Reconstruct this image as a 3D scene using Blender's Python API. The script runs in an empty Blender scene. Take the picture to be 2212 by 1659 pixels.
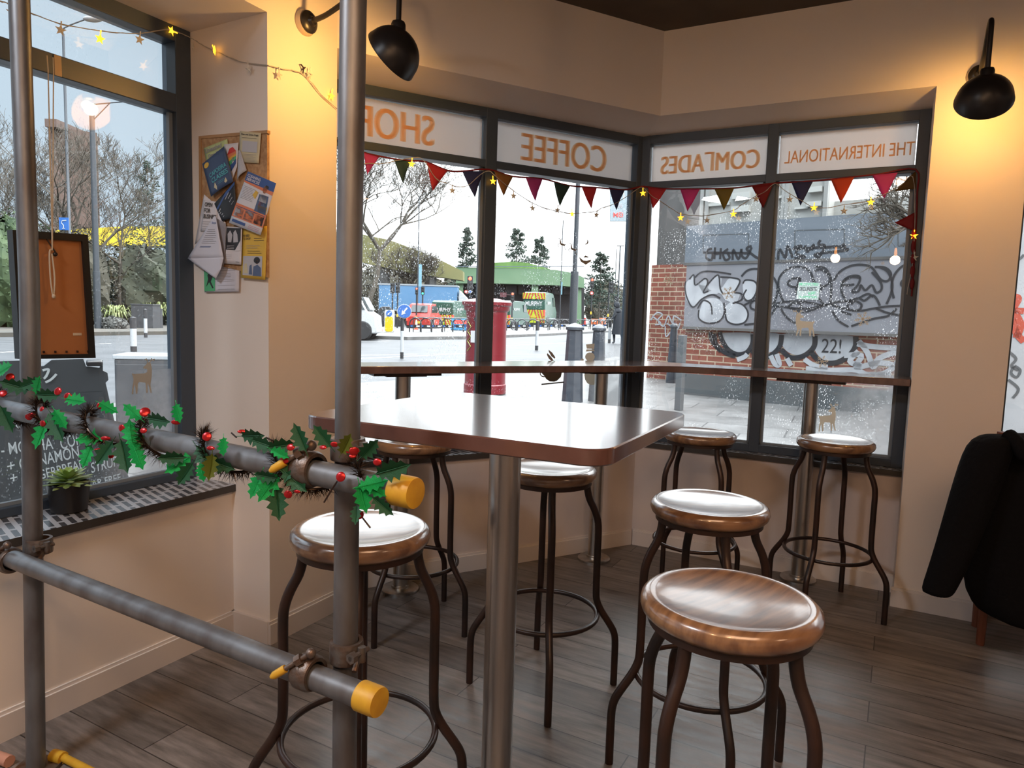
import bpy, bmesh, math, random
from mathutils import Vector as V, Matrix
random.seed(7)
SC = bpy.context.scene
COL = SC.collection
rad = math.radians

# ---------------------------------------------------------------- camera
F = 1500.0; W_, H_ = 2212, 1659
EYE = V((0, 0, 1.42)); PITCH = rad(5.588); ROLL = rad(1.70)
cp, sp = math.cos(PITCH), math.sin(PITCH)
FWD = V((0, cp, -sp)); UP0 = V((0, sp, cp)); R0 = V((1, 0, 0))
CR = math.cos(ROLL) * R0 + math.sin(ROLL) * UP0
CU = -math.sin(ROLL) * R0 + math.cos(ROLL) * UP0
cam_d = bpy.data.cameras.new('camera'); cam = bpy.data.objects.new('camera', cam_d)
COL.objects.link(cam); SC.camera = cam
mw = Matrix.Identity(4)
for i in range(3):
    mw[i][0], mw[i][1], mw[i][2], mw[i][3] = CR[i], CU[i], -FWD[i], EYE[i]
cam.matrix_world = mw
cam_d.sensor_width = 36; cam_d.lens = F / W_ * 36; cam_d.clip_start = .05; cam_d.clip_end = 600

# ---------------------------------------------------------------- world, overcast sky
wd = bpy.data.worlds.new('sky'); SC.world = wd; wd.use_nodes = True
nt = wd.node_tree; nt.nodes.clear()
_o = nt.nodes.new('ShaderNodeOutputWorld'); _b = nt.nodes.new('ShaderNodeBackground')
_tc = nt.nodes.new('ShaderNodeTexCoord'); _sx = nt.nodes.new('ShaderNodeSeparateXYZ')
_mr = nt.nodes.new('ShaderNodeMapRange'); _mr.inputs[1].default_value = -.42; _mr.inputs[2].default_value = -.16
_mx = nt.nodes.new('ShaderNodeMixRGB'); _mx.inputs[1].default_value = (.31, .37, .43, 1); _mx.inputs[2].default_value = (1.40, 1.43, 1.47, 1)
_ns = nt.nodes.new('ShaderNodeTexNoise'); _ns.inputs['Scale'].default_value = 2.2; _ns.inputs['Detail'].default_value = 4
_m2 = nt.nodes.new('ShaderNodeMixRGB'); _m2.blend_type = 'MULTIPLY'; _m2.inputs[0].default_value = .35
_rp = nt.nodes.new('ShaderNodeMapRange'); _rp.inputs[1].default_value = .3; _rp.inputs[2].default_value = .7; _rp.inputs[3].default_value = .75; _rp.inputs[4].default_value = 1.15
L = nt.links.new
L(_tc.outputs['Generated'], _sx.inputs[0]); L(_sx.outputs['X'], _mr.inputs[0]); L(_mr.outputs[0], _mx.inputs[0])
L(_tc.outputs['Generated'], _ns.inputs['Vector']); L(_ns.outputs['Fac'], _rp.inputs[0]); L(_rp.outputs[0], _m2.inputs[2])
L(_mx.outputs[0], _m2.inputs[1]); L(_m2.outputs[0], _b.inputs['Color']); L(_b.outputs[0], _o.inputs['Surface'])
_ez = nt.nodes.new('ShaderNodeMapRange'); _ez.inputs[1].default_value = .34; _ez.inputs[2].default_value = .62; _ez.inputs[3].default_value = 1.0; _ez.inputs[4].default_value = 4.2
L(_sx.outputs['Z'], _ez.inputs[0]); L(_ez.outputs[0], _b.inputs['Strength'])
SC.view_settings.view_transform = 'Standard'; SC.view_settings.look = 'None'
SC.view_settings.gamma = 1; SC.view_settings.use_curve_mapping = False
SC.view_settings.exposure = 1.18
SC.cycles.use_denoising = True
SC.cycles.max_bounces = 10; SC.cycles.transparent_max_bounces = 24
SC.cycles.diffuse_bounces = 5; SC.cycles.sample_clamp_indirect = 6
SC.cycles.caustics_reflective = False; SC.cycles.caustics_refractive = False

def lamp(name, kind, loc, power, col, size=.1, rot=None, **kw):
    l = bpy.data.lights.new(name, kind); l.energy = power; l.color = col
    if kind == 'AREA': l.size = size
    else: l.shadow_soft_size = size
    for k, v in kw.items(): setattr(l, k, v)
    o = bpy.data.objects.new(name, l); COL.objects.link(o); o.location = loc
    if rot: o.rotation_euler = rot
    return o
# fill lights at ceiling height: warm for the cafe's unseen lamps, cool one added
WARM = (1.0, .62, .33)
lamp('ceiling_fill_light', 'AREA', (.6, -.6, 2.98), 26, (1, .60, .36), 1.4)
lamp('ceiling_fill_light', 'AREA', (-1.95, .35, 2.98), 26, (.88, .93, 1.0), .5)  # added cool light without a fixture, brightens the left window reveal like daylight
lamp('ceiling_fill_light', 'AREA', (3.4, -1.2, 2.98), 10, (1, .60, .36), .8)

# ---------------------------------------------------------------- rays and planes
def ray(px, py): return FWD + CR * ((px - 1106) / F) - CU * ((py - 829.5) / F)
def atz(px, py, z):
    d = ray(px, py); return EYE + d * ((z - EYE.z) / d.z)
def atd(px, py, dep): return EYE + ray(px, py) * dep
def depth(p): return (V(p) - EYE).dot(FWD)
class PL:
    """vertical plane: plan point, direction angle, outward offset"""
    def __init__(s, P, ang, off=0):
        a = rad(ang); s.t = V((math.cos(a), math.sin(a), 0)); s.n = V((-math.sin(a), math.cos(a), 0))
        s.P = V((P[0], P[1], 0)) + s.n * off; s.ang = ang
    def pt(s, px, py, ex=0):
        d = ray(px, py); P = s.P + s.n * ex
        return EYE + d * ((P - EYE).dot(s.n) / d.dot(s.n))
    def uz(s, px, py, ex=0):
        p = s.pt(px, py, ex); return ((p - s.P).dot(s.t), p.z)
    def at(s, u, z, ex=0): return s.P + s.t * u + s.n * ex + V((0, 0, z))

# ---------------------------------------------------------------- materials
MATS = {}
def M(name, col, rough=.5, metal=0, noise=None, bump=None, coat=0, emit=0, spec=.5, trans=0, ecol=None):
    if name in MATS: return MATS[name]
    m = bpy.data.materials.new(name); m.use_nodes = True; t = m.node_tree
    b = t.nodes['Principled BSDF']; b.inputs['Base Color'].default_value = (*col, 1)
    b.inputs['Roughness'].default_value = rough; b.inputs['Metallic'].default_value = metal
    b.inputs['Specular IOR Level'].default_value = spec
    b.inputs['Coat Weight'].default_value = coat; b.inputs['Coat Roughness'].default_value = .12
    if emit:
        b.inputs['Emission Color'].default_value = (*(ecol or col), 1); b.inputs['Emission Strength'].default_value = emit
    if trans: b.inputs['Transmission Weight'].default_value = trans
    if noise or bump:
        tc = t.nodes.new('ShaderNodeTexCoord'); mp = t.nodes.new('ShaderNodeMapping')
        t.links.new(tc.outputs['Object'], mp.inputs[0])
    if noise:
        sc, col2, det, st = noise
        mp.inputs['Scale'].default_value = st
        n = t.nodes.new('ShaderNodeTexNoise'); n.inputs['Scale'].default_value = sc; n.inputs['Detail'].default_value = det
        r = t.nodes.new('ShaderNodeMapRange'); r.inputs[1].default_value = .35; r.inputs[2].default_value = .65
        x = t.nodes.new('ShaderNodeMixRGB'); x.inputs[1].default_value = (*col, 1); x.inputs[2].default_value = (*col2, 1)
        t.links.new(mp.outputs[0], n.inputs['Vector']); t.links.new(n.outputs['Fac'], r.inputs[0]); t.links.new(r.outputs[0], x.inputs[0])
        t.links.new(x.outputs[0], b.inputs['Base Color'])
    if bump:
        n2 = t.nodes.new('ShaderNodeTexNoise'); n2.inputs['Scale'].default_value = bump[0]; n2.inputs['Detail'].default_value = 3
        bp = t.nodes.new('ShaderNodeBump'); bp.inputs['Strength'].default_value = bump[1]; bp.inputs['Distance'].default_value = .01
        t.links.new(mp.outputs[0], n2.inputs['Vector']); t.links.new(n2.outputs['Fac'], bp.inputs['Height']); t.links.new(bp.outputs[0], b.inputs['Normal'])
    MATS[name] = m; return m

def node_mat(name):
    m = bpy.data.materials.new(name); m.use_nodes = True; MATS[name] = m
    return m, m.node_tree, m.node_tree.nodes['Principled BSDF']

def brick_mat(name, c1, c2, mortar, sc, bw, rh, ms, rough=.8, rotz=0, rotx=0, bias=0, coords='Object', wood=None, rough2=None, spec=.5, bumpd=0):
    m, t, b = node_mat(name); N = t.nodes.new; K = t.links.new
    tc = N('ShaderNodeTexCoord'); mp = N('ShaderNodeMapping'); mp.inputs['Rotation'].default_value = (rotx, 0, rotz)
    K(tc.outputs[coords], mp.inputs[0])
    br = N('ShaderNodeTexBrick'); br.inputs['Color1'].default_value = (*c1, 1); br.inputs['Color2'].default_value = (*c2, 1)
    br.inputs['Mortar'].default_value = (*mortar, 1); br.inputs['Scale'].default_value = sc
    br.inputs['Brick Width'].default_value = bw; br.inputs['Row Height'].default_value = rh; br.inputs['Mortar Size'].default_value = ms
    br.inputs['Bias'].default_value = bias
    K(mp.outputs[0], br.inputs['Vector']); out = br.outputs['Color']
    if wood:
        m2 = N('ShaderNodeMapping'); m2.inputs['Scale'].default_value = wood[0]; K(mp.outputs[0], m2.inputs[0])
        n = N('ShaderNodeTexNoise'); n.inputs['Scale'].default_value = wood[1]; n.inputs['Detail'].default_value = 6; n.inputs['Roughness'].default_value = .65
        K(m2.outputs[0], n.inputs['Vector'])
        r = N('ShaderNodeMapRange'); r.inputs[1].default_value = .3; r.inputs[2].default_value = .7; r.inputs[3].default_value = wood[2]; r.inputs[4].default_value = wood[3]
        x = N('ShaderNodeMixRGB'); x.blend_type = 'MULTIPLY'; x.inputs[0].default_value = 1
        K(n.outputs['Fac'], r.inputs[0]); K(out, x.inputs[1]); K(r.outputs[0], x.inputs[2]); out = x.outputs[0]
        if rough2:
            r2 = N('ShaderNodeMapRange'); r2.inputs[1].default_value = .3; r2.inputs[2].default_value = .7; r2.inputs[3].default_value = rough; r2.inputs[4].default_value = rough2
            K(n.outputs['Fac'], r2.inputs[0]); K(r2.outputs[0], b.inputs['Roughness'])
    K(out, b.inputs['Base Color'])
    if not rough2: b.inputs['Roughness'].default_value = rough
    b.inputs['Specular IOR Level'].default_value = spec
    if bumpd:
        bp = N('ShaderNodeBump'); bp.inputs['Strength'].default_value = bumpd; bp.inputs['Distance'].default_value = .004; bp.invert = True
        K(br.outputs['Fac'], bp.inputs['Height']); K(bp.outputs[0], b.inputs['Normal'])
    return m

m_wall = M('wall_paint', (.82, .75, .69), .62, noise=(1.3, (.79, .72, .66), 4, (1, 1, 1)))
m_lowwall = M('low_wall_paint', (.70, .64, .62), .6, noise=(3.0, (.60, .53, .51), 6, (1, 1, .5)))
m_skirt = M('skirting_paint', (.70, .65, .62), .5)
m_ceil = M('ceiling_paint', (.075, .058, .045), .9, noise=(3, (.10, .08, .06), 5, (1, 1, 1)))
m_floor = brick_mat('floor_planks', (.180, .160, .150), (.105, .093, .087), (.03, .026, .025), 1.0, 1.35, .16, .0022, rough=.30, rough2=.52,
                    rotz=rad(29), wood=((1.2, 9, 1), 3.2, .42, 1.65), bumpd=.3)
m_frame = M('frame_anthracite', (.045, .064, .092), .4)
m_framelight = M('frame_bead_grey', (.20, .24, .28), .4)
m_top = M('dark_laminate', (.085, .036, .028), .24, noise=(6, (.13, .062, .048), 6, (1, 8, 1)), spec=.8, coat=.9)
m_seat = M('seat_wood', (.30, .165, .080), .3, noise=(7, (.13, .062, .030), 6, (1, 7, 3)), coat=1, spec=.7)
m_dark = M('dark_metal', (.020, .015, .014), .38, .35, noise=(9, (.045, .022, .016), 4, (1, 1, 1)))
m_steel = M('brushed_steel', (.55, .53, .50), .28, 1.0, noise=(30, (.42, .40, .38), 3, (1, 1, .03)))
m_galv = M('galvanised_tube', (.20, .21, .225), .45, .6, noise=(14, (.12, .11, .11), 6, (1, 1, .35)), bump=(60, .03))
m_coupler = M('coupler_steel', (.17, .155, .145), .45, .7, noise=(30, (.14, .075, .045), 4, (1, 1, 1)), bump=(80, .2))
m_yellow = M('yellow_plastic', (.62, .37, .025), .5, noise=(25, (.52, .28, .02), 4, (1, 1, 1)))
m_cord = M('string_beige', (.50, .42, .32), .8)
m_wire = M('clear_wire', (.45, .42, .38), .4)
m_black = M('black_gloss', (.012, .011, .012), .35)
m_blackmat = M('black_cloth', (.005, .005, .006), .95, bump=(60, .4), spec=.1)
m_white = M('white_plain', (.80, .80, .80), .6)
m_brown = M('chair_wood', (.16, .05, .025), .45)

# ---------------------------------------------------------------- mesh builder
class MB:
    def __init__(s): s.v = []; s.f = []; s.m = []
    def add(s, vs, fs, mi=0):
        k = len(s.v); s.v += [tuple(p) for p in vs]; s.f += [tuple(i + k for i in f) for f in fs]; s.m += [mi] * len(fs); return s
    def hexa(s, b, t, mi=0):   # b,t: four bottom, four top
        return s.add(list(b) + list(t), [(3, 2, 1, 0), (4, 5, 6, 7), (0, 1, 5, 4), (1, 2, 6, 5), (2, 3, 7, 6), (3, 0, 4, 7)], mi)
    def box(s, x0, x1, y0, y1, z0, z1, mi=0):
        return s.hexa([(x0, y0, z0), (x1, y0, z0), (x1, y1, z0), (x0, y1, z0)], [(x0, y0, z1), (x1, y0, z1), (x1, y1, z1), (x0, y1, z1)], mi)
    def obox(s, c, h, ang=0, mi=0, mat=None):
        R = mat or Matrix.Rotation(ang, 3, 'Z'); c = V(c); P = []
        for z in (-1, 1):
            for x, y in ((-1, -1), (1, -1), (1, 1), (-1, 1)): P.append(c + R @ V((x * h[0], y * h[1], z * h[2])))
        return s.hexa(P[:4], P[4:], mi)
    def slab(s, pl, u0, u1, o0, o1, z0, z1, mi=0):
        a = [pl.at(u0, z0, o0), pl.at(u1, z0, o0), pl.at(u1, z0, o1), pl.at(u0, z0, o1)]
        return s.hexa(a, [p + V((0, 0, z1 - z0)) for p in a], mi)
    def prism(s, pts, z0, z1, mi=0):
        n = len(pts)
        vs = [(p[0], p[1], z0) for p in pts] + [(p[0], p[1], z1) for p in pts]
        return s.add(vs, [tuple(range(n))[::-1], tuple(range(n, 2 * n))] + [(i, (i + 1) % n, n + (i + 1) % n, n + i) for i in range(n)], mi)
    def poly(s, pts, d, mi=0):   # 3D polygon extruded by vector d
        n = len(pts); d = V(d); vs = [V(p) for p in pts] + [V(p) + d for p in pts]
        return s.add(vs, [tuple(range(n))[::-1], tuple(range(n, 2 * n))] + [(i, (i + 1) % n, n + (i + 1) % n, n + i) for i in range(n)], mi)
    def tube(s, path, r, n=8, closed=False, rr=None, mi=0, cap=True):
        path = [V(p) for p in path]; m = len(path); ring = []
        ref = None
        for i in range(m):
            if closed: d = path[(i + 1) % m] - path[i - 1]
            else: d = path[min(i + 1, m - 1)] - path[max(i - 1, 0)]
            d.normalize()
            if ref is None:
                ref = V((0, 0, 1)) if abs(d.z) < .9 else V((1, 0, 0))
                ref = (ref - d * ref.dot(d)).normalized()
            else:
                ref = (ref - d * ref.dot(d))
                ref = ref.normalized() if ref.length > 1e-6 else V((1, 0, 0))
            b = d.cross(ref); R_ = rr[i] if rr else r
            ring.append([path[i] + (ref * math.cos(2 * math.pi * k / n) + b * math.sin(2 * math.pi * k / n)) * R_ for k in range(n)])
        vs = [p for q in ring for p in q]; fs = []
        for i in range(m if closed else m - 1):
            j = (i + 1) % m
            for k in range(n): fs.append((i * n + k, i * n + (k + 1) % n, j * n + (k + 1) % n, j * n + k))
        if not closed and cap:
            fs.append(tuple(range(n))[::-1]); fs.append(tuple((m - 1) * n + k for k in range(n)))
        return s.add(vs, fs, mi)
    def lathe(s, prof, n=32, mat=None, mi=0, caps=True):
        mat = mat or Matrix.Identity(4); vs = []; fs = []; m = len(prof)
        for r, z in prof:
            for k in range(n):
                a = 2 * math.pi * k / n; vs.append(mat @ V((r * math.cos(a), r * math.sin(a), z)))
        for i in range(m - 1):
            for k in range(n): fs.append((i * n + k, i * n + (k + 1) % n, (i + 1) * n + (k + 1) % n, (i + 1) * n + k))
        if caps and prof[0][0] > 1e-6: fs.append(tuple(range(n))[::-1])
        if caps and prof[-1][0] > 1e-6: fs.append(tuple((m - 1) * n + k for k in range(n)))
        return s.add(vs, fs, mi)
    def ball(s, c, r, n=12, sq=(1, 1, 1), mi=0):
        c = V(c); pr = [(math.sin(math.pi * i / n), -math.cos(math.pi * i / n)) for i in range(n + 1)]
        mt = Matrix.Translation(c) @ Matrix.Diagonal((r * sq[0], r * sq[1], r * sq[2], 1))
        return s.lathe([(max(a, 1e-4), b) for a, b in pr], n + 4, mt, mi)
    def build(s, name, mats, parent=None, smooth=True, bevel=0, local=False, ang=40):
        me = bpy.data.meshes.new(name); me.from_pydata(s.v, [], s.f)
        if not isinstance(mats, (list, tuple)): mats = [mats]
        for m in mats: me.materials.append(m)
        if any(s.m): me.polygons.foreach_set('material_index', s.m)
        o = bpy.data.objects.new(name, me); COL.objects.link(o)
        if parent:
            o.parent = parent
            if not local:
                w = Matrix.Identity(4); q = parent
                while q: w = q.matrix_basis @ w; q = q.parent
                me.transform(w.inverted())
        bm = bmesh.new(); bm.from_mesh(me); bmesh.ops.remove_doubles(bm, verts=bm.verts, dist=1e-6); bmesh.ops.recalc_face_normals(bm, faces=bm.faces); bm.to_mesh(me); bm.free()
        if smooth:
            me.polygons.foreach_set('use_smooth', [True] * len(me.polygons)); me.set_sharp_from_angle(angle=rad(ang))
        if bevel:
            b = o.modifiers.new('b', 'BEVEL'); b.width = bevel; b.segments = 2; b.limit_method = 'ANGLE'; b.angle_limit = rad(50)
        return o

def thing(name, label, cat, loc=(0, 0, 0), rotz=0, group=None):
    o = bpy.data.objects.new(name, None); COL.objects.link(o); o.location = loc; o.rotation_euler = (0, 0, rotz)
    o.empty_display_size = .05
    tag(o, label, cat, group); return o
def tag(o, label, cat, group=None, kind=None):
    o['label'] = label; o['category'] = cat
    if group: o['group'] = group
    if kind: o['kind'] = kind
    return o
def struct(o): o['kind'] = 'structure'; return o
def copy_tree(o, parent=None):
    c = o.copy(); COL.objects.link(c); c.parent = parent
    for ch in list(o.children): copy_tree(ch, c)
    return c
def smoothpath(P, k=5, closed=False):
    P = [V(p) for p in P]; n = len(P); out = []
    for i in range(n if closed else n - 1):
        if closed: a, b, c, d = P[i - 1], P[i], P[(i + 1) % n], P[(i + 2) % n]
        else: a, b, c, d = P[max(i - 1, 0)], P[i], P[i + 1], P[min(i + 2, n - 1)]
        for j in range(k):
            t = j / k
            out.append(.5 * ((2 * b) + (c - a) * t + (2 * a - 5 * b + 4 * c - d) * t * t + (3 * b - a - 3 * c + d) * t ** 3))
    if not closed: out.append(P[-1])
    return out
def ribbon(mb, pl, pts, w, ex, mi=0, smooth=True, closed=False):
    """flat painted line on a plane, pts in (u, z)"""
    P = [V((p[0], p[1], 0)) for p in pts]
    if smooth: P = smoothpath(P, 5, closed)
    vs = []; n = len(P)
    for i in range(n):
        d = (P[(i + 1) % n] - P[i - 1]) if closed else (P[min(i + 1, n - 1)] - P[max(i - 1, 0)])
        if d.length < 1e-9: d = V((1, 0, 0))
        d.normalize(); q = V((-d.y, d.x, 0)) * w * .5
        for g in (P[i] + q, P[i] - q): vs.append(pl.at(g.x, g.y, ex))
    fs = [(2 * i, 2 * i + 1, 2 * i + 3, 2 * i + 2) for i in range(n - 1)]
    if closed: fs.append((2 * n - 2, 2 * n - 1, 1, 0))
    mb.add(vs, fs, mi)
def fill(mb, pl, pts, ex, mi=0, smooth=0, th=0):
    P = [V((p[0], p[1], 0)) for p in pts]
    if smooth: P = smoothpath(P, smooth, True)
    if th: mb.poly([pl.at(p.x, p.y, ex) for p in P], pl.n * -th, mi)
    else: mb.add([pl.at(p.x, p.y, ex) for p in P], [tuple(range(len(P)))], mi)
_font_cache = {}
def text_mesh(s, bold=0):
    if (s, bold) in _font_cache: return _font_cache[(s, bold)]
    c = bpy.data.curves.new('t', 'FONT'); c.body = s; c.offset = bold; c.fill_mode = 'FRONT'; c.resolution_u = 4
    o = bpy.data.objects.new('t', c); COL.objects.link(o); bpy.context.view_layer.update()
    me = o.to_mesh(); vs = [tuple(v.co) for v in me.vertices]; fs = [tuple(p.vertices) for p in me.polygons]; o.to_mesh_clear()
    bpy.data.objects.remove(o); bpy.data.curves.remove(c)
    xs = [v[0] for v in vs]; ys = [v[1] for v in vs]; x0, x1, y0, y1 = min(xs), max(xs), min(ys), max(ys)
    r = ([((x - x0) / (x1 - x0), (y - y0) / (y1 - y0)) for x, y, z in vs], fs)
    _font_cache[(s, bold)] = r; return r
def text_to(mb, s, fn, bold=0, mi=0):
    vs, fs = text_mesh(s, bold); mb.add([fn(a, b) for a, b in vs], fs, mi)

# ---------------------------------------------------------------- plan of the room
E1 = V((-.998, 2.835)); E2 = V((-.814, 3.188)); CC = V((.794, 4.06)); E3 = V((1.983, 3.44))
AL, AA, AB = 62.2, 28.75, -27.75
PW = PL(E1, AL); PA = PL(E2, AA); PB = PL(E3, AB)           # inner wall planes (u=0 at E1, E2, E3)
PR = PL(E1, AL + 90)                                         # reveal of the left window (u outward)
ZC, ZH, ZS = 3.03, 2.572, .665
G3, G2, G1, G0, ZF = 2.489, 2.264, 2.222, .712, 2.53
GW = PL(E1, AL, .505)                                         # glass planes
GA = PL((.7, 4.42), AA); GB = PL((.828, 4.416), AB)
def isect(p, q):
    # plan intersection of two planes
    a, b, c, d = p.t.x, -q.t.x, p.t.y, -q.t.y; r = q.P - p.P; det = a * d - b * c
    s = (r.x * d - b * r.y) / det; return p.P + p.t * s
def off(pl, o): 
    q = PL((pl.P.x, pl.P.y), pl.ang, o); return q
KG = isect(GA, GB)                                           # corner of the two bay windows
def wedge(name, A, B, A2, B2, z0a, z0b, z1, mat):
    mb = MB(); mb.hexa([(A[0], A[1], z0a), (B[0], B[1], z0a), (B2[0], B2[1], z0b), (A2[0], A2[1], z0b)],
                       [(A[0], A[1], z1), (B[0], B[1], z1), (B2[0], B2[1], z1), (A2[0], A2[1], z1)])
    return struct(mb.build(name, mat))
# floor, ceiling
_c1 = PW.at(-7.0, 0); _c4 = PB.at(6, 0)
fl = MB(); fl.prism([(-4.6, -3.5), (7.0, -3.5), (7.2, .68), (2.2, 3.72), (.77, 4.46), (-.96, 3.5), (-1.3, 2.9)], -.08, 0)
struct(fl.build('floor', m_floor))
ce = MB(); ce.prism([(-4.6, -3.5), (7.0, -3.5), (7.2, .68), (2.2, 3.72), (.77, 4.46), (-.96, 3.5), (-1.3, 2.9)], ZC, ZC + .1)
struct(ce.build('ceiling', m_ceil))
# left pier between window_1 and the bay
R1 = PW.at(0, 0, .58); R2 = PA.at(0, 0, .36)
mb = MB(); mb.prism([(R1.x, R1.y), (E1.x, E1.y), (E2.x, E2.y), (R2.x, R2.y)], 0, ZC); struct(mb.build('wall_left_pier', m_wall))
# wall over and under window_1, and the wall behind the camera on the left
LW = 3.4
A, B, A2, B2 = PW.at(-LW, 0), PW.at(0, 0), PW.at(-LW, 0, .58), PW.at(0, 0, .58)
wedge('wall_left_upper', A, B, A2, B2, ZH, 2.565, ZC, m_wall)
mb = MB(); mb.slab(PW, -LW, 0, .22, .58, 0, ZS - .03); struct(mb.build('wall_left_lower', m_wall))
mb = MB(); mb.slab(PW, -7.2, -LW, 0, .58, 0, ZC); struct(mb.build('wall_left', m_wall))
# bay walls
C2 = isect(off(PA, .36), off(PB, .36))
wedge('wall_front_left_upper', E2, CC, R2, C2, ZH, ZF, ZC, m_wall)
E3o = PB.at(0, 0, .36)
wedge('wall_front_right_upper', CC, E3, C2, E3o, ZH, ZF, ZC, m_wall)
C1 = isect(off(PA, .21), off(PB, .21))
a, b = PA.at(0, 0, .21), PB.at(0, 0, .21)
mb = MB(); mb.prism([(a.x, a.y), (C1.x, C1.y), (C2.x, C2.y), (R2.x, R2.y)], 0, ZS - .03); struct(mb.build('wall_front_left_lower', m_lowwall))
mb = MB(); mb.prism([(C1.x, C1.y), (b.x, b.y), (E3o.x, E3o.y), (C2.x, C2.y)], 0, ZS - .03); struct(mb.build('wall_front_right_lower', m_lowwall))
U4 = .385
mb = MB(); mb.slab(PB, 0, U4, 0, .36, 0, ZC); struct(mb.build('wall_right_pier', m_wall))
mb = MB(); mb.slab(PB, U4 + 3.0, 6, 0, .36, 0, ZC); struct(mb.build('wall_right', m_wall))
mb = MB(); mb.slab(PB, U4, U4 + 3.0, 0, .36, ZH, ZC); struct(mb.build('wall_right_upper', m_wall))
mb = MB(); mb.slab(PB, U4, U4 + 3.0, .21, .36, 0, .40); struct(mb.build('wall_right_lower', m_lowwall))
mb = MB(); mb.box(-4.7, 7.3, -3.7, -3.5, 0, ZC); struct(mb.build('wall_back', m_wall))
mb = MB(); mb.box(7.2, 7.4, -3.7, .9, 0, ZC); struct(mb.build('wall_far_right', m_wall))
# skirting
def skirt(name, segs, h=.10, th=.014):
    mb = MB()
    for pl, u0, u1, o in segs:
        mb.slab(pl, u0, u1, o - th, o, 0, h - .012); mb.slab(pl, u0, u1, o - th * .5, o, h - .012, h)
    struct(mb.build(name, m_skirt))
skirt('baseboard_left', [(PW, -LW, 0, .22), (PW, -.01, .395, 0), (PW, -7, -LW, 0)])
mb = MB(); mb.slab(PR, 0, .22, 0, .014, 0, .1)
q = PL(E1, AL + 90, .0); struct(mb.build('baseboard_left_return', m_skirt))
skirt('baseboard_front_left', [(PA, .02, (C1 - a).length - .01, .21)])
lb = (V((b.x, b.y)) - V((C1.x, C1.y))).length
skirt('baseboard_front_right', [(PB, -lb + .01, -.0, .21)])
skirt('baseboard_right', [(PB, -.012, U4, 0)])

# sills with basket-weave vinyl
m_sill = brick_mat('sill_weave_pattern', (.050, .050, .056), (.075, .075, .082), (.42, .43, .46), 1.0, .10, .034, .0085, rough=.22, rotz=rad(45), spec=.6)
m_silledge = M('sill_edge', (.05, .045, .042), .4)
def sill(name, pts):
    mb = MB(); mb.prism(pts, ZS - .03, ZS); o = mb.build(name, [m_sill, m_silledge], smooth=False)
    for p in o.data.polygons: p.material_index = 0 if p.normal.z > .5 else 1
    return struct(o)
f0, f1, g0, g1 = PW.at(-LW, 0, .20), PW.at(0, 0, .20), PW.at(-LW, 0, .58), PW.at(0, 0, .58)
sill('trim_1', [(p.x, p.y) for p in (f0, f1, g1, g0)])
s0, s1, s2 = PA.at(0, 0, .19), isect(off(PA, .19), off(PB, .19)), PB.at(0, 0, .19)
sill('trim_2', [(p.x, p.y) for p in (s0, s1, s2, E3o, C2, R2)])

# ---------------------------------------------------------------- windows
def glass_mat(name, amt):
    m, t, b = node_mat(name); t.nodes.remove(b); N = t.nodes.new; K = t.links.new
    o = t.nodes['Material Output']; tr = N('ShaderNodeBsdfTransparent'); gl = N('ShaderNodeBsdfGlossy'); gl.inputs['Roughness'].default_value = .0
    tr.inputs['Color'].default_value = (.96, .98, .98, 1)
    fr = N('ShaderNodeFresnel'); fr.inputs['IOR'].default_value = 1.5; mx = N('ShaderNodeMixShader')
    K(fr.outputs[0], mx.inputs[0]); K(tr.outputs[0], mx.inputs[1]); K(gl.outputs[0], mx.inputs[2])
    # rain drops and smears clinging to the pane
    tc = N('ShaderNodeTexCoord'); vo = N('ShaderNodeTexVoronoi'); vo.inputs['Scale'].default_value = 120; vo.inputs['Randomness'].default_value = 1
    mp = N('ShaderNodeMapping'); mp.inputs['Scale'].default_value = (1, 1, .55); K(tc.outputs['Object'], mp.inputs[0]); K(mp.outputs[0], vo.inputs['Vector'])
    ns = N('ShaderNodeTexNoise'); ns.inputs['Scale'].default_value = 2.6; K(tc.outputs['Object'], ns.inputs['Vector'])
    r1 = N('ShaderNodeMapRange'); r1.inputs[1].default_value = .18; r1.inputs[2].default_value = .27; r1.inputs[3].default_value = 1; r1.inputs[4].default_value = 0
    r2 = N('ShaderNodeMapRange'); r2.inputs[1].default_value = .48; r2.inputs[2].default_value = .62; r2.inputs[3].default_value = 0; r2.inputs[4].default_value = amt
    K(vo.outputs['Distance'], r1.inputs[0]); K(ns.outputs['Fac'], r2.inputs[0])
    mu = N('ShaderNodeMath'); mu.operation = 'MULTIPLY'; K(r1.outputs[0], mu.inputs[0]); K(r2.outputs[0], mu.inputs[1])
    tl = N('ShaderNodeBsdfTranslucent'); tl.inputs['Color'].default_value = (.9, .92, .93, 1)
    m2 = N('ShaderNodeMixShader'); K(mu.outputs[0], m2.inputs[0]); K(mx.outputs[0], m2.inputs[1]); K(tl.outputs[0], m2.inputs[2]); K(m2.outputs[0], o.inputs['Surface'])
    return m
m_glass = glass_mat('window_glass', .5); m_glass_dry = glass_mat('window_glass_dry', .10)
def film_mat(name, col, tw=.5):
    m, t, b = node_mat(name); N = t.nodes.new; K = t.links.new; o = t.nodes['Material Output']
    b.inputs['Base Color'].default_value = (*col, 1); b.inputs['Roughness'].default_value = .6
    tl = N('ShaderNodeBsdfTranslucent'); tl.inputs['Color'].default_value = (*col, 1); mx = N('ShaderNodeMixShader'); mx.inputs[0].default_value = tw
    K(b.outputs[0], mx.inputs[1]); K(tl.outputs[0], mx.inputs[2]); K(mx.outputs[0], o.inputs['Surface']); return m
m_film = film_mat('frosted_film', (.86, .82, .80), .75)
m_letter = film_mat('orange_film', (.95, .70, .47), .75)
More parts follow.
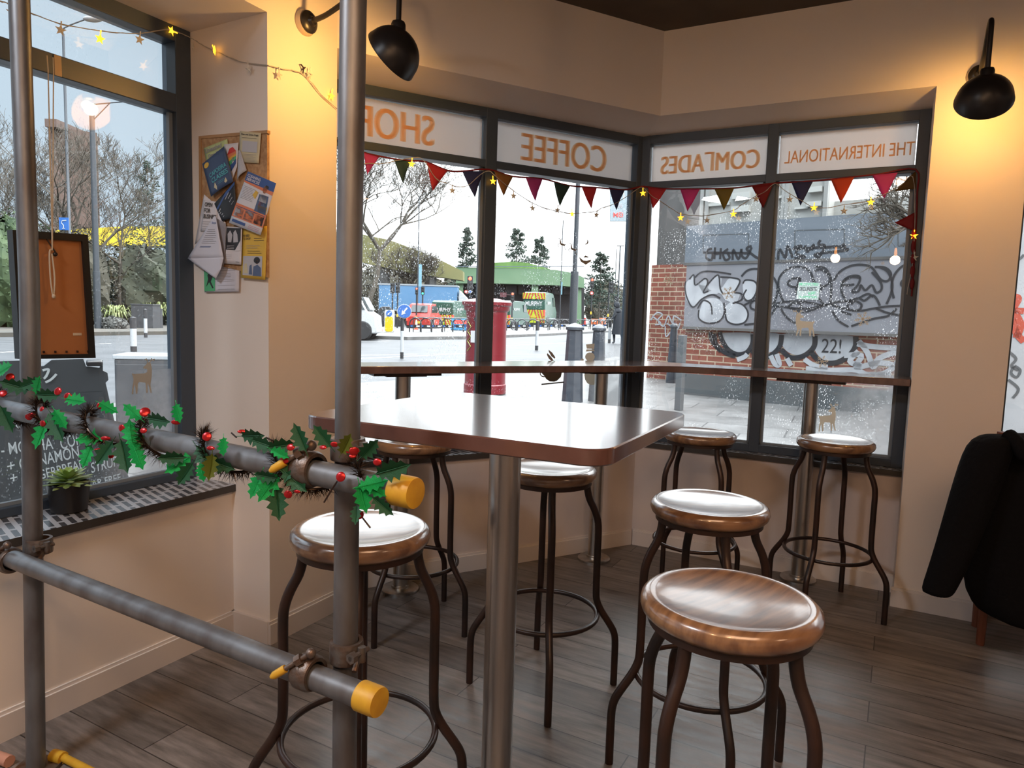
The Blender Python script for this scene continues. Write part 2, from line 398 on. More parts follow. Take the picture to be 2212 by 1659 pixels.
m_fleece = film_mat('sticker_cream', (.62, .50, .37), .55)
def window(name, gp, u0, u1, mulls, z0, ends=(.05, .05), gl=None, film=True, dep=(-.055, .03), transom=True, bead=True, G=(G0, G1, G2, G3, ZF)):
    _g0, G1, G2, G3, ZF = G; fb = _g0 - ZS
    """frame with posts, head, transom and foot on a glass plane, and one pane per opening"""
    w = bpy.data.objects.new(name, None); COL.objects.link(w); struct(w); w.empty_display_size = .05
    base = gp.at((u0 + u1) / 2, 0); w.location = (base.x, base.y, z0)
    mb = MB(); d0, d1 = dep
    mb.slab(gp, u0, u1, d0, d1, G3, ZF + .03); mb.slab(gp, u0, u1, d0, d1, z0, z0 + fb)
    if transom: mb.slab(gp, u0, u1, d0, d1, G1, G2)
    posts = [(u0, u0 + ends[0])] + [(c - h, c + h) for c, h in mulls] + [(u1 - ends[1], u1)]
    for a_, b_ in posts: mb.slab(gp, a_, b_, d0 - .002, d1 + .002, z0, ZF + .03)
    mb.build('window_frame', m_frame, w, smooth=False, bevel=.003)
    ub = [(posts[i][1], posts[i + 1][0]) for i in range(len(posts) - 1)]
    for (a_, b_) in ub:
        zt = G1 if transom else G3
        g = MB(); g.slab(gp, a_ - .004, b_ + .004, -.002, .002, z0 + fb - .004, zt + .004); g.build('window_pane', gl or m_glass, w, smooth=False)
        if bead:
            g = MB()
            for q0, q1 in ((a_, a_ + .016), (b_ - .016, b_)): g.slab(gp, q0, q1, -.03, -.012, z0 + fb, zt)
            g.slab(gp, a_, b_, -.03, -.012, z0 + fb, z0 + fb + .013)
            g.build('glazing_bead', m_framelight, w, smooth=False)
        if transom:
            g = MB()
            g.slab(gp, a_ - .004, b_ + .004, -.002, .002, G2 - .004, G3 + .004)
            g.build('window_pane', gl or m_glass, w, smooth=False)
            if film:
                g = MB(); g.slab(gp, a_ + .004, b_ - .004, -.006, -.004, G2 + .003, G3 - .003); g.build('frosted_panel', m_film, w, smooth=False)
    return w
def U(pl, p): return (V((p[0], p[1], 0)) - pl.P).dot(pl.t)
w1 = window('window_1', GW, -LW + .0, -.0 + .0, [], ZS, ends=(.06, .072), gl=m_glass_dry, film=False, G=(.700, 2.222, 2.296, 2.505, 2.545))
uA0, uA1 = U(GA, PA.at(0, 0, .31)), U(GA, KG)
uM = (U(GA, (-.209, 3.924)) + U(GA, (-.144, 3.96))) / 2
w2 = window('window_2', GA, uA0, uA1 + .02, [(uM, .034)], ZS, ends=(.05, uA1 + .02 - U(GA, (.700, 4.421))))
uB0, uB1 = U(GB, KG), U(GB, PB.at(0, 0, .31))
uN = (U(GB, (1.43, 4.096)) + U(GB, (1.482, 4.069))) / 2
w3 = window('window_3', GB, uB0 - .02, uB1, [(uN, .029)], ZS, ends=(U(GB, (.828, 4.416)) - uB0 + .02, .055))
# lettering on the frosted panels, reading from the street
def sign(w, pl, s, pxl, pxr, pyl, z0, z1, bold=.008):
    ul = pl.uz(pxl, pyl[0])[0]; ur = pl.uz(pxr, pyl[1])[0]
    mb = MB()
    for k_ in (-1, 0, 1): text_to(mb, s, lambda a_, b_: pl.at(ur + (ul - ur) * a_ + k_ * bold, z0 + (z1 - z0) * b_, -.0075 - .0002 * k_), 0)
    mb.build('lettering', m_letter, w, smooth=False)
sign(w2, GA, 'SHOP', 772, 935, (280, 300), 2.300, 2.452)
sign(w2, GA, 'COFFEE', 1126, 1307, (320, 345), 2.300, 2.452)
sign(w3, GB, 'COM\u0393ADES', 1429, 1641, (360, 340), 2.313, 2.425, .006)
sign(w3, GB, 'THE INTERNATIONAL', 1696, 1976, (335, 315), 2.325, 2.395, .0012)
# window_4 on the right wall
GB4 = PL((E3.x, E3.y), AB, .30)
w4 = window('window_4', GB4, U4 + .0, U4 + 3.0, [], .40, ends=(.04, .05), gl=m_glass_dry, film=False, transom=False, bead=False)

# ---------------------------------------------------------------- counter along the bay window
ZT = 1.165
K2 = V((.94, 3.965, 0))
e2 = V((E2.x, E2.y, 0)) + V((.004, -.002, 0)); e3 = V((E3.x, E3.y, 0)) + V((-.004, .0, 0))
def arc_corner(a_, k, b_, r, n=8):
    d1 = (a_ - k).normalized(); d2 = (b_ - k).normalized(); p, q = k + d1 * r, k + d2 * r
    return [p * (1 - t) ** 2 + k * 2 * t * (1 - t) + q * t * t for t in [i / n for i in range(n + 1)]]
front = [e2] + arc_corner(e2, K2, e3, .25) + [e3]
bk = [PB.at(-.003, 0, .245), isect(off(GA, -.062), off(GB, -.062)), PA.at(.003, 0, .245)]
ctr = thing('window_counter', 'long dark brown bar counter running along both bay windows on steel posts', 'counter', (.8, 3.9, 0))
mb = MB(); pts = [(p.x, p.y) for p in front] + [(p.x, p.y) for p in bk]
mb.prism(pts, ZT - .036, ZT); mb.build('worktop', m_top, ctr, bevel=.003)
def post(parent, x, y, ztop, r=.038, br=.095, plate=.17, ang=0):
    mb = MB(); mb.lathe([(r, .02), (r, ztop - .012)], 32, Matrix.Translation((x, y, 0))); mb.build('post', m_steel, parent)
    mb = MB(); mb.lathe([(br, 0), (br, .012), (br * .93, .018), (r * 1.2, .021), (r * 1.2, .03), (r, .032)], 40, Matrix.Translation((x, y, 0))); mb.build('base_plate', m_steel, parent)
    mb = MB(); mb.obox((x, y, ztop - .008), (plate, plate * .55, .007), ang); mb.obox((x, y, ztop - .017), (plate * .6, plate * .4, .004), ang); mb.build('mounting_plate', m_dark, parent)
post(ctr, -.545, 3.455, ZT - .036, ang=rad(25)); post(ctr, .515, 3.995, ZT - .036, ang=rad(25)); post(ctr, 1.63, 3.765, ZT - .036, ang=rad(-28))

# ---------------------------------------------------------------- bar table
tb = thing('bar_table', 'square dark brown high table with rounded corners on one steel post', 'table', (-.012, 1.845, 0), rad(-27.2))
def rrect(hx, hy, r, n=8):
    P = []
    for cx, cy, a0 in ((hx - r, hy - r, 0), (-hx + r, hy - r, 90), (-hx + r, -hy + r, 180), (hx - r, -hy + r, 270)):
        for i in range(n + 1):
            a_ = rad(a0 + 90 * i / n); P.append((cx + r * math.cos(a_), cy + r * math.sin(a_)))
    return P
def layered(mb, rings, mi=0):
    n = len(rings[0][0]); vs = []; fs = []
    for P, z in rings: vs += [(p[0], p[1], z) for p in P]
    for i in range(len(rings) - 1):
        for k in range(n): fs.append((i * n + k, i * n + (k + 1) % n, (i + 1) * n + (k + 1) % n, (i + 1) * n + k))
    fs.append(tuple(range(n))[::-1]); fs.append(tuple((len(rings) - 1) * n + k for k in range(n))); mb.add(vs, fs, mi)
HX, HY = .405, .352
mb = MB(); layered(mb, [(rrect(HX - .003, HY - .003, .06), 1.124), (rrect(HX, HY, .062), 1.127), (rrect(HX, HY, .062), 1.157), (rrect(HX - .003, HY - .003, .06), 1.160)])
mb.build('tabletop', m_top, tb, local=True)
mb = MB(); mb.lathe([(.043, .02), (.043, 1.11)], 40); mb.build('post', m_steel, tb, local=True)
mb = MB(); mb.lathe([(.21, 0), (.21, .012), (.2, .02), (.05, .028), (.05, .04), (.043, .042)], 48); mb.build('base_plate', m_steel, tb, local=True)
mb = MB(); mb.box(-.16, .16, -.04, .04, 1.108, 1.124); mb.box(-.04, .04, -.16, .16, 1.108, 1.124); mb.build('mounting_plate', m_dark, tb, local=True)

# ---------------------------------------------------------------- bar stools
ZSE = .862
def make_stool():
    t = thing('bar_stool', '', 'bar stool')
    R_ = .181
    prof = [(1e-4, ZSE - .048), (R_ - .035, ZSE - .048), (R_ - .014, ZSE - .046), (R_ - .004, ZSE - .036), (R_, ZSE - .024), (R_ - .003, ZSE - .010), (R_ - .012, ZSE - .002),
            (R_ - .022, ZSE), (R_ - .032, ZSE - .003), (R_ - .06, ZSE - .009), (.06, ZSE - .0135), (1e-4, ZSE - .015)]
    mb = MB(); mb.lathe(prof, 56); mb.build('seat', m_seat, t, local=True, ang=60)
    mb = MB(); mb.lathe([(.135, ZSE - .062), (.163, ZSE - .062), (.163, ZSE - .0475), (.135, ZSE - .0475), (.135, ZSE - .062)], 48); mb.build('seat_frame', m_dark, t, local=True)
    path = [(.146, ZSE - .055), (.148, ZSE - .085), (.158, ZSE - .125), (.178, ZSE - .165), (.192, ZSE - .205), (.197, ZSE - .25), (.197, .50), (.198, .375), (.203, .335), (.222, .295), (.255, .245), (.273, .212), (.280, .175), (.281, .10), (.281, .0)]
    for k in range(4):
        a_ = k * math.pi / 2; P = smoothpath([(r * math.cos(a_), r * math.sin(a_), z) for r, z in path], 3)
        mb = MB(); mb.tube(P, .0135, 12); mb.build('leg', m_dark, t, local=True)
    mb = MB(); mb.tube([(.203 * math.cos(2 * math.pi * k / 48), .203 * math.sin(2 * math.pi * k / 48), .292) for k in range(48)], .0095, 10, closed=True); mb.build('foot_ring', m_dark, t, local=True)
    return t
stool0 = make_stool()
STOOLS = [
    (-.383, 1.77, 10, 'wooden topped stool behind the front scaffold pole with white glare on its seat'),
    (.460, 1.376, 40, 'nearest wooden topped stool, largest in the foreground right of the table post'),
    (.628, 2.125, 4, 'wooden topped stool directly behind the nearest foreground stool'),
    (.968, 3.51, 20, 'wooden topped stool under the counter just right of the high table corner'),
    (1.61, 3.40, -42, 'rightmost wooden topped stool, beside the steel counter post near the right wall'),
    (.15, 2.58, 2, 'wooden topped stool in the middle, just behind the high table post'),
    (-.43, 3.08, -26, 'wooden topped stool at the far left under the counter, half hidden by the high table'),
]
for i, (x, y, a_, lb_) in enumerate(STOOLS):
    o = stool0 if i == 0 else copy_tree(stool0)
    o.location = (x, y, 0); o.rotation_euler = (0, 0, rad(a_)); o['label'] = lb_; o['group'] = 'bar stools'

# ---------------------------------------------------------------- scaffold rail
TR = .0255
P1 = V((-.333, 1.405, 0)); P2 = V((-1.378, 1.985, 0)); SD = (P2 - P1).normalized(); SN = V((-SD.y, SD.x, 0)); 
if SN.y > 0: SN = -SN
SP = PL((P1.x, P1.y), math.degrees(math.atan2(-SD.y, -SD.x)))
def pole(label, p, lean=(0, 0)):
    t = thing('scaffold_pole', label, 'pole', (p.x, p.y, 0), 0, None)
    mb = MB(); mb.tube([(p.x + lean[0], p.y, .012), (p.x, p.y, 1.45), (p.x + lean[1], p.y, ZC - .003)], TR, 28); mb.build('tube', m_galv, t)
    mb = MB(); mb.obox((p.x + lean[0], p.y, .006), (.06, .06, .006)); mb.build('base_plate', m_coupler, t)
    return t
pole('upright galvanised scaffold pole in front of the high table', P1, (-.004, .014))
pole('upright galvanised scaffold pole at far left in front of the left window', P2, (-.035, .004))
FO = -(TR * 2 + .004)
def rail(label, z, uL, uR):
    a_ = SP.at(uL, z[0], FO); b_ = SP.at(uR, z[1], FO)
    t = thing('scaffold_rail', label, 'rail', (a_ + b_) / 2, 0, 'horizontal scaffold rails')
    mb = MB(); mb.tube([a_, a_ * .5 + b_ * .5, b_], TR, 28); mb.build('tube', m_galv, t)
    d = (b_ - a_).normalized()
    rot = d.to_track_quat('Z', 'Y').to_matrix().to_4x4(); mt = Matrix.Translation(b_) @ rot
    mb = MB(); mb.lathe([(TR + .0035, -.042), (TR + .0045, -.041), (TR + .0045, -.0), (TR + .003, .006), (TR * .6, .0075), (1e-4, .008)], 32, mt)
    mb.build('end_cap', m_yellow, t)
    return t
uP1 = 0; uP2 = U(SP, P2)
cap_u1 = SP.uz(815, 1518, FO)[0]; cap_u2 = SP.uz(892, 1070, FO)[0]
rail('lower galvanised scaffold rail with yellow cap, bare of decoration', (.676, .660), uP2 - .10, cap_u1)
rail('upper galvanised scaffold rail with yellow cap, wrapped in holly garland', (1.122, 1.090), uP2 - .5, cap_u2)
def clamp(label, u, z, full=True):
    c = SP.at(u, z, -TR)
    t = thing('scaffold_clamp', label, 'clamp', c, 0, 'scaffold clamps')
    pc = SP.at(u, 0, 0); rc = SP.at(u - .055, z, FO)
    # collar round the pole
    mb = MB(); mb.lathe([(TR + .001, -.022), (TR + .009, -.022), (TR + .010, -.016), (TR + .010, .016), (TR + .009, .022), (TR + .001, .022), (TR + .001, -.022)], 28, Matrix.Translation((pc.x, pc.y, z + TR + .014)))
    mb.build('pole_collar', m_coupler, t)
    # collar round the rail
    rot = (-SD).to_track_quat('Z', 'Y').to_matrix().to_4x4()
    mb = MB(); mb.lathe([(TR + .001, -.022), (TR + .008, -.022), (TR + .012, -.014), (TR + .012, .014), (TR + .008, .022), (TR + .001, .022), (TR + .001, -.022)], 28, Matrix.Translation(rc) @ rot)
    mb.build('rail_collar', m_coupler, t)
    # swing bolt with nut and yellow thread cap
    b0 = rc + SP.n * -.012 + V((0, 0, TR + .026)) + SP.t * .02; b1 = rc + SP.n * -.04 - SP.t * .03 + V((0, 0, TR - .012))
    mb = MB(); mb.tube([b0, b0 * .5 + b1 * .5, b1], .0055, 10); dd = (b1 - b0).normalized()
    mb.tube([b0 + dd * .022, b0 + dd * .036], .0125, 6); mb.ball(b0, .011, 8); mb.build('bolt', m_coupler, t)
    mb = MB(); mb.tube([b1 - dd * .006, b1, b1 + dd * .022, b1 + dd * .03], .0085, 14, rr=[.0085, .009, .0085, .004]); mb.build('thread_cap', m_yellow, t)
    # hinge and bolt at the far side of the pole
    h0 = pc + SP.t * (TR + .016) + V((0, 0, z + TR + .02)); mb = MB(); mb.tube([h0 + V((0, 0, -.02)), h0 + V((0, 0, .012))], .0085, 10)
    mb.tube([h0 + SP.n * -.035, h0 + SP.n * .02], .0055, 8); mb.tube([h0 + SP.n * -.035, h0 + SP.n * -.022], .012, 6); mb.tube([h0 + V((0, 0, -.018)) - SP.t * .01, h0 - SP.t * .002 + V((0, 0, -.034)) - SP.n * .02], .006, 8)
    mb.build('hinge_bolt', m_coupler, t)
    return t
clamp('steel clamp with yellow bolt cap joining lower rail to front pole', 0, .668)
clamp('steel clamp joining lower rail to the far left pole', uP2, .668)
clamp('steel clamp with yellow bolt cap on upper rail among the holly', 0, 1.10)
# yellow painted base strut on the floor
mb = MB(); q0, q1 = atz(128, 1632, .02), atz(200, 1668, .02)
mb.tube([q0, q0 * .5 + q1 * .5, q1], .012, 10); mb.tube([q0 - V((.02, 0, 0)), q0 + V((.02, -.012, .0))], .019, 10); tag(mb.build('yellow_strut', m_yellow), 'short yellow strut on the floor beside the far left pole', 'strut')
mb = MB(); q0 = atz(8, 1640, .02); mb.tube([q0 - V((.06, -.02, 0)), q0, q0 + V((.025, -.01, 0))], .018, 10); tag(mb.build('pink_strut', M('pink_plastic', (.55, .28, .2), .5)), 'short pinkish pipe end on the floor at bottom left corner', 'pipe')
#PART2
# ---------------------------------------------------------------- wall lamps
m_shin = M('lamp_shade_inside', (.30, .20, .09), .5)
m_bulb = M('bulb_glow', (1, .75, .42), .4, emit=14, ecol=(1, .66, .30))
m_rose = M('lamp_rose_cream', (.55, .45, .33), .4)
def wall_lamp(pl, base, label, ks=1.0):
    u = (V((base[0], base[1], 0)) - pl.P).dot(pl.t); z = base[2]
    def q(a, zz): return pl.at(u, zz, -a * ks)
    t = thing('wall_lamp', label, 'lamp', q(0, z), 0, 'gooseneck wall lamps')
    rot = (-pl.n).to_track_quat('Z', 'Y').to_matrix().to_4x4()
    mt = Matrix.Translation(q(0, z)) @ rot
    mb = MB(); mb.lathe([(.050, 0), (.052, .008), (.046, .022)], 32, mt); mb.build('wall_rose', m_rose, t)
    mb = MB(); mb.lathe([(.043, .022), (.045, .030), (.036, .040), (.022, .043), (.016, .055), (.012, .056)], 32, mt); mb.build('wall_plate', m_black, t)
    P = smoothpath([q(.03, z), q(.12, z + .012), (q(.24, z + .055)), q(.34, z + .105), q(.42, z + .135), q(.475, z + .115), q(.488, z + .06), q(.487, z - .03), q(.486, z - .085)], 6)
    mb = MB(); mb.tube(P, .0105, 12); mb.build('arm', m_black, t)
    c = q(.486, z - .195) + pl.n * .031                       # centre of the bowl rim
    ax = (pl.n * .83 + V((0, 0, -.56))).normalized()   # opening faces the wall and down
    top = q(.486, z - .075)
    mb = MB(); mb.lathe([(.023, -.062), (.028, -.058), (.028, -.01), (.024, 0), (.011, .004)], 24, Matrix.Translation(top)); mb.build('socket', m_black, t)
    ro = (-ax).to_track_quat('Z', 'Y').to_matrix().to_4x4(); mo = Matrix.Translation(c) @ ro
    R_ = .108
    prof = [(R_ * math.cos(rad(a_)), R_ * .98 * math.sin(rad(a_))) for a_ in range(0, 90, 8)] + [(1e-4, R_ * .98)]
    mb = MB(); mb.lathe([(R_ - .004, -.004), (R_ + .003, -.006), (R_ + .003, 0)] + prof[1:], 40, mo, caps=False); mb.build('lamp_shade', m_black, t)
    mb = MB(); mb.lathe([(r_ * .965, z_ * .96) for r_, z_ in prof[:-1]] + [(1e-4, R_ * .94)], 40, mo, caps=False); mb.build('shade_lining', m_shin, t)
    bc = c - ax * .058
    mb = MB(); mb.ball(bc, .024, 12); mb.build('bulb', m_bulb, t)
    lamp('wall_lamp_light', 'POINT', c - ax * .018, 6.8 * ks ** 2.2, (1, .53, .14), .03)
    return t
wall_lamp(PL(E1, AL), (-.906, 3.009, 2.603), 'black gooseneck wall lamp on the pier, left of the bay window')
wall_lamp(PB, (2.130, 3.363, 2.593), 'black gooseneck wall lamp on the right wall', .72)

# ---------------------------------------------------------------- filament pendants reflected in the right window
def pendant(x, y, z, label):
    t = thing('pendant_lamp', label, 'lamp', (x, y, ZC), 0, 'filament pendant lamps')
    mb = MB(); mb.tube([(x, y, ZC), (x, y, z + .12)], .003, 6); mb.build('flex', m_black, t)
    mb = MB(); mb.lathe([(.03, ZC - .02), (.05, ZC - .001)], 24, Matrix.Translation((x, y, 0))); mb.build('ceiling_rose', m_black, t)
    mb = MB(); mb.lathe([(.012, .13), (.02, .12), (.021, .065), (.016, .06)], 20, Matrix.Translation((x, y, z))); mb.build('socket', m_black, t)
    mb = MB(); mb.lathe([(.008, .062), (.011, .045), (.016, .01), (.015, -.012), (.009, -.026), (1e-4, -.03)], 24, Matrix.Translation((x, y, z))); mb.build('bulb', M('filament_glow', (1, .6, .25), .3, emit=4.5, ecol=(1, .36, .06)), t)
    lamp('pendant_light', 'POINT', (x, y, z - .07), 9, (1, .60, .30), .05)
pendant(-.66, -.12, 2.27, 'bare filament bulb hanging behind the viewer, seen in the window as left orange reflection')
pendant(.01, -.16, 2.22, 'bare filament bulb hanging behind the viewer, seen in the window as right orange reflection')

# ---------------------------------------------------------------- star fairy lights
m_star = M('star_clear', (.72, .68, .60), .35); m_starlit = M('star_lit', (1, .62, .08), .4, emit=1.3, ecol=(1, .42, .02))
def star_mesh(name, mat):
    mb = MB(); P = []
    for i in range(10):
        r_ = .021 if i % 2 == 0 else .009; a_ = rad(90 + 36 * i); P.append((r_ * math.cos(a_), 0, r_ * math.sin(a_)))
    for sgn in (-1, 1):
        vs = P + [(0, .006 * sgn, 0)]; mb.add(vs, [(i, (i + 1) % 10, 10) for i in range(10)])
    mb.tube([(0, 0, .018), (0, 0, .030)], .0025, 5)
    return mb
def fairy(label, pts, stars):
    root = thing('fairy_lights', label, 'string lights', pts[0])
    mb = MB(); P = smoothpath(pts, 4); mb.tube(P, .0017, 5)
    P2 = [p + V((random.uniform(-.003, .003), 0, random.uniform(-.003, .003))) for p in P]; mb.tube(P2, .0012, 4)
    mb.build('wire', m_wire, root)
    protos = {}
    for (p, lit, ry, ang) in stars:
        if lit not in protos:
            o = star_mesh('star', None).build('star', m_starlit if lit else m_star, root, smooth=False, local=True); protos[lit] = o
        else:
            o = protos[lit].copy(); COL.objects.link(o)
        o.location = V(p) - V(pts[0]); o.rotation_euler = (random.uniform(-.25, .25), ry, ang)
        if lit: o['label'] = 'glowing yellow star'
    return root
cw = PL(E1, AL, .44); cr = PL(PR.P.to_2d(), AL + 90, -.0)
c1 = lambda x, y: (x / 2.962, y / 2.962)
class RV: pass
# reveal plane: runs outward from E1; its room-side normal points back along the window
RP = PL(E1, AL + 90)     # left normal of this direction points to -PW.t, i.e. towards the window opening
def rv(px, py, ex=.004):
    d = ray(px, py); P = RP.P + RP.n * ex
    return EYE + d * ((P - EYE).dot(RP.n) / d.dot(RP.n))
pts = [cw.pt(*c1(x, y)) for x, y in ((-90, -30), (0, 5), (75, 30), (215, 90), (380, 150), (560, 185), (700, 205), (860, 215), (950, 207), (1075, 190), (1150, 210), (1225, 245))]
pts += [rv(*c1(x, y), .006) for x, y in ((1290, 285), (1370, 322), (1430, 350), (1540, 395), (1690, 414))]
pts += [PW.pt(*c1(x, y), -.008) for x, y in ((1730, 420), (1800, 440), (1870, 450), (1937, 472), (1985, 520), (2050, 600), (2155, 695))]
st = [(cw.pt(*c1(x, y + 0)), l, 0, rad(AL)) for x, y, l in ((388, 192, 0), (640, 248, 1), (893, 253, 0), (80, 85, 0))]
st += [(cw.pt(*c1(1098, 197)), 1, 1.5, rad(AL)), (rv(*c1(1234, 300), .02), 0, 0, rad(AL + 60)), (rv(*c1(1372, 322), .02), 1, .6, rad(AL + 60)), (rv(*c1(1590, 440), .02), 0, 0, rad(AL + 90))]
st += [(PW.pt(*c1(x, y), -.012), l, 0, rad(AL)) for x, y, l in ((1785, 480, 0), (1980, 478, 0), (2122, 615, 1))]
fairy('string of star fairy lights across the left window and onto the yellow pier', pts, st)
mb = MB(); h0 = PW.pt(*c1(1937, 472), -.008); mb.tube([h0 + V((0, 0, .0)), h0 + V((0, 0, .022)) - PW.n * .006, h0 - PW.t * .01 + V((0, 0, .034)), h0 + V((-.006, 0, .036))], .003, 6); mb.tube([h0 + V((0, 0, .015)), h0 + PW.t * .014 + V((0, 0, .03))], .0028, 6)
tag(mb.build('cable_hook', m_dark), 'small dark hook holding the star lights on the yellow pier', 'hook')
c5 = lambda x, y: (x / 3.16 + 720, y / 3.16 + 160); c7 = lambda x, y: (x / 3.16 + 1380, y / 3.16 + 180)
FA, FB = off(GA, -.085), off(GB, -.085)
pa = [FA.pt(*c5(x, y)) for x, y in ((22, 575), (120, 625), (240, 610), (330, 612), (440, 590), (540, 572), (610, 582), (700, 710), (790, 750), (850, 770), (920, 760), (1000, 690), (1060, 660), (1100, 690), (1220, 790), (1380, 890), (1520, 935), (1640, 950), (1790, 938), (1830, 915), (1920, 885), (2020, 825), (2080, 782))]
pb = [FB.pt(*c7(x, y)) for x, y in ((30, 712), (90, 770), (150, 805), (230, 860), (300, 895), (430, 905), (500, 895), (640, 870), (700, 830), (790, 775), (860, 740), (930, 685), (1000, 735), (1110, 800), (1190, 845), (1290, 850), (1390, 830), (1580, 800), (1780, 700), (1870, 640), (1885, 900), (1880, 1040), (1875, 1190), (1830, 1440))]
st = [(FA.pt(*c5(x, y)), l, 0, rad(AA)) for x, y, l in ((535, 614, 1), (812, 795, 0), (1090, 732, 1), (1230, 832, 0), (1360, 916, 0), (1630, 956, 1), (1796, 962, 0), (1530, 930, 0))]
st += [(FB.pt(*c7(x, y)), l, 0, rad(AB)) for x, y, l in ((28, 750, 1), (285, 918, 1), (465, 935, 0), (645, 893, 1), (800, 790, 0), (1030, 792, 0), (1195, 850, 1), (1400, 872, 0), (1583, 812, 1), (1878, 1040, 1), (1880, 1190, 0))]
fairy('string of star fairy lights looping across the bay windows under the bunting', pa + pb, st)

# ---------------------------------------------------------------- bunting
FLC = dict(pink=(.70, .08, .32), green=(.05, .11, .10), red=(.62, .05, .07), navy=(.045, .055, .17), gold=(.36, .17, .05), olive=(.26, .19, .03), orange=(.75, .10, .03), purple=(.55, .08, .30), dred=(.30, .015, .02), brown=(.16, .08, .01))
def fmat(c):
    n_ = 'flag_' + c
    if n_ in MATS: return MATS[n_]
    m = film_mat(n_, FLC[c], .45); return m
bt = thing('bunting', 'string of coloured triangular cloth flags hung across both bay windows', 'bunting', FA.pt(1060, 372))
BA, BB = off(GA, -.068), off(GB, -.068)
def flag(pl, a_, b_, c_, col):
    A, B, C = [V((*pl.uz(*p), 0)) for p in (a_, b_, c_)]
    mb = MB(); n = 7; vs = []; idx = {}
    for i in range(n + 1):
        for j in range(n + 1 - i):
            p = A + (B - A) * (j / n) + (C - A) * (i / n) if True else None
            idx[(i, j)] = len(vs)
            w_ = .006 * math.sin(j * 1.7 + i * .6) * (i / n)
            vs.append(pl.at(p.x, p.y, -.002 + w_ - .004))
    fs = []
    for i in range(n):
        for j in range(n - i):
            fs.append((idx[(i, j)], idx[(i, j + 1)], idx[(i + 1, j)]))
            if j < n - i - 1: fs.append((idx[(i, j + 1)], idx[(i + 1, j + 1)], idx[(i + 1, j)]))
    mb.add(vs, fs); o = mb.build('flag', fmat(col), bt)
    s_ = o.modifiers.new('s', 'SOLIDIFY'); s_.thickness = .0015
    o['label'] = {'dred': 'dark red', 'purple': 'pinkish purple', 'brown': 'brownish gold'}.get(col, col) + ' flag'
for col, a_, b_, c_ in (('pink', (785, 331), (818, 340), (792, 378)), ('green', (850, 343.5), (886, 346.7), (869, 397)), ('red', (921, 351), (966, 369), (933, 413)), ('navy', (997, 370), (1043, 370), (1024, 427)),
    ('gold', (1066.5, 370), (1107, 381.5), (1086, 424)), ('purple', (1134, 383), (1171, 386), (1154, 435)), ('green', (1195, 392.6), (1230, 402), (1207, 446)), ('red', (1255, 403.7), (1288, 405), (1275, 451)), ('navy', (1314, 405), (1348, 410), (1329, 454))):
    flag(BA, a_, b_, c_, col)
for col, a_, b_, c_ in (('red', (1400, 405), (1441, 408), (1411, 452)), ('pink', (1469.6, 408.5), (1513, 408.5), (1486, 457)), ('olive', (1543, 407), (1587, 406), (1564.5, 455)), ('dred', (1623.6, 401.5), (1671, 396), (1649, 450.6)),
    ('navy', (1708.5, 391.4), (1757, 391.4), (1729.7, 445)), ('orange', (1794, 386), (1846, 382.5), (1816.7, 439.5)), ('pink', (1884, 379), (1939.5, 373), (1910, 430)), ('brown', (1978, 370), (1978, 408), (1932, 414)), ('dred', (1978, 458), (1976, 500), (1932, 482))):
    flag(BB, a_, b_, c_, col)
mb = MB()
P = [BA.pt(x, y, -.004) for x, y in ((729, 300), (760, 318), (791, 331), (850, 343), (886, 347), (921, 350), (966, 368), (997, 370), (1055, 366), (1107, 381), (1171, 386), (1230, 401), (1288, 405), (1348, 410), (1385, 403))]
P += [BB.pt(x, y, -.004) for x, y in ((1400, 404), (1441, 408), (1513, 408), (1587, 406), (1671, 396), (1757, 391), (1846, 382), (1900, 376), (1978, 366), (1981, 420), (1978, 500), (1975, 560), (1969, 640))]
mb.tube(smoothpath(P, 4), .0045, 6); mb.build('tape', fmat('dred'), bt)
mb = MB()
for k in range(5):
    y0 = 505 + k * 27; c = BB.pt(1974 - k * .9, y0, -.012); mb.ball(c, .02, 8, (.6, .5, 1.5 + .2 * (k % 2)))
mb.build('bunched_flags', fmat('dred'), bt)['label'] = 'bunched dark red cloth at the right frame'

# ---------------------------------------------------------------- picture seen from the back, hung in window_1
FP = PL(E1, AL, .40)
pic = thing('hanging_picture', 'black framed picture hung back to front in the left window by a cord', 'picture', FP.pt(120, 640))
m_board = M('picture_backboard', (.36, .14, .045), .75, noise=(6, (.33, .125, .04), 3, (1, 1, 1)))
q4 = [FP.uz(*p) for p in ((27, 496), (190, 507), (207, 773), (44, 776))]
def lerp4(u, v):  # u right, v down
    a_ = V((*q4[0], 0)) * (1 - u) + V((*q4[1], 0)) * u; b_ = V((*q4[3], 0)) * (1 - u) + V((*q4[2], 0)) * u; r_ = a_ * (1 - v) + b_ * v
    return (r_.x, r_.y)
def box4(mb, u0, u1, v0, v1, e0, e1, mi=0):
    P = [lerp4(u0, v1), lerp4(u1, v1), lerp4(u1, v0), lerp4(u0, v0)]
    mb.poly([FP.at(*p, e0) for p in P], FP.n * (e1 - e0), mi)
mb = MB(); bw, bh = .085, .055
for a_ in ((0, bw, 0, 1), (1 - bw, 1, 0, 1), (bw, 1 - bw, 0, bh), (bw, 1 - bw, 1 - bh * .6, 1)): box4(mb, *a_, -.0, .035)
mb.build('frame', M('black_frame', (.010, .010, .010), .4), pic, smooth=False)
mb = MB(); box4(mb, bw, 1 - bw, bh, 1 - bh * .6, .010, .014); mb.build('backboard', m_board, pic, smooth=False)
mb = MB(); box4(mb, .72, .84, .795, .815, .009, .0098); mb.build('paper_label', m_cord, pic, smooth=False)
mb = MB()
for u_ in (.15, .30, .45, .6, .75, .9): box4(mb, u_, u_ + .02, .938, .955, .004, .009)
mb.build('clips', m_dark, pic, smooth=False)
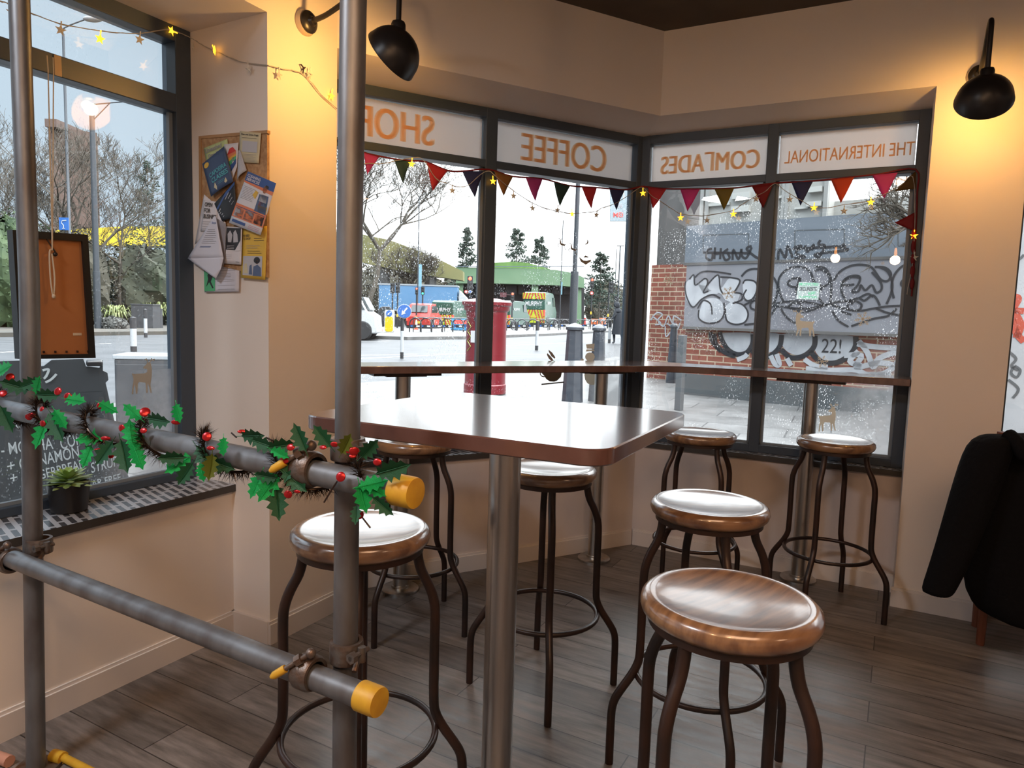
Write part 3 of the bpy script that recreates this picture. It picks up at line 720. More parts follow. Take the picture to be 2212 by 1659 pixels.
mb = MB(); T0 = FP.pt(108, 122, -.0); T1 = FP.pt(113, 540, -.004)
mb.tube([T0 - PW.t * .01, T0 + V((0, 0, -.05)) - PW.t * .008, T1], .0022, 6); mb.tube([T0 + PW.t * .01, T0 + V((0, 0, -.05)) + PW.t * .010, T1], .0022, 6)
mb.tube(smoothpath([T1, FP.pt(107, 545, -.006), FP.pt(109, 600, -.006), FP.pt(115, 640, -.006), FP.pt(118, 600, -.006), FP.pt(112, 548, -.006)], 4), .0028, 6)
mb.ball(FP.pt(116, 640, -.008), .006, 6, (1, 1, 1.4)); mb.build('hanging_cord', m_cord, pic)
mb = MB(); mb.tube([FP.pt(120, 545, -.004), FP.pt(100, 515, .004)], .0025, 6); mb.ball(FP.pt(119, 549, -.004), .008, 8); mb.build('hanger', m_dark, pic)
mb = MB(); mb.slab(GW, GW.uz(104, 130)[0] - .012, GW.uz(104, 130)[0] + .012, -.060, -.0575, 2.222, 2.292); tag(mb.build('tape_strip', M('masking_tape', (.50, .36, .22), .7), smooth=False), 'strip of beige tape on the left window transom above the hanging cord', 'tape')

# ---------------------------------------------------------------- pin board and flyers on the left reveal
def rvq(mb, P, ex, th=.0008, mi=0):
    mb.poly([rv(*p, ex) for p in P], RP.n * th, mi)
pb_ = thing('pin_board', 'cork pin board with wooden edge covered in flyers beside the left window', 'notice board', rv(510, 450))
mb = MB(); rvq(mb, [(439, 300), (441, 565), (582, 600), (582, 285)], .001, .012); mb.build('cork', M('cork', (.50, .32, .17), .85, noise=(60, (.36, .20, .10), 3, (1, 1, 1))), pb_, smooth=False)
mb = MB(); rvq(mb, [(436, 296), (436, 302), (584, 290), (584, 283)], .001, .016); rvq(mb, [(436, 300), (438, 566), (443, 566), (441, 302)], .001, .016); mb.build('wood_edge', M('board_edge', (.42, .24, .11), .6), pb_, smooth=False)
def flyer(name, label, quad, ex, bg, items, curl=0, mirror=False):
    """quad: four photo points tl,tr,br,bl read on the reveal; items: rects/text in 0..1 page space"""
    Q = [rv(*p, ex) for p in quad]
    t = thing(name, label, 'flyer', (Q[0] + Q[2]) / 2, 0, 'flyers on the pin board')
    nrm = RP.n
    def fn(u, v, e=0):   # u right, v down
        a_ = Q[0] * (1 - u) + Q[1] * u; b_ = Q[3] * (1 - u) + Q[2] * u; p = a_ * (1 - v) + b_ * v
        return p + nrm * (e + curl * math.sin(math.pi * u) * v)
    N = 8; mb = MB()
    vs = [fn(i / N, j / N) for j in range(N + 1) for i in range(N + 1)]
    mb.add(vs, [(j * (N + 1) + i, j * (N + 1) + i + 1, (j + 1) * (N + 1) + i + 1, (j + 1) * (N + 1) + i) for j in range(N) for i in range(N)])
    o = mb.build('sheet', bg, t); o.modifiers.new('s', 'SOLIDIFY').thickness = .0006
    groups = {}
    for it in items:
        if it[0] == 'r':
            _, u0, v0, u1, v1, mt, nm = it; k = (nm, mt); g = groups.setdefault(k, MB()); n_ = 4
            vs = [fn(u0 + (u1 - u0) * i / n_, v0 + (v1 - v0) * j / n_, .0012) for j in range(n_ + 1) for i in range(n_ + 1)]
            g.add(vs, [(j * (n_ + 1) + i, j * (n_ + 1) + i + 1, (j + 1) * (n_ + 1) + i + 1, (j + 1) * (n_ + 1) + i) for j in range(n_) for i in range(n_)])
        elif it[0] == 't':
            _, s_, u0, v0, u1, v1, mt = it; g = groups.setdefault(('lettering', mt), MB())
            text_to(g, s_, lambda a_, b_: fn(u0 + (u1 - u0) * a_, v1 + (v0 - v1) * b_, .0022), .02)
        elif it[0] == 'l':
            _, u0, v0, u1, v1, n_, mt = it; g = groups.setdefault(('print_lines', mt), MB())
            for k_ in range(n_):
                vv = v0 + (v1 - v0) * k_ / max(1, n_ - 1); uu = u1 - random.uniform(0, .25) * (u1 - u0); h_ = .008
                g.add([fn(u0, vv, .0014), fn(uu, vv, .0014), fn(uu, vv + h_, .0014), fn(u0, vv + h_, .0014)], [(0, 1, 2, 3)])
        elif it[0] == 'p':
            _, P_, mt, nm = it; g = groups.setdefault((nm, mt), MB()); g.add([fn(a_, b_, .0018) for a_, b_ in P_], [tuple(range(len(P_)))])
    for (nm, mt), g in groups.items(): g.build(nm, mt, t, smooth=False)
    return t
def C_(n, *c): return M('print_' + n, c, .55)
kw, kk, kg, kb, ky, ko, kr = C_('white', .72, .70, .74), C_('black', .02, .02, .025), C_('grey', .30, .29, .32), C_('blue', .045, .10, .30), C_('yellow', .72, .46, .06), C_('orange', .72, .22, .10), C_('red', .60, .05, .04)
kgr, kcy, ksl, kpk, klg, kbe = C_('green', .10, .45, .22), C_('cyan', .10, .42, .48), C_('slate', .045, .075, .16), C_('pink', .6, .25, .3), C_('lightgreen', .48, .56, .26), C_('beige', .62, .55, .36)
kgy2, kdb, ksk = C_('pale_grey', .50, .50, .54), C_('denim', .09, .13, .24), C_('skin', .30, .14, .08)
flyer('yoga_flyer', 'small beige yoga notice with a grey picture at the top right of the board', [(518, 283), (564, 287), (559, 353), (516, 350)], .020, kbe,
      [('t', 'Rise and Shine Yoga', .1, .06, .9, .14, kk), ('l', .12, .2, .88, .22, 1, kk), ('r', .15, .30, .88, .66, kgy2, 'picture'), ('l', .2, .73, .85, .95, 6, kg)])
flyer('green_flyer', 'pale green dog care notice behind the blue class flyer', [(440, 320), (491, 300), (494, 330), (446, 352)], .018, klg,
      [('t', 'Unleashed', .05, .10, .75, .42, kg), ('t', 'Dog Care', .15, .55, .8, .82, kg)])
flyer('rainbow_house_flyer', 'white flyer with a rainbow striped house', [(484, 312), (515, 308), (512, 360), (500, 395)], .022, kw,
      [('p', [(.1, .3), (.35, .15), (.6, .12), (.85, .3)], kr, 'red_roof'), ('r', .15, .3, .85, .40, ko, 'orange_stripe'), ('r', .15, .4, .85, .48, ky, 'yellow_stripe'), ('r', .15, .48, .85, .6, kgr, 'green_stripe'), ('r', .2, .6, .85, .78, kb, 'blue_stripe'), ('r', .42, .45, .62, .62, kw, 'window')])
flyer('curled_flyer', 'pinkish curled sheet hanging between the rainbow flyer and yoga notice', [(515, 325), (519, 325), (533, 368), (512, 390)], .024, kgy2, [('l', .1, .1, .9, .9, 10, kg)], .01)
flyer('class_flyer', 'dark blue dance class flyer with cyan lettering', [(437, 354), (484, 316), (504, 392), (456, 425)], .034, ksl,
      [('t', 'CAPOEIRA', .18, .40, .92, .53, kcy), ('t', 'CLASSES', .22, .57, .92, .71, kcy), ('p', [(.16 + .11 * math.cos(i * .5236), .13 + .075 * math.sin(i * .5236)) for i in range(12)], ky, 'round_emblem'), ('l', .45, .78, .8, .82, 2, kcy), ('p', [(.25, .85), (.33, .72), (.38, .86), (.36, .97), (.31, .9)], kbe, 'dancer'), ('p', [(.7, .88), (.78, .78), (.82, .9), (.75, .93)], kbe, 'dancer')], .006)
flyer('black_leaflet', 'glossy black leaflet with white streaks under the class flyer', [(463, 440), (507, 392), (512, 470), (480, 478)], .028, C_('gloss_black', .012, .014, .02),
      [('p', [(.05, .5), (.7, .12), (.72, .15), (.07, .54)], kgy2, 'streak'), ('p', [(.05, .62), (.8, .22), (.81, .25), (.07, .65)], kgy2, 'streak'), ('p', [(.15, .72), (.85, .36), (.86, .38), (.17, .75)], kgy2, 'streak'), ('p', [(.2, .84), (.9, .5), (.91, .51), (.22, .86)], kgy2, 'streak'), ('p', [(.5, .05), (1, 0), (1, .08), (.5, .18)], kb, 'blue_flash'), ('p', [(.02, .3), (.6, .02), (.62, .08), (.05, .4)], kb, 'blue_flash')], .008)
flyer('cleaning_flyer', 'blue and orange cleaning services flyer overhanging the wall corner', [(536, 370), (597, 396), (563, 508), (495, 481)], .040, kw,
      [('r', 0, 0, 1, .17, kb, 'blue_header'), ('p', [(0, .17), (1, .17), (1, .24), (.0, .20)], ko, 'orange_band'), ('t', 'CLEANING', .05, .035, .5, .085, kw), ('t', 'SERVICES', .05, .10, .5, .15, kw), ('l', .06, .26, .48, .48, 9, kg),
       ('p', [(.60, .30), (.9, .28), (.97, .62), (.6, .62)], kdb, 'apron'), ('p', [(.66, .28), (.86, .28), (.88, .42), (.64, .42)], kgy2, 'shirt'), ('p', [(.70 + .07 * math.cos(i * .5236) + .03, .19 + .07 * math.sin(i * .5236)) for i in range(12)], ksk, 'face'), ('p', [(.68, .16), (.73, .10), (.82, .11), (.83, .16)], kk, 'hair'),
       ('p', [(.40, .36), (.46, .26), (.55, .28), (.52, .42)], ky, 'glove'), ('p', [(.66, .50), (.96, .48), (.98, .60), (.72, .62)], ky, 'cloth'), ('p', [(.68, .42), (.8, .40), (.8, .52), (.66, .5)], kpk, 'bottle'), ('p', [(.8, .42), (.93, .40), (.95, .5), (.8, .52)], kcy, 'bottle'),
       ('r', 0, .60, 1, .64, ko, 'orange_band'), ('r', 0, .64, 1, .86, ko, 'photo_strip'), ('r', 0, .645, .98, .66, kb, 'blue_line'), ('r', .04, .67, .31, .84, kgy2, 'photo'), ('r', .36, .67, .64, .84, kg, 'photo'), ('r', .69, .67, .96, .84, kk, 'photo'), ('r', .06, .90, .48, .955, kb, 'button'), ('l', .58, .90, .95, .96, 3, kpk)])
flyer('open_notice', 'white notice with bold black capitals at the left of the board', [(441, 420), (455, 432), (488, 482), (421, 528)], .022, kw, [])
flyer('opening_notice', 'white notice reading open for business', [(441, 432), (470, 436), (466, 500), (433, 500)], .026, kw,
      [('t', 'OPEN', .12, .06, .66, .20, kk), ('t', 'FOR', .12, .25, .56, .39, kk), ('t', 'BUSINESS', .12, .44, 1.0, .58, kk), ('l', .1, .68, .8, .9, 4, kg)])
flyer('curling_letter', 'large white letter with blue print curling out from the board', [(462, 468), (466, 468), (483, 560), (405, 558)], .045, C_('lilac_white', .62, .62, .70),
      [('t', 'Thank you', .3, .12, .9, .18, kb), ('l', .2, .3, .85, .62, 8, kg), ('l', .2, .7, .7, .72, 2, kb)], .0)
flyer('letter_lower', 'lower folded half of the curling white letter', [(405, 558), (483, 556), (478, 580), (466, 602)], .046, C_('lilac_white', .62, .62, .70), [])
flyer('grey_flyer', 'grey sheet half hidden between the curling letter and photo leaflet', [(466, 470), (488, 484), (486, 560), (481, 580)], .028, kg, [])
flyer('photo_leaflet', 'white leaflet with a black and white crowd photograph', [(488, 489), (523, 491), (521, 572), (483, 569)], .024, kw,
      [('r', .08, .03, .94, .62, kk, 'photo'), ('p', [(.15, .2), (.3, .1), (.45, .22), (.4, .42), (.2, .42)], kgy2, 'figure'), ('p', [(.5, .15), (.62, .08), (.75, .2), (.8, .4), (.52, .42)], kgy2, 'figure'), ('p', [(.78, .5), (.94, .35), (.94, .62), (.6, .66)], kw, 'white_wedge'), ('l', .14, .5, .6, .58, 3, kw), ('l', .1, .75, .5, .85, 3, kgy2), ('l', .7, .93, .95, .95, 1, kk)])
flyer('yellow_flyer', 'yellow flyer with black print and a group photograph at its foot', [(524, 492), (577, 488), (573, 605), (520, 600)], .018, ky,
      [('t', 'IN NEED', .06, .14, .32, .185, kk), ('t', 'TO SHOP', .06, .20, .36, .245, kk), ('l', .5, .22, .9, .26, 2, kk), ('l', .2, .36, .75, .4, 2, kg), ('l', .25, .46, .9, .5, 2, kk), ('r', .08, .56, .86, .94, kgy2, 'photo'), ('p', [(.5, .94), (.52, .76), (.68, .72), (.82, .78), (.84, .94)], kdb, 'jacket'),
       ('p', [(.65 + .13 * math.cos(i * .5236), .64 + .065 * math.sin(i * .5236)) for i in range(12)], kk, 'hair'), ('p', [(.66 + .06 * math.cos(i * .5236), .67 + .04 * math.sin(i * .5236)) for i in range(12)], ksk, 'face'), ('p', [(.12, .9), (.15, .72), (.24, .70), (.3, .9)], kbe, 'figure'), ('p', [(.34, .92), (.36, .75), (.44, .72), (.48, .92)], kdb, 'figure')])
flyer('sport_flyer', 'white flyer with a green sports picture at the foot of the board', [(441, 575), (517, 570), (516, 630), (442, 631)], .012, C_('lilac_white', .62, .62, .70),
      [('r', 0, .0, .32, .97, kgr, 'green_panel'), ('p', [(.1, .35), (.2, .2), (.26, .4), (.2, .6), (.28, .85), (.24, .86), (.15, .62), (.06, .8), (.12, .5)], kk, 'player'), ('l', .4, .08, .95, .2, 3, kk), ('l', .38, .32, .88, .6, 6, kg), ('l', .4, .75, .9, .77, 1, kg), ('l', .4, .9, .95, .93, 1, kk)])
# ---------------------------------------------------------------- holly garland on the upper rail
m_leaf_lit = M('holly_foil_lit', (.015, .52, .13), .28, .55, noise=(40, (.01, .33, .07), 3, (1, 1, 1)), bump=(90, .5))  # leaves catching the window: glare put into a brighter green
m_leaf_shaded = M('holly_foil_shaded', (.006, .075, .028), .45, .2, bump=(60, .3))  # darker copy of the same foil, shade of leaves tilted away
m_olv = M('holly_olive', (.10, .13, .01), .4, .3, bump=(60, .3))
m_berry = M('berry_red_foil', (.42, .015, .02), .25, .55)
m_tinsel = M('tinsel_dark', (.035, .02, .012), .3, .7)
gar = thing('holly_garland', 'tinsel garland of green foil holly and red berries wound on the upper rail', 'garland', SP.at(.9, 1.12, FO))
def leaf_mesh(mat):
    half = [(0, 0), (.10, .05), (.14, .20), (.25, .12), (.36, .30), (.46, .17), (.58, .29), (.68, .14), (.80, .19), (.86, .07), (1, 0)]
    mb = MB()
    for sg in (1, -1):
        P = [(x, y * sg, abs(y) * .38 + .10 * x * x) for x, y in half]; mid = [(x, 0, .10 * x * x) for x, y in half]
        n = len(P); fs = []
        for i in range(n - 1):
            q = [i, i + 1, n + i + 1, n + i]; fs.append(tuple(q))
        mb.add(P + mid, fs)
    mb.tube([(-.15, 0, 0), (.9, 0, .085)], .012, 4)
    return mb
protoL = {}
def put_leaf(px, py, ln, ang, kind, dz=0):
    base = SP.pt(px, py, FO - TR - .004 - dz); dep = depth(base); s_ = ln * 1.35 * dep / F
    mt = {'b': m_leaf_lit, 'd': m_leaf_shaded, 'o': m_olv}[kind]
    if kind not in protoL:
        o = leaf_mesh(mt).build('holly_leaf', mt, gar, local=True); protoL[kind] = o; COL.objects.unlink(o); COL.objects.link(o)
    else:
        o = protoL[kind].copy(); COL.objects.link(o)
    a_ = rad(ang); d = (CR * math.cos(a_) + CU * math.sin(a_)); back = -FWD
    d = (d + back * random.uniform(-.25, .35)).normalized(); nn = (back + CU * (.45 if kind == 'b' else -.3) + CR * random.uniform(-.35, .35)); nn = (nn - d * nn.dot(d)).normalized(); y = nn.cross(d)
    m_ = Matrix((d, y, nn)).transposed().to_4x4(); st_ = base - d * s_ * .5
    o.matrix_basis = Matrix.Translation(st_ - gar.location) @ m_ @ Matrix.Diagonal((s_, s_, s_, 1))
    if kind == 'b': o['label'] = 'shiny bright green leaf with window glare in its colour'
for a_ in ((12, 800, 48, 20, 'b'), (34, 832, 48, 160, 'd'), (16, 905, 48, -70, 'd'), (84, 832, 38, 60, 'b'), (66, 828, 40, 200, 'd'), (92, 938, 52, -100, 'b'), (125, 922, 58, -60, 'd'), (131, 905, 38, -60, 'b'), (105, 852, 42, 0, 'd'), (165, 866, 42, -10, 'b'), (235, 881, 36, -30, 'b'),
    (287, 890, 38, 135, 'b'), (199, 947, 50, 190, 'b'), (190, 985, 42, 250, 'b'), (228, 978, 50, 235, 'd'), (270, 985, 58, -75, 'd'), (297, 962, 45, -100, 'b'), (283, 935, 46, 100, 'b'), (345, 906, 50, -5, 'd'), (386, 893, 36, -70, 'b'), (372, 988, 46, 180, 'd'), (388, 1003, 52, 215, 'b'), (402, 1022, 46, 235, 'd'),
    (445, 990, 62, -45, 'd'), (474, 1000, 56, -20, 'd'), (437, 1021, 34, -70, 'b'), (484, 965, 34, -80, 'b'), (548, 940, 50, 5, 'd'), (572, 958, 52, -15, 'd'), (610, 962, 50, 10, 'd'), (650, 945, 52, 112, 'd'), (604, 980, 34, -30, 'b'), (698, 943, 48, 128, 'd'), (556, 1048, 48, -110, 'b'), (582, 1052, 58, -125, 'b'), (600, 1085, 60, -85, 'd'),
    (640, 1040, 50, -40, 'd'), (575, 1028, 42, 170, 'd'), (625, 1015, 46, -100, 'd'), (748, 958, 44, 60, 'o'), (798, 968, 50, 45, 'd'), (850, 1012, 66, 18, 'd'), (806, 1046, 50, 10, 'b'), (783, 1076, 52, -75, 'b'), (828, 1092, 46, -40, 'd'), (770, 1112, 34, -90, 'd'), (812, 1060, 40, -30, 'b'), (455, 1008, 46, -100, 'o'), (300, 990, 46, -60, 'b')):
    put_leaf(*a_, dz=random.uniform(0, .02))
protoB = None
for (x, y, r_, sq) in ((125, 845, 9, 1), (147, 858, 10, 1), (90, 883, 6, 1), (70, 897, 10, .6), (92, 915, 9, .8), (62, 901, 8, .9), (220, 876, 10, .8), (313, 890, 11, 1), (263, 925, 9, .9), (228, 947, 11, .4), (310, 930, 8, .8), (380, 912, 11, .5), (447, 943, 10, 1), (523, 932, 10, .3), (455, 968, 11, .4), (383, 990, 6, 1), (615, 992, 11, .9),
    (628, 966, 10, .8), (622, 1068, 10, .9), (765, 975, 11, .9), (736, 1030, 11, 1), (776, 1112, 10, 1), (815, 998, 10, .8), (762, 985, 8, .6), (698, 966, 9, .6), (22, 815, 9, 1), (6, 850, 8, 1), (722, 960, 9, .7), (642, 1062, 8, .5), (212, 972, 9, .35), (240, 985, 7, .8), (755, 972, 9, .9)):
    p = SP.pt(x, y, FO - TR - .014); s_ = r_ * depth(p) / F
    if protoB is None:
        mb = MB(); mb.ball((0, 0, 0), 1, 12, (1, 1, .28)); protoB = mb.build('berry', m_berry, gar, local=True); o = protoB
    else: o = protoB.copy(); COL.objects.link(o)
    rot = (-FWD + CU * random.uniform(-.3, .6) + CR * random.uniform(-.4, .4)).normalized().to_track_quat('Z', 'Y').to_matrix().to_4x4()
    o.matrix_basis = Matrix.Translation(p - gar.location) @ rot @ Matrix.Diagonal((s_, s_ * max(sq, .45), s_, 1))
mb = MB(); uA = SP.uz(0, 850, FO)[0] - .05; uBn = SP.uz(800, 1040, FO)[0]
wire = []
NT = 620
for i in range(NT + 1):
    f_ = i / NT; u_ = uA + (uBn - uA) * f_; th = f_ * 2 * math.pi * 6.3 + .6
    c = SP.at(u_, 1.122 + (1.090 - 1.122) * f_, FO); d2 = SP.n * math.cos(th) + V((0, 0, 1)) * math.sin(th)
    p = c + d2 * (TR + .008); wire.append(p)
    for k in range(7):
        q = (d2 + V((random.uniform(-1, 1), random.uniform(-1, 1), random.uniform(-1, 1)))).normalized() * random.uniform(.016, .036)
        e_ = V((random.uniform(-1, 1), random.uniform(-1, 1), random.uniform(-1, 1))).normalized() * .0012
        mb.add([p - e_, p + e_, p + q], [(0, 1, 2)])
mb.tube(wire, .003, 5); o = mb.build('tinsel', m_tinsel, gar); o['kind'] = 'stuff'
mb = MB()
for a_, b_ in (((700, 1085), (715, 1060)), ((715, 1060), (728, 1040)), ((765, 1095), (800, 1140)), ((500, 935), (511, 945)), ((575, 945), (590, 952))):
    mb.tube([SP.pt(*a_, FO - .03), SP.pt(*b_, FO - .03)], .0018, 5)
mb.build('wire_tail', m_dark, gar)

# ---------------------------------------------------------------- succulent on the left sill
sp_ = atz(150, 1103, ZS)
sc_ = thing('potted_succulent', 'small green succulent in a black pot on the left window sill', 'plant', (sp_.x, sp_.y, ZS))
k_ = 1.0
mb = MB(); mb.lathe([(.052, 0), (.058, .004), (.068, .098), (.069, .104), (.064, .105), (.062, .092), (1e-4, .090)], 32); mb.build('pot', m_black, sc_, local=True)
mb = MB(); mb.lathe([(.062, .091), (.03, .097), (1e-4, .099)], 24); mb.build('soil', M('soil', (.02, .014, .01), .95), sc_, local=True)
m_succ = M('succulent_leaf', (.26, .42, .10), .45, noise=(9, (.40, .50, .28), 2, (1, 1, 1)))
mb = MB()
for ring, (n_, ln, el, z0) in enumerate(((12, .078, 8, .10), (11, .070, 22, .106), (9, .058, 40, .112), (7, .042, 58, .116), (4, .026, 75, .12))):
    for i in range(n_):
        a_ = 2 * math.pi * (i + ring * .5) / n_ + random.uniform(-.1, .1); e_ = rad(el + random.uniform(-6, 6))
        d = V((math.cos(a_) * math.cos(e_), math.sin(a_) * math.cos(e_), math.sin(e_))); sd = V((-math.sin(a_), math.cos(a_), 0)); up = d.cross(sd) * -1
        w_ = .013 if ring < 3 else .010; vs = []; prof = ((0, .5, .5), (.3, .95, .8), (.6, 1.0, .8), (.85, .6, .45), (1, .03, .03))
        for t_, ww, hh in prof:
            c = V((0, 0, z0)) + d * (.012 + ln * t_) + up * (.010 * t_ * t_)
            vs += [c - sd * w_ * ww, c - up * .005 * hh, c + sd * w_ * ww, c + up * .003 * hh]
        fs = [(4 * i2 + j, 4 * i2 + (j + 1) % 4, 4 * (i2 + 1) + (j + 1) % 4, 4 * (i2 + 1) + j) for i2 in range(4) for j in range(4)]
        mb.add(vs, fs + [(3, 2, 1, 0), (16, 17, 18, 19)])
mb.build('rosette', m_succ, sc_, local=True)
sc_.scale = (1, 1, 1)

# ---------------------------------------------------------------- stickers on the glass
def px2(pl, P): return [pl.uz(*p) for p in P]
DEER = [(0, .44), (.05, .42), (.10, .44), (.55, .42), (.66, .39), (.68, .32), (.62, .29), (.50, .29), (.52, .23), (.62, .18), (.66, .13), (.75, .11), (.83, .14), (.87, .29), (.87, .50), (.83, .65), (.81, .75), (.87, .96), (.82, .98), (.74, .78), (.70, .70), (.68, .78), (.70, .96), (.63, .98), (.61, .78), (.59, .68), (.32, .66), (.27, .71), (.25, .98), (.18, 1.0), (.16, .82), (.14, .73), (.09, .83), (.07, 1.0), (0, 1.0), (.04, .78), (.08, .62), (.06, .52)]
def deer(pl, x0, x1, y0, y1, label, face_left=True):
    def q(u, v): u = u if face_left else 1 - u; return pl.uz(x0 + (x1 - x0) * u, y0 + (y1 - y0) * v)
    mb = MB(); fill(mb, pl, [q(*p) for p in DEER], -.0045)
    w_ = .004
    for st_ in ([(.70, .14), (.66, .05), (.62, 0)], [(.66, .05), (.56, .03)], [(.76, .13), (.84, .06), (1.0, .02)], [(.84, .06), (.86, -.01)], [(.92, .04), (.98, .08)]):
        ribbon(mb, pl, [q(*p) for p in st_], w_, -.0045)
    tag(mb.build('reindeer_sticker', m_fleece, smooth=False), label, 'sticker', 'reindeer window stickers')
deer(GW, 283, 333, 774, 851, 'cream reindeer sticker on the left window in front of the dark utility box')
deer(GB, 1713, 1760, 670, 727, 'cream reindeer sticker facing right on the right bay window above the counter', False)
deer(GB, 1768, 1811, 872, 932, 'cream reindeer sticker facing left low on the right bay window below the counter')
def flake(pl, x, y, r_, label):
    mb = MB(); c = V((*pl.uz(x, y), 0)); e_ = V((*pl.uz(x + r_, y), 0)); R_ = (e_ - c).length; w_ = R_ * .10
    for i in range(6):
        a_ = rad(60 * i + 12); d = V((math.cos(a_), math.sin(a_), 0)); ribbon(mb, pl, [c[:2], (c + d * R_)[:2]], w_, -.0045, smooth=False)
        for f_, l_ in ((.45, .3), (.7, .24)):
            for s_ in (-1, 1):
                b_ = rad(60 * i + 12 + 55 * s_); p = c + d * R_ * f_; ribbon(mb, pl, [p[:2], (p + V((math.cos(b_), math.sin(b_), 0)) * R_ * l_)[:2]], w_ * .8, -.0045, smooth=False)
    fill(mb, pl, [(c.x + R_ * .2 * math.cos(rad(60 * i)), c.y + R_ * .2 * math.sin(rad(60 * i))) for i in range(6)], -.0045)
    tag(mb.build('snowflake_sticker', m_fleece, smooth=False), label, 'sticker', 'snowflake window stickers')
flake(GB, 1574, 633, 15, 'grey snowflake sticker over the bubble graffiti, left pane of right bay')
flake(GB, 1864, 689, 19, 'largest cream snowflake sticker, right of the reindeer sticker on the right bay')
flake(GB, 1776, 781, 15, 'cream snowflake sticker just above the counter below the number graffiti')
flake(GB, 1907, 569, 5, 'tiny snowflake sticker near the orange lamp reflection on the right bay')
flake(GB, 1445, 605, 13, 'pale snowflake sticker over the brick pillar')
m_grs = M('sticker_grey', (.30, .27, .24), .7)
c4 = lambda x, y: (x / 6.144 + 1040, y / 6.144 + 560)
t = thing('coffee_cup_sticker', 'grey steaming coffee cup sticker on the left bay window across the counter', 'sticker', GA.pt(1190, 800, -.0045))
mb = MB(); fill(mb, GA, px2(GA, [c4(*p) for p in ((775, 1490), (1065, 1490), (1050, 1560), (1000, 1610), (960, 1625), (900, 1620), (855, 1590), (830, 1550))]), -.0045)
ribbon(mb, GA, px2(GA, [c4(*p) for p in ((835, 1560), (795, 1550), (775, 1520), (785, 1495))]), .006, -.0045); mb.build('cup', m_grs, t, smooth=False)
mb = MB(); ribbon(mb, GA, px2(GA, [c4(790, 1660), c4(1090, 1630)]), .008, -.0045, smooth=False); mb.build('saucer', m_grs, t, smooth=False)
for P in (((885, 1200), (935, 1240), (975, 1300), (970, 1320), (925, 1290), (890, 1230)), ((870, 1245), (915, 1290), (965, 1360), (945, 1368), (890, 1320), (862, 1265))):
    mb = MB(); fill(mb, GA, px2(GA, [c4(*p) for p in P]), -.0045); mb.build('steam', m_grs, t, smooth=False)
t = thing('snowman_sticker', 'cream snowman sticker with top hat on the left bay window above the counter', 'sticker', GA.pt(1273, 770, -.0045))
mb = MB(); fill(mb, GA, px2(GA, [c4(*p) for p in ((1382, 1130), (1495, 1120), (1490, 1190), (1392, 1186))]), -.0045); fill(mb, GA, px2(GA, [c4(*p) for p in ((1390, 1195), (1485, 1198), (1498, 1218), (1378, 1225))]), -.0045); mb.build('hat', m_fleece, t, smooth=False)
mb = MB(); fill(mb, GA, px2(GA, [c4(1435 + 64 * math.cos(i * .4488), 1295 + 60 * math.sin(i * .4488)) for i in range(14)]), -.0045); mb.build('head', m_fleece, t, smooth=False)
mb = MB(); fill(mb, GA, px2(GA, [c4(1460 + 100 * math.cos(i * .4488), 1540 + 130 * math.sin(i * .4488)) for i in range(14)]), -.0045); mb.build('body', m_fleece, t, smooth=False)
mb = MB(); fill(mb, GA, px2(GA, [c4(1333 + 20 * math.cos(i * .7854), 1335 + 20 * math.sin(i * .7854)) for i in range(8)]), -.0045); mb.build('glove', m_fleece, t, smooth=False)
c9 = lambda x, y: (x / 6.914 + 1200, y / 6.914 + 380)
t = thing('sleigh_sticker', 'small grey flying sleigh drawn by two reindeer, sticker on the left bay window', 'sticker', GA.pt(1245, 545, -.0045))
mb = MB(); fill(mb, GA, px2(GA, [c9(*p) for p in ((352, 1205), (372, 1232), (410, 1262), (455, 1268), (520, 1250), (528, 1275), (445, 1328), (372, 1282), (352, 1240))]), -.0045); fill(mb, GA, px2(GA, [c9(*p) for p in ((405, 1222), (440, 1188), (480, 1205), (490, 1222))]), -.0045); mb.build('sleigh', m_grs, t, smooth=False)
for ox, oy in ((0, 0), (162, 72)):
    mb = MB(); fill(mb, GA, px2(GA, [c9(x + ox, y + oy) for x, y in ((58, 955), (74, 965), (82, 1005), (140, 1025), (132, 1050), (75, 1035), (58, 1010))]), -.0045)
    for P in (((60, 1015), (35, 1020), (28, 1035), (40, 1060)), ((130, 1045), (125, 1070), (152, 1108)), ((62, 960), (55, 940), (40, 935)), ((66, 960), (80, 945), (95, 950)), ((138, 1032), (150, 1025))): ribbon(mb, GA, px2(GA, [c9(x + ox, y + oy) for x, y in P]), .0035, -.0045)
    mb.build('reindeer', m_grs, t, smooth=False)
mb = MB(); ribbon(mb, GA, px2(GA, [c9(90, 980), c9(215, 1028)]), .0015, -.0045, smooth=False); ribbon(mb, GA, px2(GA, [c9(260, 1060), c9(390, 1145)]), .0015, -.0045, smooth=False); mb.build('reins', m_grs, t, smooth=False)
mb = MB(); fill(mb, GA, px2(GA, [c9(*p) for p in ((460, 950), (480, 965), (487, 990), (475, 1015), (450, 1028), (422, 1018), (450, 1012), (465, 992), (466, 970))]), -.0045); tag(mb.build('moon_sticker', m_grs, smooth=False), 'tiny grey crescent moon sticker above the sleigh sticker', 'sticker')
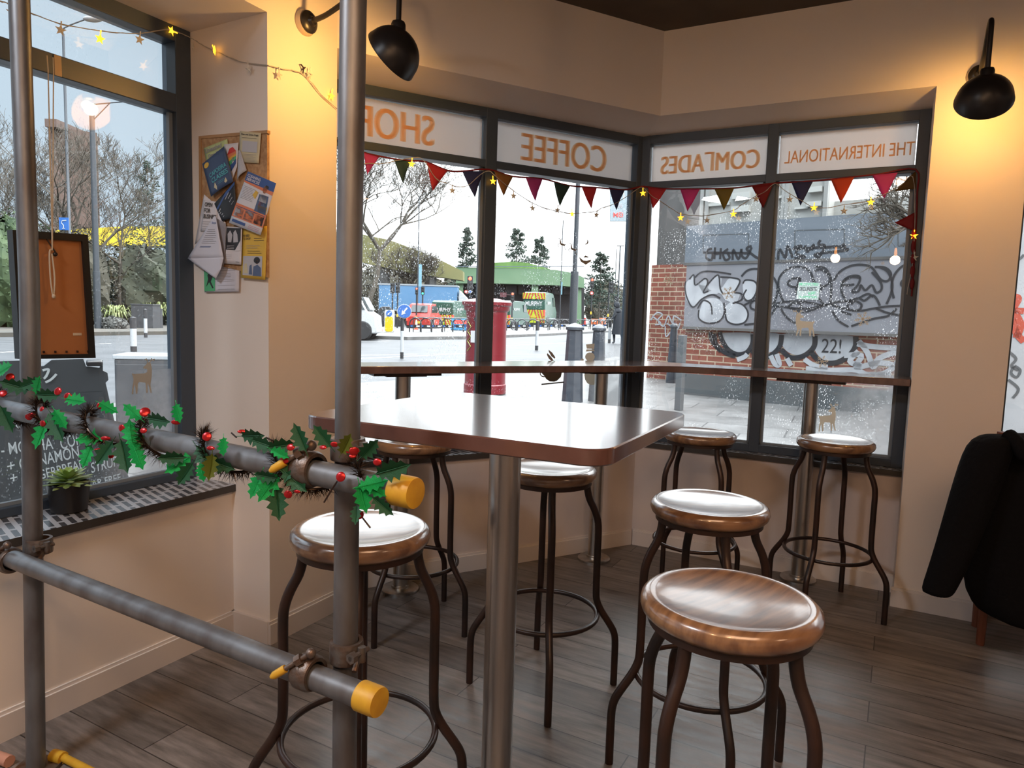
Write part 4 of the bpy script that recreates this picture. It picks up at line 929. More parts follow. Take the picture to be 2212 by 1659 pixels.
# artificial snow sprayed in the pane corners
def spray_mat():
    m, t, b = node_mat('sprayed_snow'); N = t.nodes.new; K = t.links.new; o = t.nodes['Material Output']; t.nodes.remove(b)
    tr = N('ShaderNodeBsdfTransparent'); tl = N('ShaderNodeBsdfTranslucent'); tl.inputs[0].default_value = (.85, .87, .9, 1); df = N('ShaderNodeBsdfDiffuse'); df.inputs[0].default_value = (.8, .8, .82, 1)
    a_ = N('ShaderNodeMixShader'); K(tl.outputs[0], a_.inputs[1]); K(df.outputs[0], a_.inputs[2]); a_.inputs[0].default_value = .4
    tc = N('ShaderNodeTexCoord'); g = N('ShaderNodeTexGradient'); g.gradient_type = 'SPHERICAL'; mp = N('ShaderNodeMapping')
    K(tc.outputs['Object'], mp.inputs[0]); K(mp.outputs[0], g.inputs[0]); mp.inputs['Scale'].default_value = (2.6, 2.6, 1.35)
    ns = N('ShaderNodeTexNoise'); ns.inputs['Scale'].default_value = 9; ns.inputs['Detail'].default_value = 5; K(tc.outputs['Object'], ns.inputs['Vector'])
    mu = N('ShaderNodeMath'); mu.operation = 'MULTIPLY'; K(g.outputs['Fac'], mu.inputs[0]); K(ns.outputs['Fac'], mu.inputs[1])
    mr = N('ShaderNodeMapRange'); mr.inputs[1].default_value = .06; mr.inputs[2].default_value = .34; mr.inputs[4].default_value = .85; K(mu.outputs[0], mr.inputs[0])
    x = N('ShaderNodeMixShader'); K(mr.outputs[0], x.inputs[0]); K(tr.outputs[0], x.inputs[1]); K(a_.outputs[0], x.inputs[2]); K(x.outputs[0], o.inputs['Surface']); return m
m_spray = spray_mat()
def spray(pl, u0, u1, z0, z1, uc, label):
    mb = MB(); mb.add([pl.at(u0, z0, -.0035), pl.at(u1, z0, -.0035), pl.at(u1, z1, -.0035), pl.at(u0, z1, -.0035)], [(0, 1, 2, 3)])
    e_ = thing('sprayed_snow', label, 'sprayed snow', pl.at(uc, z0, -.0035), 0, 'sprayed snow in window corners'); mb.build('snow_film', m_spray, e_, smooth=False)
spray(GB, uB1 - .42, uB1 - .056, G0, 1.35, uB1 - .06, 'white sprayed snow in the bottom right corner of the right bay window')
spray(GA, -.42, -.004, G0, 1.3, -.005, 'white sprayed snow in the bottom right corner of the left bay window')
spray(GW, -.62, -.073, .70, 1.15, -.08, 'white sprayed snow in the bottom right corner of the left window')

# ---------------------------------------------------------------- black coat over a wooden chair at right
ft = atz(2117, 1392, 0)
ch = thing('wooden_chair', 'dark brown wooden chair at the right edge, mostly hidden under a black coat', 'chair', (ft.x, ft.y, 0), rad(-29))
mb = MB()
LEG = dict(a=(0, 0), b=(.46, 0), c=(0, .22), d=(.46, .22))
for k, (x, y) in LEG.items():
    mb = MB(); top = .54 if y > .1 else .98; mb.tube([(x, y, 0), (x, y, .3), (x, y + (0 if y > .1 else -.0), .54)] + ([(x, y - .03, .98)] if top > .9 else []), .021, 8, rr=[.017, .02, .022, .018][:4 if top > .9 else 3]); mb.build('leg', m_brown, ch, local=True)
mb = MB(); mb.box(-.02, .48, -.02, .24, .52, .555); mb.build('seat', m_brown, ch, local=True, bevel=.008)
mb = MB(); mb.box(-.01, .47, -.045, -.022, .80, .97); mb.build('backrest', m_brown, ch, local=True, bevel=.006)
mb = MB()
for z in (.2,): mb.tube([(0, 0, z), (0, .22, z)], .011, 6); mb.tube([(.46, 0, z), (.46, .22, z)], .011, 6)
mb.build('stretcher', m_brown, ch, local=True)
ct = thing('black_coat', 'long black coat draped over the chair back at the right edge', 'coat', atd(2150, 1000, 2.9))
def loft(mb, secs, n=24):
    vs = []; fs = []
    for (px, py, rx, ry, dp) in secs:
        c = atd(px, py, dp); s_ = dp / F
        for k in range(n):
            a_ = 2 * math.pi * k / n; w_ = 1 + .05 * math.sin(3 * a_ + py * .02) + .03 * math.sin(7 * a_)
            vs.append(c + CR * (rx * s_ * math.cos(a_) * w_) + V((0, 1, 0)) * (ry * math.sin(a_) * w_))
    m_ = len(secs)
    for i in range(m_ - 1):
        for k in range(n): fs.append((i * n + k, i * n + (k + 1) % n, (i + 1) * n + (k + 1) % n, (i + 1) * n + k))
    fs.append(tuple(range(n))[::-1]); fs.append(tuple((m_ - 1) * n + k for k in range(n))); mb.add(vs, fs)
D0 = 2.86
mb = MB(); loft(mb, [(2240, 936, 50, .04, D0), (2240, 948, 96, .10, D0), (2236, 985, 112, .13, D0), (2236, 1060, 128, .15, D0), (2238, 1140, 138, .16, D0), (2240, 1215, 146, .17, D0), (2244, 1290, 148, .18, D0), (2260, 1328, 138, .18, D0), (2264, 1336, 126, .17, D0)]); o = mb.build('body', m_blackmat, ct); o.modifiers.new('s', 'SUBSURF').render_levels = 1
mb = MB(); loft(mb, [(2162, 938, 24, .05, D0 - .09), (2146, 950, 40, .08, D0 - .09), (2132, 985, 44, .09, D0 - .09), (2112, 1040, 44, .085, D0 - .1), (2086, 1110, 42, .08, D0 - .1), (2064, 1180, 37, .07, D0 - .1), (2040, 1245, 34, .06, D0 - .1), (2026, 1278, 32, .055, D0 - .1), (2025, 1284, 26, .045, D0 - .1)]); o = mb.build('sleeve', m_blackmat, ct); o.modifiers.new('s', 'SUBSURF').render_levels = 1
mb = MB(); mb.tube(smoothpath([atd(2178, 940, D0 - .12), atd(2200, 960, D0 - .17), atd(2218, 985, D0 - .2), atd(2250, 960, D0 - .17), atd(2290, 940, D0 - .1)], 4), .028, 10); mb.build('collar', m_blackmat, ct)
# ================================================================ OUTSIDE
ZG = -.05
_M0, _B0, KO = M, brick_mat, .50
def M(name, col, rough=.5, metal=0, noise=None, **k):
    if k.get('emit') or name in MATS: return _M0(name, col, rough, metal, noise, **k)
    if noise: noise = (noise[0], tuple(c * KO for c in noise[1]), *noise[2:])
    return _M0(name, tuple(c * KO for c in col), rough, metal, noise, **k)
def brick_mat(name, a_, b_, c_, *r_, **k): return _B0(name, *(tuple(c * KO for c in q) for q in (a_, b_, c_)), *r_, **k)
m_white = M('outdoor_white', (.80, .80, .80), .5); kw = M('outdoor_lettering_white', (.85, .85, .85), .5)
def og(px, py): p = atz(px, py, ZG); return V((p.x, p.y, ZG))
def sc(p): return depth(p) / F
def up(p, py, px=None):
    """height above the ground of image row py over ground point p"""
    s_ = sc(p); q = pxy(p); return (q[1] - py) * s_
def pxy(p):
    d = V(p) - EYE; z = d.dot(FWD); return 1106 + F * d.dot(CR) / z, 829.5 - F * d.dot(CU) / z
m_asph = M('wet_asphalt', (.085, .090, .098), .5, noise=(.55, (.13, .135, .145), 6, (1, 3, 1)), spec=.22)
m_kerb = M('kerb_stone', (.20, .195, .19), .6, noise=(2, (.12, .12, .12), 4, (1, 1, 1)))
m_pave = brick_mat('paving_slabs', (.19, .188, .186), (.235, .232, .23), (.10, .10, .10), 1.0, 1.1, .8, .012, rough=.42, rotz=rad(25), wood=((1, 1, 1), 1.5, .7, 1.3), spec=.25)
mb = MB(); mb.add([(-160, -6, ZG - .02), (170, -6, ZG - .02), (170, 260, ZG - .02), (-160, 260, ZG - .02)], [(0, 1, 2, 3)])
o = mb.build('road', m_asph, smooth=False); struct(o)
def flat(name, P, z0, z1, mat, kind='structure', lab=None):
    mb = MB(); mb.prism([(p.x, p.y) for p in P], z0, z1); o = mb.build(name, mat, smooth=False)
    struct(o); return o
# shop front pavement: outside both bay windows, up to the kerb
W0 = [V((-1.6, 3.3, 0)), V((-1.1, 3.75, 0)), V((.76, 4.75, 0)), V((2.4, 3.9, 0)), V((7.4, 1.2, 0))]
kerbline = [og(*p) for p in ((1395, 775), (1330, 770), (1180, 800), (980, 812), (760, 828), (560, 850))]
pv = W0 + [V((26, -4, 0)), og(2300, 740), og(1700, 745), og(1470, 738)] + kerbline
flat('pavement', pv, ZG - .019, ZG, m_pave)
pl2 = [V((-1.75, 2.6, 0)), V((-3.0, .3, 0)), og(-260, 900), og(140, 880), og(480, 850), V((-1.5, 3.2, 0))]
flat('pavement_side', pl2, ZG - .019, ZG, m_pave)
# painted road lines
m_line = M('road_paint', (.62, .62, .60), .5)
def line(a_, b_, w_, lab):
    A, B = og(*a_), og(*b_); d = (B - A).normalized(); n_ = V((-d.y, d.x, 0)) * w_ / 2
    mb = MB(); mb.poly([A - n_ + V((0, 0, -.018)), B - n_ + V((0, 0, -.018)), B + n_ + V((0, 0, -.018)), A + n_ + V((0, 0, -.018))], (0, 0, .004)); o = mb.build('road_marking', m_line, smooth=False); struct(o)
line((730, 768), (900, 764), .12, ''); line((730, 776), (1020, 762), .16, ''); line((1060, 748), (1330, 735), .12, ''); line((215, 742), (240, 741), .14, ''); line((0, 760), (60, 757), .14, '')
line((250, 792), (360, 786), .12, ''); line((730, 738), (840, 736), .1, '')
# far verge and traffic island
isl = [og(*p) for p in ((752, 722), (800, 731), (880, 734), (1020, 732), (1180, 725), (1360, 715), (1360, 701), (1180, 704), (1000, 708), (820, 710), (760, 713))]
flat('traffic_island', isl, ZG - .019, ZG + .16, m_kerb)
vg = [og(*p) for p in ((-500, 726), (0, 727), (372, 722), (560, 716), (620, 700), (420, 690), (0, 683), (-500, 680))]
flat('verge', vg, ZG - .019, ZG + .16, M('verge_gravel', (.12, .10, .08), .9, noise=(.8, (.07, .07, .06), 5, (1, 1, 1))))

# ---- foliage helpers
def leaves(mb, c, r, n, size, mi=0, flat_=1):
    c = V(c)
    for _ in range(n):
        while True:
            q = V((random.uniform(-1, 1), random.uniform(-1, 1), random.uniform(-1, 1)))
            if .35 < q.length < 1: break
        p = c + V((q.x * r[0], q.y * r[1], q.z * r[2])); a_ = V((random.uniform(-1, 1), random.uniform(-1, 1), random.uniform(-.6, .6))).normalized(); b_ = a_.cross(V((random.uniform(-1, 1), random.uniform(-1, 1), random.uniform(-1, 1)))).normalized()
        s_ = size * random.uniform(.5, 1.3); mb.add([p - a_ * s_, p + b_ * s_ * .5, p + a_ * s_, p - b_ * s_ * .5], [(0, 1, 2, 3)], mi)
def blob(mb, c, r, n=10, amp=.18, mi=0):
    c = V(c); k = len(mb.v); vs = []; fs = []; m_ = n * 2
    for i in range(n + 1):
        for j in range(m_):
            th = math.pi * i / n; ph = 2 * math.pi * j / m_; w_ = 1 + amp * (math.sin(5 * ph + c.x) * math.sin(3 * th + c.y) + .5 * math.sin(11 * ph + 4 * th))
            vs.append(c + V((r[0] * math.sin(th) * math.cos(ph) * w_, r[1] * math.sin(th) * math.sin(ph) * w_, r[2] * math.cos(th) * w_)))
    for i in range(n):
        for j in range(m_): fs.append((i * m_ + j, i * m_ + (j + 1) % m_, (i + 1) * m_ + (j + 1) % m_, (i + 1) * m_ + j))
    mb.add(vs, fs, mi)
G_ = lambda n, a_, b_: M(n, a_, .8, noise=(1.2, b_, 5, (1, 1, 1)))
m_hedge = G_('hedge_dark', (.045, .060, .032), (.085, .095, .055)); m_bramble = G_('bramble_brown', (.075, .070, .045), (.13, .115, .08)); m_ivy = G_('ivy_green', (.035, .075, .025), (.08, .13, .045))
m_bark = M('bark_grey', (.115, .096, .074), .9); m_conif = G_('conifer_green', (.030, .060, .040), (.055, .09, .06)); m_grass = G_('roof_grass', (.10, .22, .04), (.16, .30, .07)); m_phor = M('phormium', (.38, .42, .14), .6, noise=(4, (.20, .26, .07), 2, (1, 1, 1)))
def bush(name, label, cat, px, py, w, h, dp, mat, n=500, group='bushes beyond the road'):
    """px,py = foot centre on the ground (pixels), w,h in pixels"""
    b_ = og(px, py); s_ = sc(b_); t = thing(name, label, cat, b_, 0, group)
    mb = MB(); W, Hh = w * s_ / 2, h * s_
    blob(mb, b_ + V((0, 0, Hh * .42)), (W * .82, dp * .8, Hh * .46)); leaves(mb, b_ + V((0, 0, Hh * .48)), (W * 1.04, dp * 1.05, Hh * .56), n * 3, s_ * 3.6)
    mb.build('foliage', mat, t, smooth=False)
    mb = MB(); 
    for i in range(5):
        a_ = random.uniform(-.5, .5) * W; mb.tube([b_ + V((a_ * .6, 0, -.01)), b_ + V((a_, 0, Hh * .5))], s_ * 1.2, 5)
    mb.build('stem', m_bark, t); return t
bush('hedge_bank', 'tall tangled ivy bank at the left of the left window behind the picture', 'hedge', 20, 712, 210, 250, 3.0, m_ivy, 1500)
bush('bramble_bank', 'brown green bramble bank between the lamp posts in the left window', 'hedge', 150, 706, 190, 215, 3.0, m_bramble, 1500)
bush('ivy_bank', 'dark green ivy bank beneath the yellow bridge at the right of the left window', 'hedge', 318, 705, 230, 180, 3.0, m_hedge, 1600)
bush('grey_shrub', 'low grey lavender shrub beside the thick lamp post', 'shrub', 245, 716, 60, 32, .6, M('lavender_grey', (.16, .16, .15), .9), 300)
for px, py, r_, lab in ((252, 712, 42, 'arching yellow green flax plant left of the dark road cabinets'), (342, 708, 44, 'arching yellow green flax plant behind the dark road cabinets')):
    b_ = og(px, py); s_ = sc(b_); t = thing('flax_plant', lab, 'plant', b_, 0, 'flax plants beyond the road'); mb = MB()
    for i in range(70):
        a_ = random.uniform(0, 6.28); R_ = r_ * s_ * random.uniform(.5, 1.15); hh = r_ * s_ * random.uniform(.9, 1.35); d = V((math.cos(a_), math.sin(a_), 0)); sd = V((-d.y, d.x, 0)) * s_ * 1.6
        P = [b_ + d * R_ * .05, b_ + d * R_ * .35 + V((0, 0, hh * .8)), b_ + d * R_ * .7 + V((0, 0, hh * .95)), b_ + d * R_ + V((0, 0, hh * .55))]; vs = []
        for i2, p in enumerate(P): w_ = (1, 1, .8, .1)[i2]; vs += [p - sd * w_, p + sd * w_]
        mb.add(vs, [(0, 1, 3, 2), (2, 3, 5, 4), (4, 5, 7, 6)])
    mb.build('blades', m_phor, t, smooth=False)
def bare_tree(label, px, py, htop, spread, seed, trunk=6, lv=6, lean=0, name='bare_tree', base=None, mat=None, s_=None, start=.22):
    random.seed(seed); b_ = base or og(px, py); s_ = s_ or sc(b_); Hh = htop * s_; t = thing(name, label, 'tree', b_, 0, 'bare trees outside'); mbT, mbB = MB(), MB()
    def br(p, d, ln, r_, l_):
        n_ = 3; P = [p]; q = V(p); dd = V(d)
        for i in range(n_): dd = (dd + V((random.uniform(-.22, .22), random.uniform(-.22, .22), random.uniform(-.08, .2)))).normalized(); q = q + dd * ln / n_; P.append(q.copy())
        (mbT if l_ >= lv - 1 else mbB).tube(P, r_, 6 if l_ >= lv - 1 else 3, rr=[r_ * (1 - .45 * i / n_) for i in range(n_ + 1)], cap=False)
        if l_ <= 0: return
        k = 4 if l_ >= lv - 1 else 3
        for j in range(k):
            f_ = random.uniform(.35, 1) if j else 1; pp = P[min(n_, max(1, int(round(f_ * n_))))]
            a_ = random.uniform(0, 6.28); side = V((math.cos(a_), math.sin(a_) * .6, random.uniform(-.1, .45))).normalized()
            nd = (dd * random.uniform(.55, 1.0) + side * random.uniform(.45, .95) * spread).normalized(); br(pp, nd, ln * random.uniform(.58, .78), max(r_ * .56, .42 * s_), l_ - 1)
    br(b_, V((lean, 0, 1)).normalized(), Hh * start, trunk * s_, lv)
    mbT.build('trunk', mat or m_bark, t); mbB.build('branches', mat or m_bark, t, smooth=False); return t
bare_tree('large bare tree in the left window in front of the brick tower', 165, 708, 560, 1.0, 3, 6, 7, start=.30)
bare_tree('bare tree with drooping twigs right of the thick lamp post in the left window', 262, 706, 500, 1.05, 9, 5, 7, start=.28)
bare_tree('bare tree at the far left edge of the left window', 20, 708, 520, 1.0, 14, 5, 7, start=.28)
bare_tree('wide spreading bare tree beside the scaffold pole in the left bay window', 790, 700, 480, 1.1, 5, 7, 7, .10, start=.34)
bare_tree('smaller bare tree over the blue lorry trailer', 888, 700, 300, 1.25, 21, 5, 7, start=.26)
bare_tree('low bushy bare tree beside the white truck', 762, 702, 330, 1.3, 44, 5, 7, start=.24)
def conifer(label, px, py, top, w, seed, lay=14, bare=.25):
    random.seed(seed); b_ = og(px, py); s_ = sc(b_); Hh = (py - top) * s_; t = thing('conifer', label, 'tree', b_, 0, 'conifers on the skyline')
    mb = MB(); mb.tube([b_, b_ + V((0, 0, Hh * .97))], s_ * 2, 6, rr=[s_ * 2.2, s_ * .5]); mb.build('trunk', m_bark, t)
    mb = MB()
    for i in range(lay):
        f_ = bare + (1 - bare) * i / lay; R_ = w * s_ / 2 * (1.05 - (f_ - bare) / (1 - bare)) ** .8
        for k in range(7):
            a_ = random.uniform(0, 6.28); rr = R_ * random.uniform(.6, 1.1); c = b_ + V((math.cos(a_) * rr * .9, math.sin(a_) * rr * .9, Hh * (f_ + random.uniform(-.03, .03)))); leaves(mb, c, (rr * .55, rr * .55, Hh * .022), 40, s_ * 2.8)
    mb.build('foliage', m_conif, t, smooth=False); return t
conifer('tall conifer left of the window mullion on the skyline', 1005, 690, 490, 62, 1); conifer('tallest conifer above the green bridge', 1112, 690, 492, 84, 2); conifer('shorter conifer right of the tallest one above the green bridge', 1160, 690, 512, 78, 3)
conifer('loose conifer behind the right hand traffic signal', 1293, 700, 545, 90, 4); conifer('lone pine with a flat crown in the left window', 326, 700, 348, 84, 5, 8, .45)
bush('dark_thicket', 'dark thicket behind the blue lorry trailer', 'hedge', 850, 694, 270, 132, 4, m_bramble, 2600); bush('dark_thicket', 'dark bushes at the left end of the green bridge', 'hedge', 985, 692, 70, 110, 4, m_conif, 500)
bush('brown_thicket', 'brown scrub right of the green bridge end', 'hedge', 1310, 698, 110, 92, 3, m_bramble, 700)

# ---- structures beyond the road
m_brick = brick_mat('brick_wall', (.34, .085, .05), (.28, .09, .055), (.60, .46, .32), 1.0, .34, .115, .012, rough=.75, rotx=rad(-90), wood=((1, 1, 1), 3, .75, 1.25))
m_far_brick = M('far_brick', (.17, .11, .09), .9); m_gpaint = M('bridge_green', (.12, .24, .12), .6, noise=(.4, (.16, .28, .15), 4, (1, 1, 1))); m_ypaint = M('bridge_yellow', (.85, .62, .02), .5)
b_ = og(148, 676); b_ = V((b_.x, b_.y, ZG)); b_ = og(148, 682); s_ = sc(b_)
t = thing('brick_tower', 'distant brown brick tower block behind the bare tree in the left window', 'building', b_); mb = MB(); mb.obox(b_ + V((0, 2, (682 - 290) * s_ / 2)), (44 * s_, 2, (682 - 290) * s_ / 2), rad(30)); mb.build('wall', m_far_brick, t, smooth=False)
mb = MB(); mb.obox(b_ + V((0, 2, (682 - 288) * s_)), (12 * s_, 4, 8 * s_)); mb.build('roof_block', m_far_brick, t, smooth=False)
def band(name, label, cat, cols, D, mat, th=1.0, dd=0):
    """wall strip: cols = (px, ytop, ybottom); standing at view depth D"""
    vs = []; n_ = len(cols)
    for i, (x, y0, y1) in enumerate(cols):
        dp = D + dd * i
        a_, c = atd(x, y0, dp), atd(x, y1, dp); vs += [a_, c, c + V((0, th, 0)), a_ + V((0, th, 0))]
    fs = [(4 * i + j, 4 * i + (j + 1) % 4, 4 * (i + 1) + (j + 1) % 4, 4 * (i + 1) + j) for i in range(n_ - 1) for j in range(4)] + [(0, 1, 2, 3), tuple(4 * (n_ - 1) + j for j in (3, 2, 1, 0))]
    mb = MB(); mb.add(vs, fs); t = thing(name, label, cat, V(vs[0])); mb.build('deck', mat, t, smooth=False); return t
t = band('yellow_footbridge', 'bright yellow curved bridge side behind the bare tree in the left window', 'bridge', ((120, 497, 520), (180, 494, 526), (250, 490, 531), (320, 488, 532), (375, 488, 530), (470, 492, 535), (600, 500, 548)), 72, m_ypaint, 2.0)
mb = MB()
for x in (380, 470, 560): c = atd(x, 530, 73); mb.tube([V((c.x, c.y, ZG)), c], .5, 8)
mb.build('support', m_kerb, t)
m_oliv = M('bridge_olive', (.30, .27, .09), .7, noise=(.3, (.22, .22, .08), 3, (1, 1, 1)))
t = band('curved_bridge', 'dull yellow curved bridge bank sloping down behind the spreading bare tree', 'bridge', ((700, 498, 560), (780, 506, 566), (840, 518, 580), (900, 540, 592), (960, 566, 600), (1000, 586, 606)), 92, m_oliv, 3)
mb = MB()
for x, y in ((730, 560), (830, 575), (930, 595)): c = atd(x, y, 93); mb.tube([V((c.x, c.y, ZG)), c], .8, 8)
mb.build('support', m_kerb, t)
D = 106
gb = thing('green_bridge', 'wide green painted bridge with a grass topped deck behind the vans', 'bridge', og(1150, 707))
def qd(x0, y0, x1, y1, D0, th): # box between pixel corners at a depth
    a_ = atd(x0, y1, D0); b2 = atd(x1, y1, D0); c = atd(x1, y0, D0); d = atd(x0, y0, D0); mb = MB(); mb.poly([a_, b2, c, d], (0, th, 0)); return mb
a_ = [atd(x, y, D) for x, y in ((985, 577), (1120, 579), (1200, 583), (1240, 590), (1262, 600), (1262, 622), (1200, 616), (1060, 612), (985, 612))]
mb = MB(); mb.poly(a_, (0, 6, 0)); mb.build('deck', m_gpaint, gb, smooth=False)
for x0, x1, y1 in ((1148, 1163, 700), (1243, 1256, 700), (985, 1000, 700)): qd(x0, 606, x1, y1, D + .5, 1.2).build('pier', m_gpaint, gb, smooth=False)
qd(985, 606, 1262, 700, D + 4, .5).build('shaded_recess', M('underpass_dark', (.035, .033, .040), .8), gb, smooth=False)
for x0, x1 in ((1062, 1146), (1166, 1240)): 
    for k in range(3): w_ = (x1 - x0) / 3; qd(x0 + w_ * k + 2, 617, x0 + w_ * (k + 1) - 2, 636, D + 3.6, .2).build('soffit_panel', M('panel_grey', (.07, .065, .075), .6), gb, smooth=False)
mb = MB(); mb.poly([atd(x, y, D + 2) for x, y in ((1030, 580), (1060, 568), (1110, 565), (1140, 568), (1175, 577), (1190, 583))], (0, 4, 0)); mb.build('grass_mound', m_grass, gb, smooth=False)
qd(985, 574.5, 1262, 576.2, D - .2, .1).build('handrail', m_frame, gb, smooth=False)

# ---- the graffitied building opposite the right bay
BO = og(1473, 850); BL = PL((BO.x, BO.y), -42.1)
c8 = lambda x, y: (x / 3.16 + 1380, y / 3.16 + 540)
ug = lambda px, py, ex=0: BL.uz(px, py, ex)
RB = rad(-42.1)
bl = thing('brick_building', 'low brick building with rendered plinth opposite the right bay window', 'building', BO, RB)
def prect(parent, name, mat, px0, py0, px1, py1, e0, e1, bevel=0):
    (u0, z1), (u1, z0) = ug(px0, py0, e0), ug(px1, py1, e0)
    mb = MB(); mb.slab(BL, u0, u1, e1, e0, z0, z1); return mb.build(name, mat, parent, smooth=False, bevel=bevel)
def pquad(parent, name, mat, P, e0, e1):
    Q = [ug(*p, e0) for p in P]; mb = MB(); mb.poly([BL.at(*q, e0) for q in Q], BL.n * (e1 - e0)); return mb.build(name, mat, parent, smooth=False)
U0 = ug(1400, 700)[0]; U1 = ug(1990, 700)[0] + 9; zb = ug(1560, 790)[1]; z572 = ug(1478, 560)[1]
mb = MB(); mb.slab(BL, ug(1476, 800)[0], U1, 0, 2.9, .35, z572); mb.build('brick_wall', m_brick, bl, smooth=False)
mb = MB(); mb.slab(BL, ug(1476, 850)[0], U1, -.06, .4, ZG - .02, ug(1480, 806)[1]); mb.build('rendered_plinth', M('plinth_render', (.13, .14, .145), .55, noise=(1.2, (.10, .11, .115), 5, (1, 1, 2)), spec=.5), bl, smooth=False)
PX = 2.6; UP0_, UP1_ = ug(1402, 700, PX)[0], ug(1490, 700, PX)[0]; zp = ug(1440, 572, PX)[1]
mb = MB(); mb.slab(BL, UP0_, UP1_, PX, PX + 1, ZG - .02, zp); mb.build('brick_pillar', m_brick, bl, smooth=False)
m_conc = M('stained_concrete', (.17, .16, .155), .85, noise=(1.5, (.10, .095, .09), 6, (1, 1, .4)))
mb = MB(); mb.slab(BL, UP0_ + .12, ug(1530, 500, PX)[0], PX + .02, PX + .9, zp, ug(1440, 400, PX)[1] + 1.2); mb.build('concrete_pillar', m_conc, bl, smooth=False)
mb = MB(); mb.slab(BL, ug(1484, 500)[0], U1, .0, .4, z572, ug(1500, 487)[1]); mb.build('upper_wall', m_conc, bl, smooth=False)
# fascia board
fs_ = thing('fascia_board', 'long grey blue fascia board with outlined panels and a black tag', 'board', BL.at(*ug(1483, 570), -.1), RB)
m_fas = M('fascia_grey', (.22, .25, .29), .6, noise=(.9, (.17, .20, .24), 5, (.5, 1, 3)))
def line_z(pa_, pb2): # straight plan line through two photo points -> u,z pairs extended
    return ug(*pa_), ug(*pb2)
(uA_, zA_), (uB_, zB_) = ug(1483, 487, -.08), ug(1950, 457, -.08); (uC_, zC_), (uD_, zD_) = ug(1483, 570, -.08), ug(1950, 559, -.08)
zt_, zb_ = (zA_ + zB_) / 2, (zC_ + zD_) / 2
mb = MB(); mb.slab(BL, uA_, uB_ + 9, -.08, .05, zb_, zt_); mb.build('board', m_fas, fs_, smooth=False)
mb = MB(); mb.slab(BL, uA_, uB_ + 9, -.12, -.08, zb_ - .02, zb_ + .03); mb.build('lower_moulding', m_conc, fs_, smooth=False)
m_ink = M('black_spray', (.02, .02, .025), .5); m_grey_ink = M('grey_line', (.10, .11, .12), .6); m_wsp = M('white_spray', (.68, .69, .72), .5, noise=(3, (.50, .51, .54), 4, (1, 1, 1))); m_rsp = M('red_spray', (.6, .08, .04), .5)
for X0, Y0, X1, Y1 in ((1519, 505, 1617, 545), (1717, 495, 1824, 535), (1940, 485, 2060, 528)):
    mb = MB(); q_ = [ug(X0, Y0 + 3, -.081), ug(X1, Y0, -.081), ug(X1, Y1, -.081), ug(X0, Y1 + 3, -.081)]; 
    for i in range(4): ribbon(mb, BL, [q_[i], q_[(i + 1) % 4]], .02, -.083, smooth=False)
    mb.build('panel_outline', m_grey_ink, fs_, smooth=False)
c7 = lambda x, y: (x / 3.16 + 1380, y / 3.16 + 180)
def strokes(parent, name, mat, S, conv, ex, w):
    mb = MB()
    for st_ in S: ribbon(mb, BL, [ug(*conv(*p), ex) for p in st_], w, ex)
    return mb.build(name, mat, parent, smooth=False)
strokes(fs_, 'black_tag', m_ink, [
    [(500, 1130), (470, 1140), (460, 1190), (495, 1205), (505, 1160)], [(520, 1120), (515, 1200)], [(560, 1125), (555, 1200)], [(515, 1165), (560, 1160)], [(610, 1130), (575, 1160), (590, 1205), (620, 1190), (600, 1150)], [(640, 1205), (645, 1135), (680, 1200), (700, 1130)],
    [(700, 1130), (705, 1180), (735, 1190), (770, 1120)], [(770, 1110), (735, 1130), (790, 1180), (830, 1200)], [(440, 1155), (640, 1158), (760, 1160)], [(930, 1200), (900, 1160), (935, 1130)], [(950, 1205), (960, 1130), (1000, 1190), (1015, 1110), (1050, 1190)],
    [(1060, 1120), (1110, 1110), (1070, 1160), (1135, 1185), (1060, 1195)], [(1135, 1105), (1150, 1150), (1195, 1100), (1180, 1140)], [(1240, 1070), (1225, 1100), (1270, 1110), (1230, 1185), (1205, 1165), (1330, 1150)], [(1330, 1110), (1430, 1135), (1370, 1145), (1330, 1150)], [(1410, 1120), (1390, 1095)], [(1050, 1130), (1400, 1112)]], c7, -.084, .045)
# upper white cladding boxes
cl = thing('white_cladding', 'white ribbed container like cladding above the grey fascia board', 'cladding', BL.at(*ug(1520, 480), -.05), RB)
m_clad = M('white_clad', (.60, .60, .57), .6, noise=(1.2, (.45, .44, .40), 5, (1, 1, 1)))
z0_, z1_ = zt_, ug(1560, 360)[1]
uq = ug(1512, 450)[0]; ur = ug(1790, 440)[0]
mb = MB(); mb.slab(BL, uq, ur, .0, 1.2, z0_, z1_); mb.slab(BL, ur, ug(1960, 440)[0], .3, 1.2, z0_, ug(1850, 425)[1]); mb.build('panel', m_clad, cl, smooth=False)
mb = MB()
for x in (1515, 1526, 1655, 1668, 1690, 1696, 1780): u_ = ug(x, 450)[0]; mb.slab(BL, u_, u_ + .07, -.07, 0, z0_, z1_)
mb.build('vertical_rib', M('rib_grey', (.42, .42, .40), .5), cl, smooth=False)['kind'] = 'stuff'
for X0, Y0, X1, Y1 in ((1581, 417, 1618, 427), (1579, 446, 1617, 456), (1746, 404, 1774, 413), (1742, 436, 1772, 444)):
    prect(cl, 'vent_cover', M('vent_white', (.66, .66, .62), .5), X0, Y0, X1, Y1, -.1, 0)
for X0, Y0, X1, Y1 in ((1530, 440, 1575, 442), (1670, 424, 1702, 426), (1716, 448, 1745, 450)): prect(cl, 'conduit', M('vent_white', (.66, .66, .62), .5), X0, Y0, X1, Y1, -.06, 0)
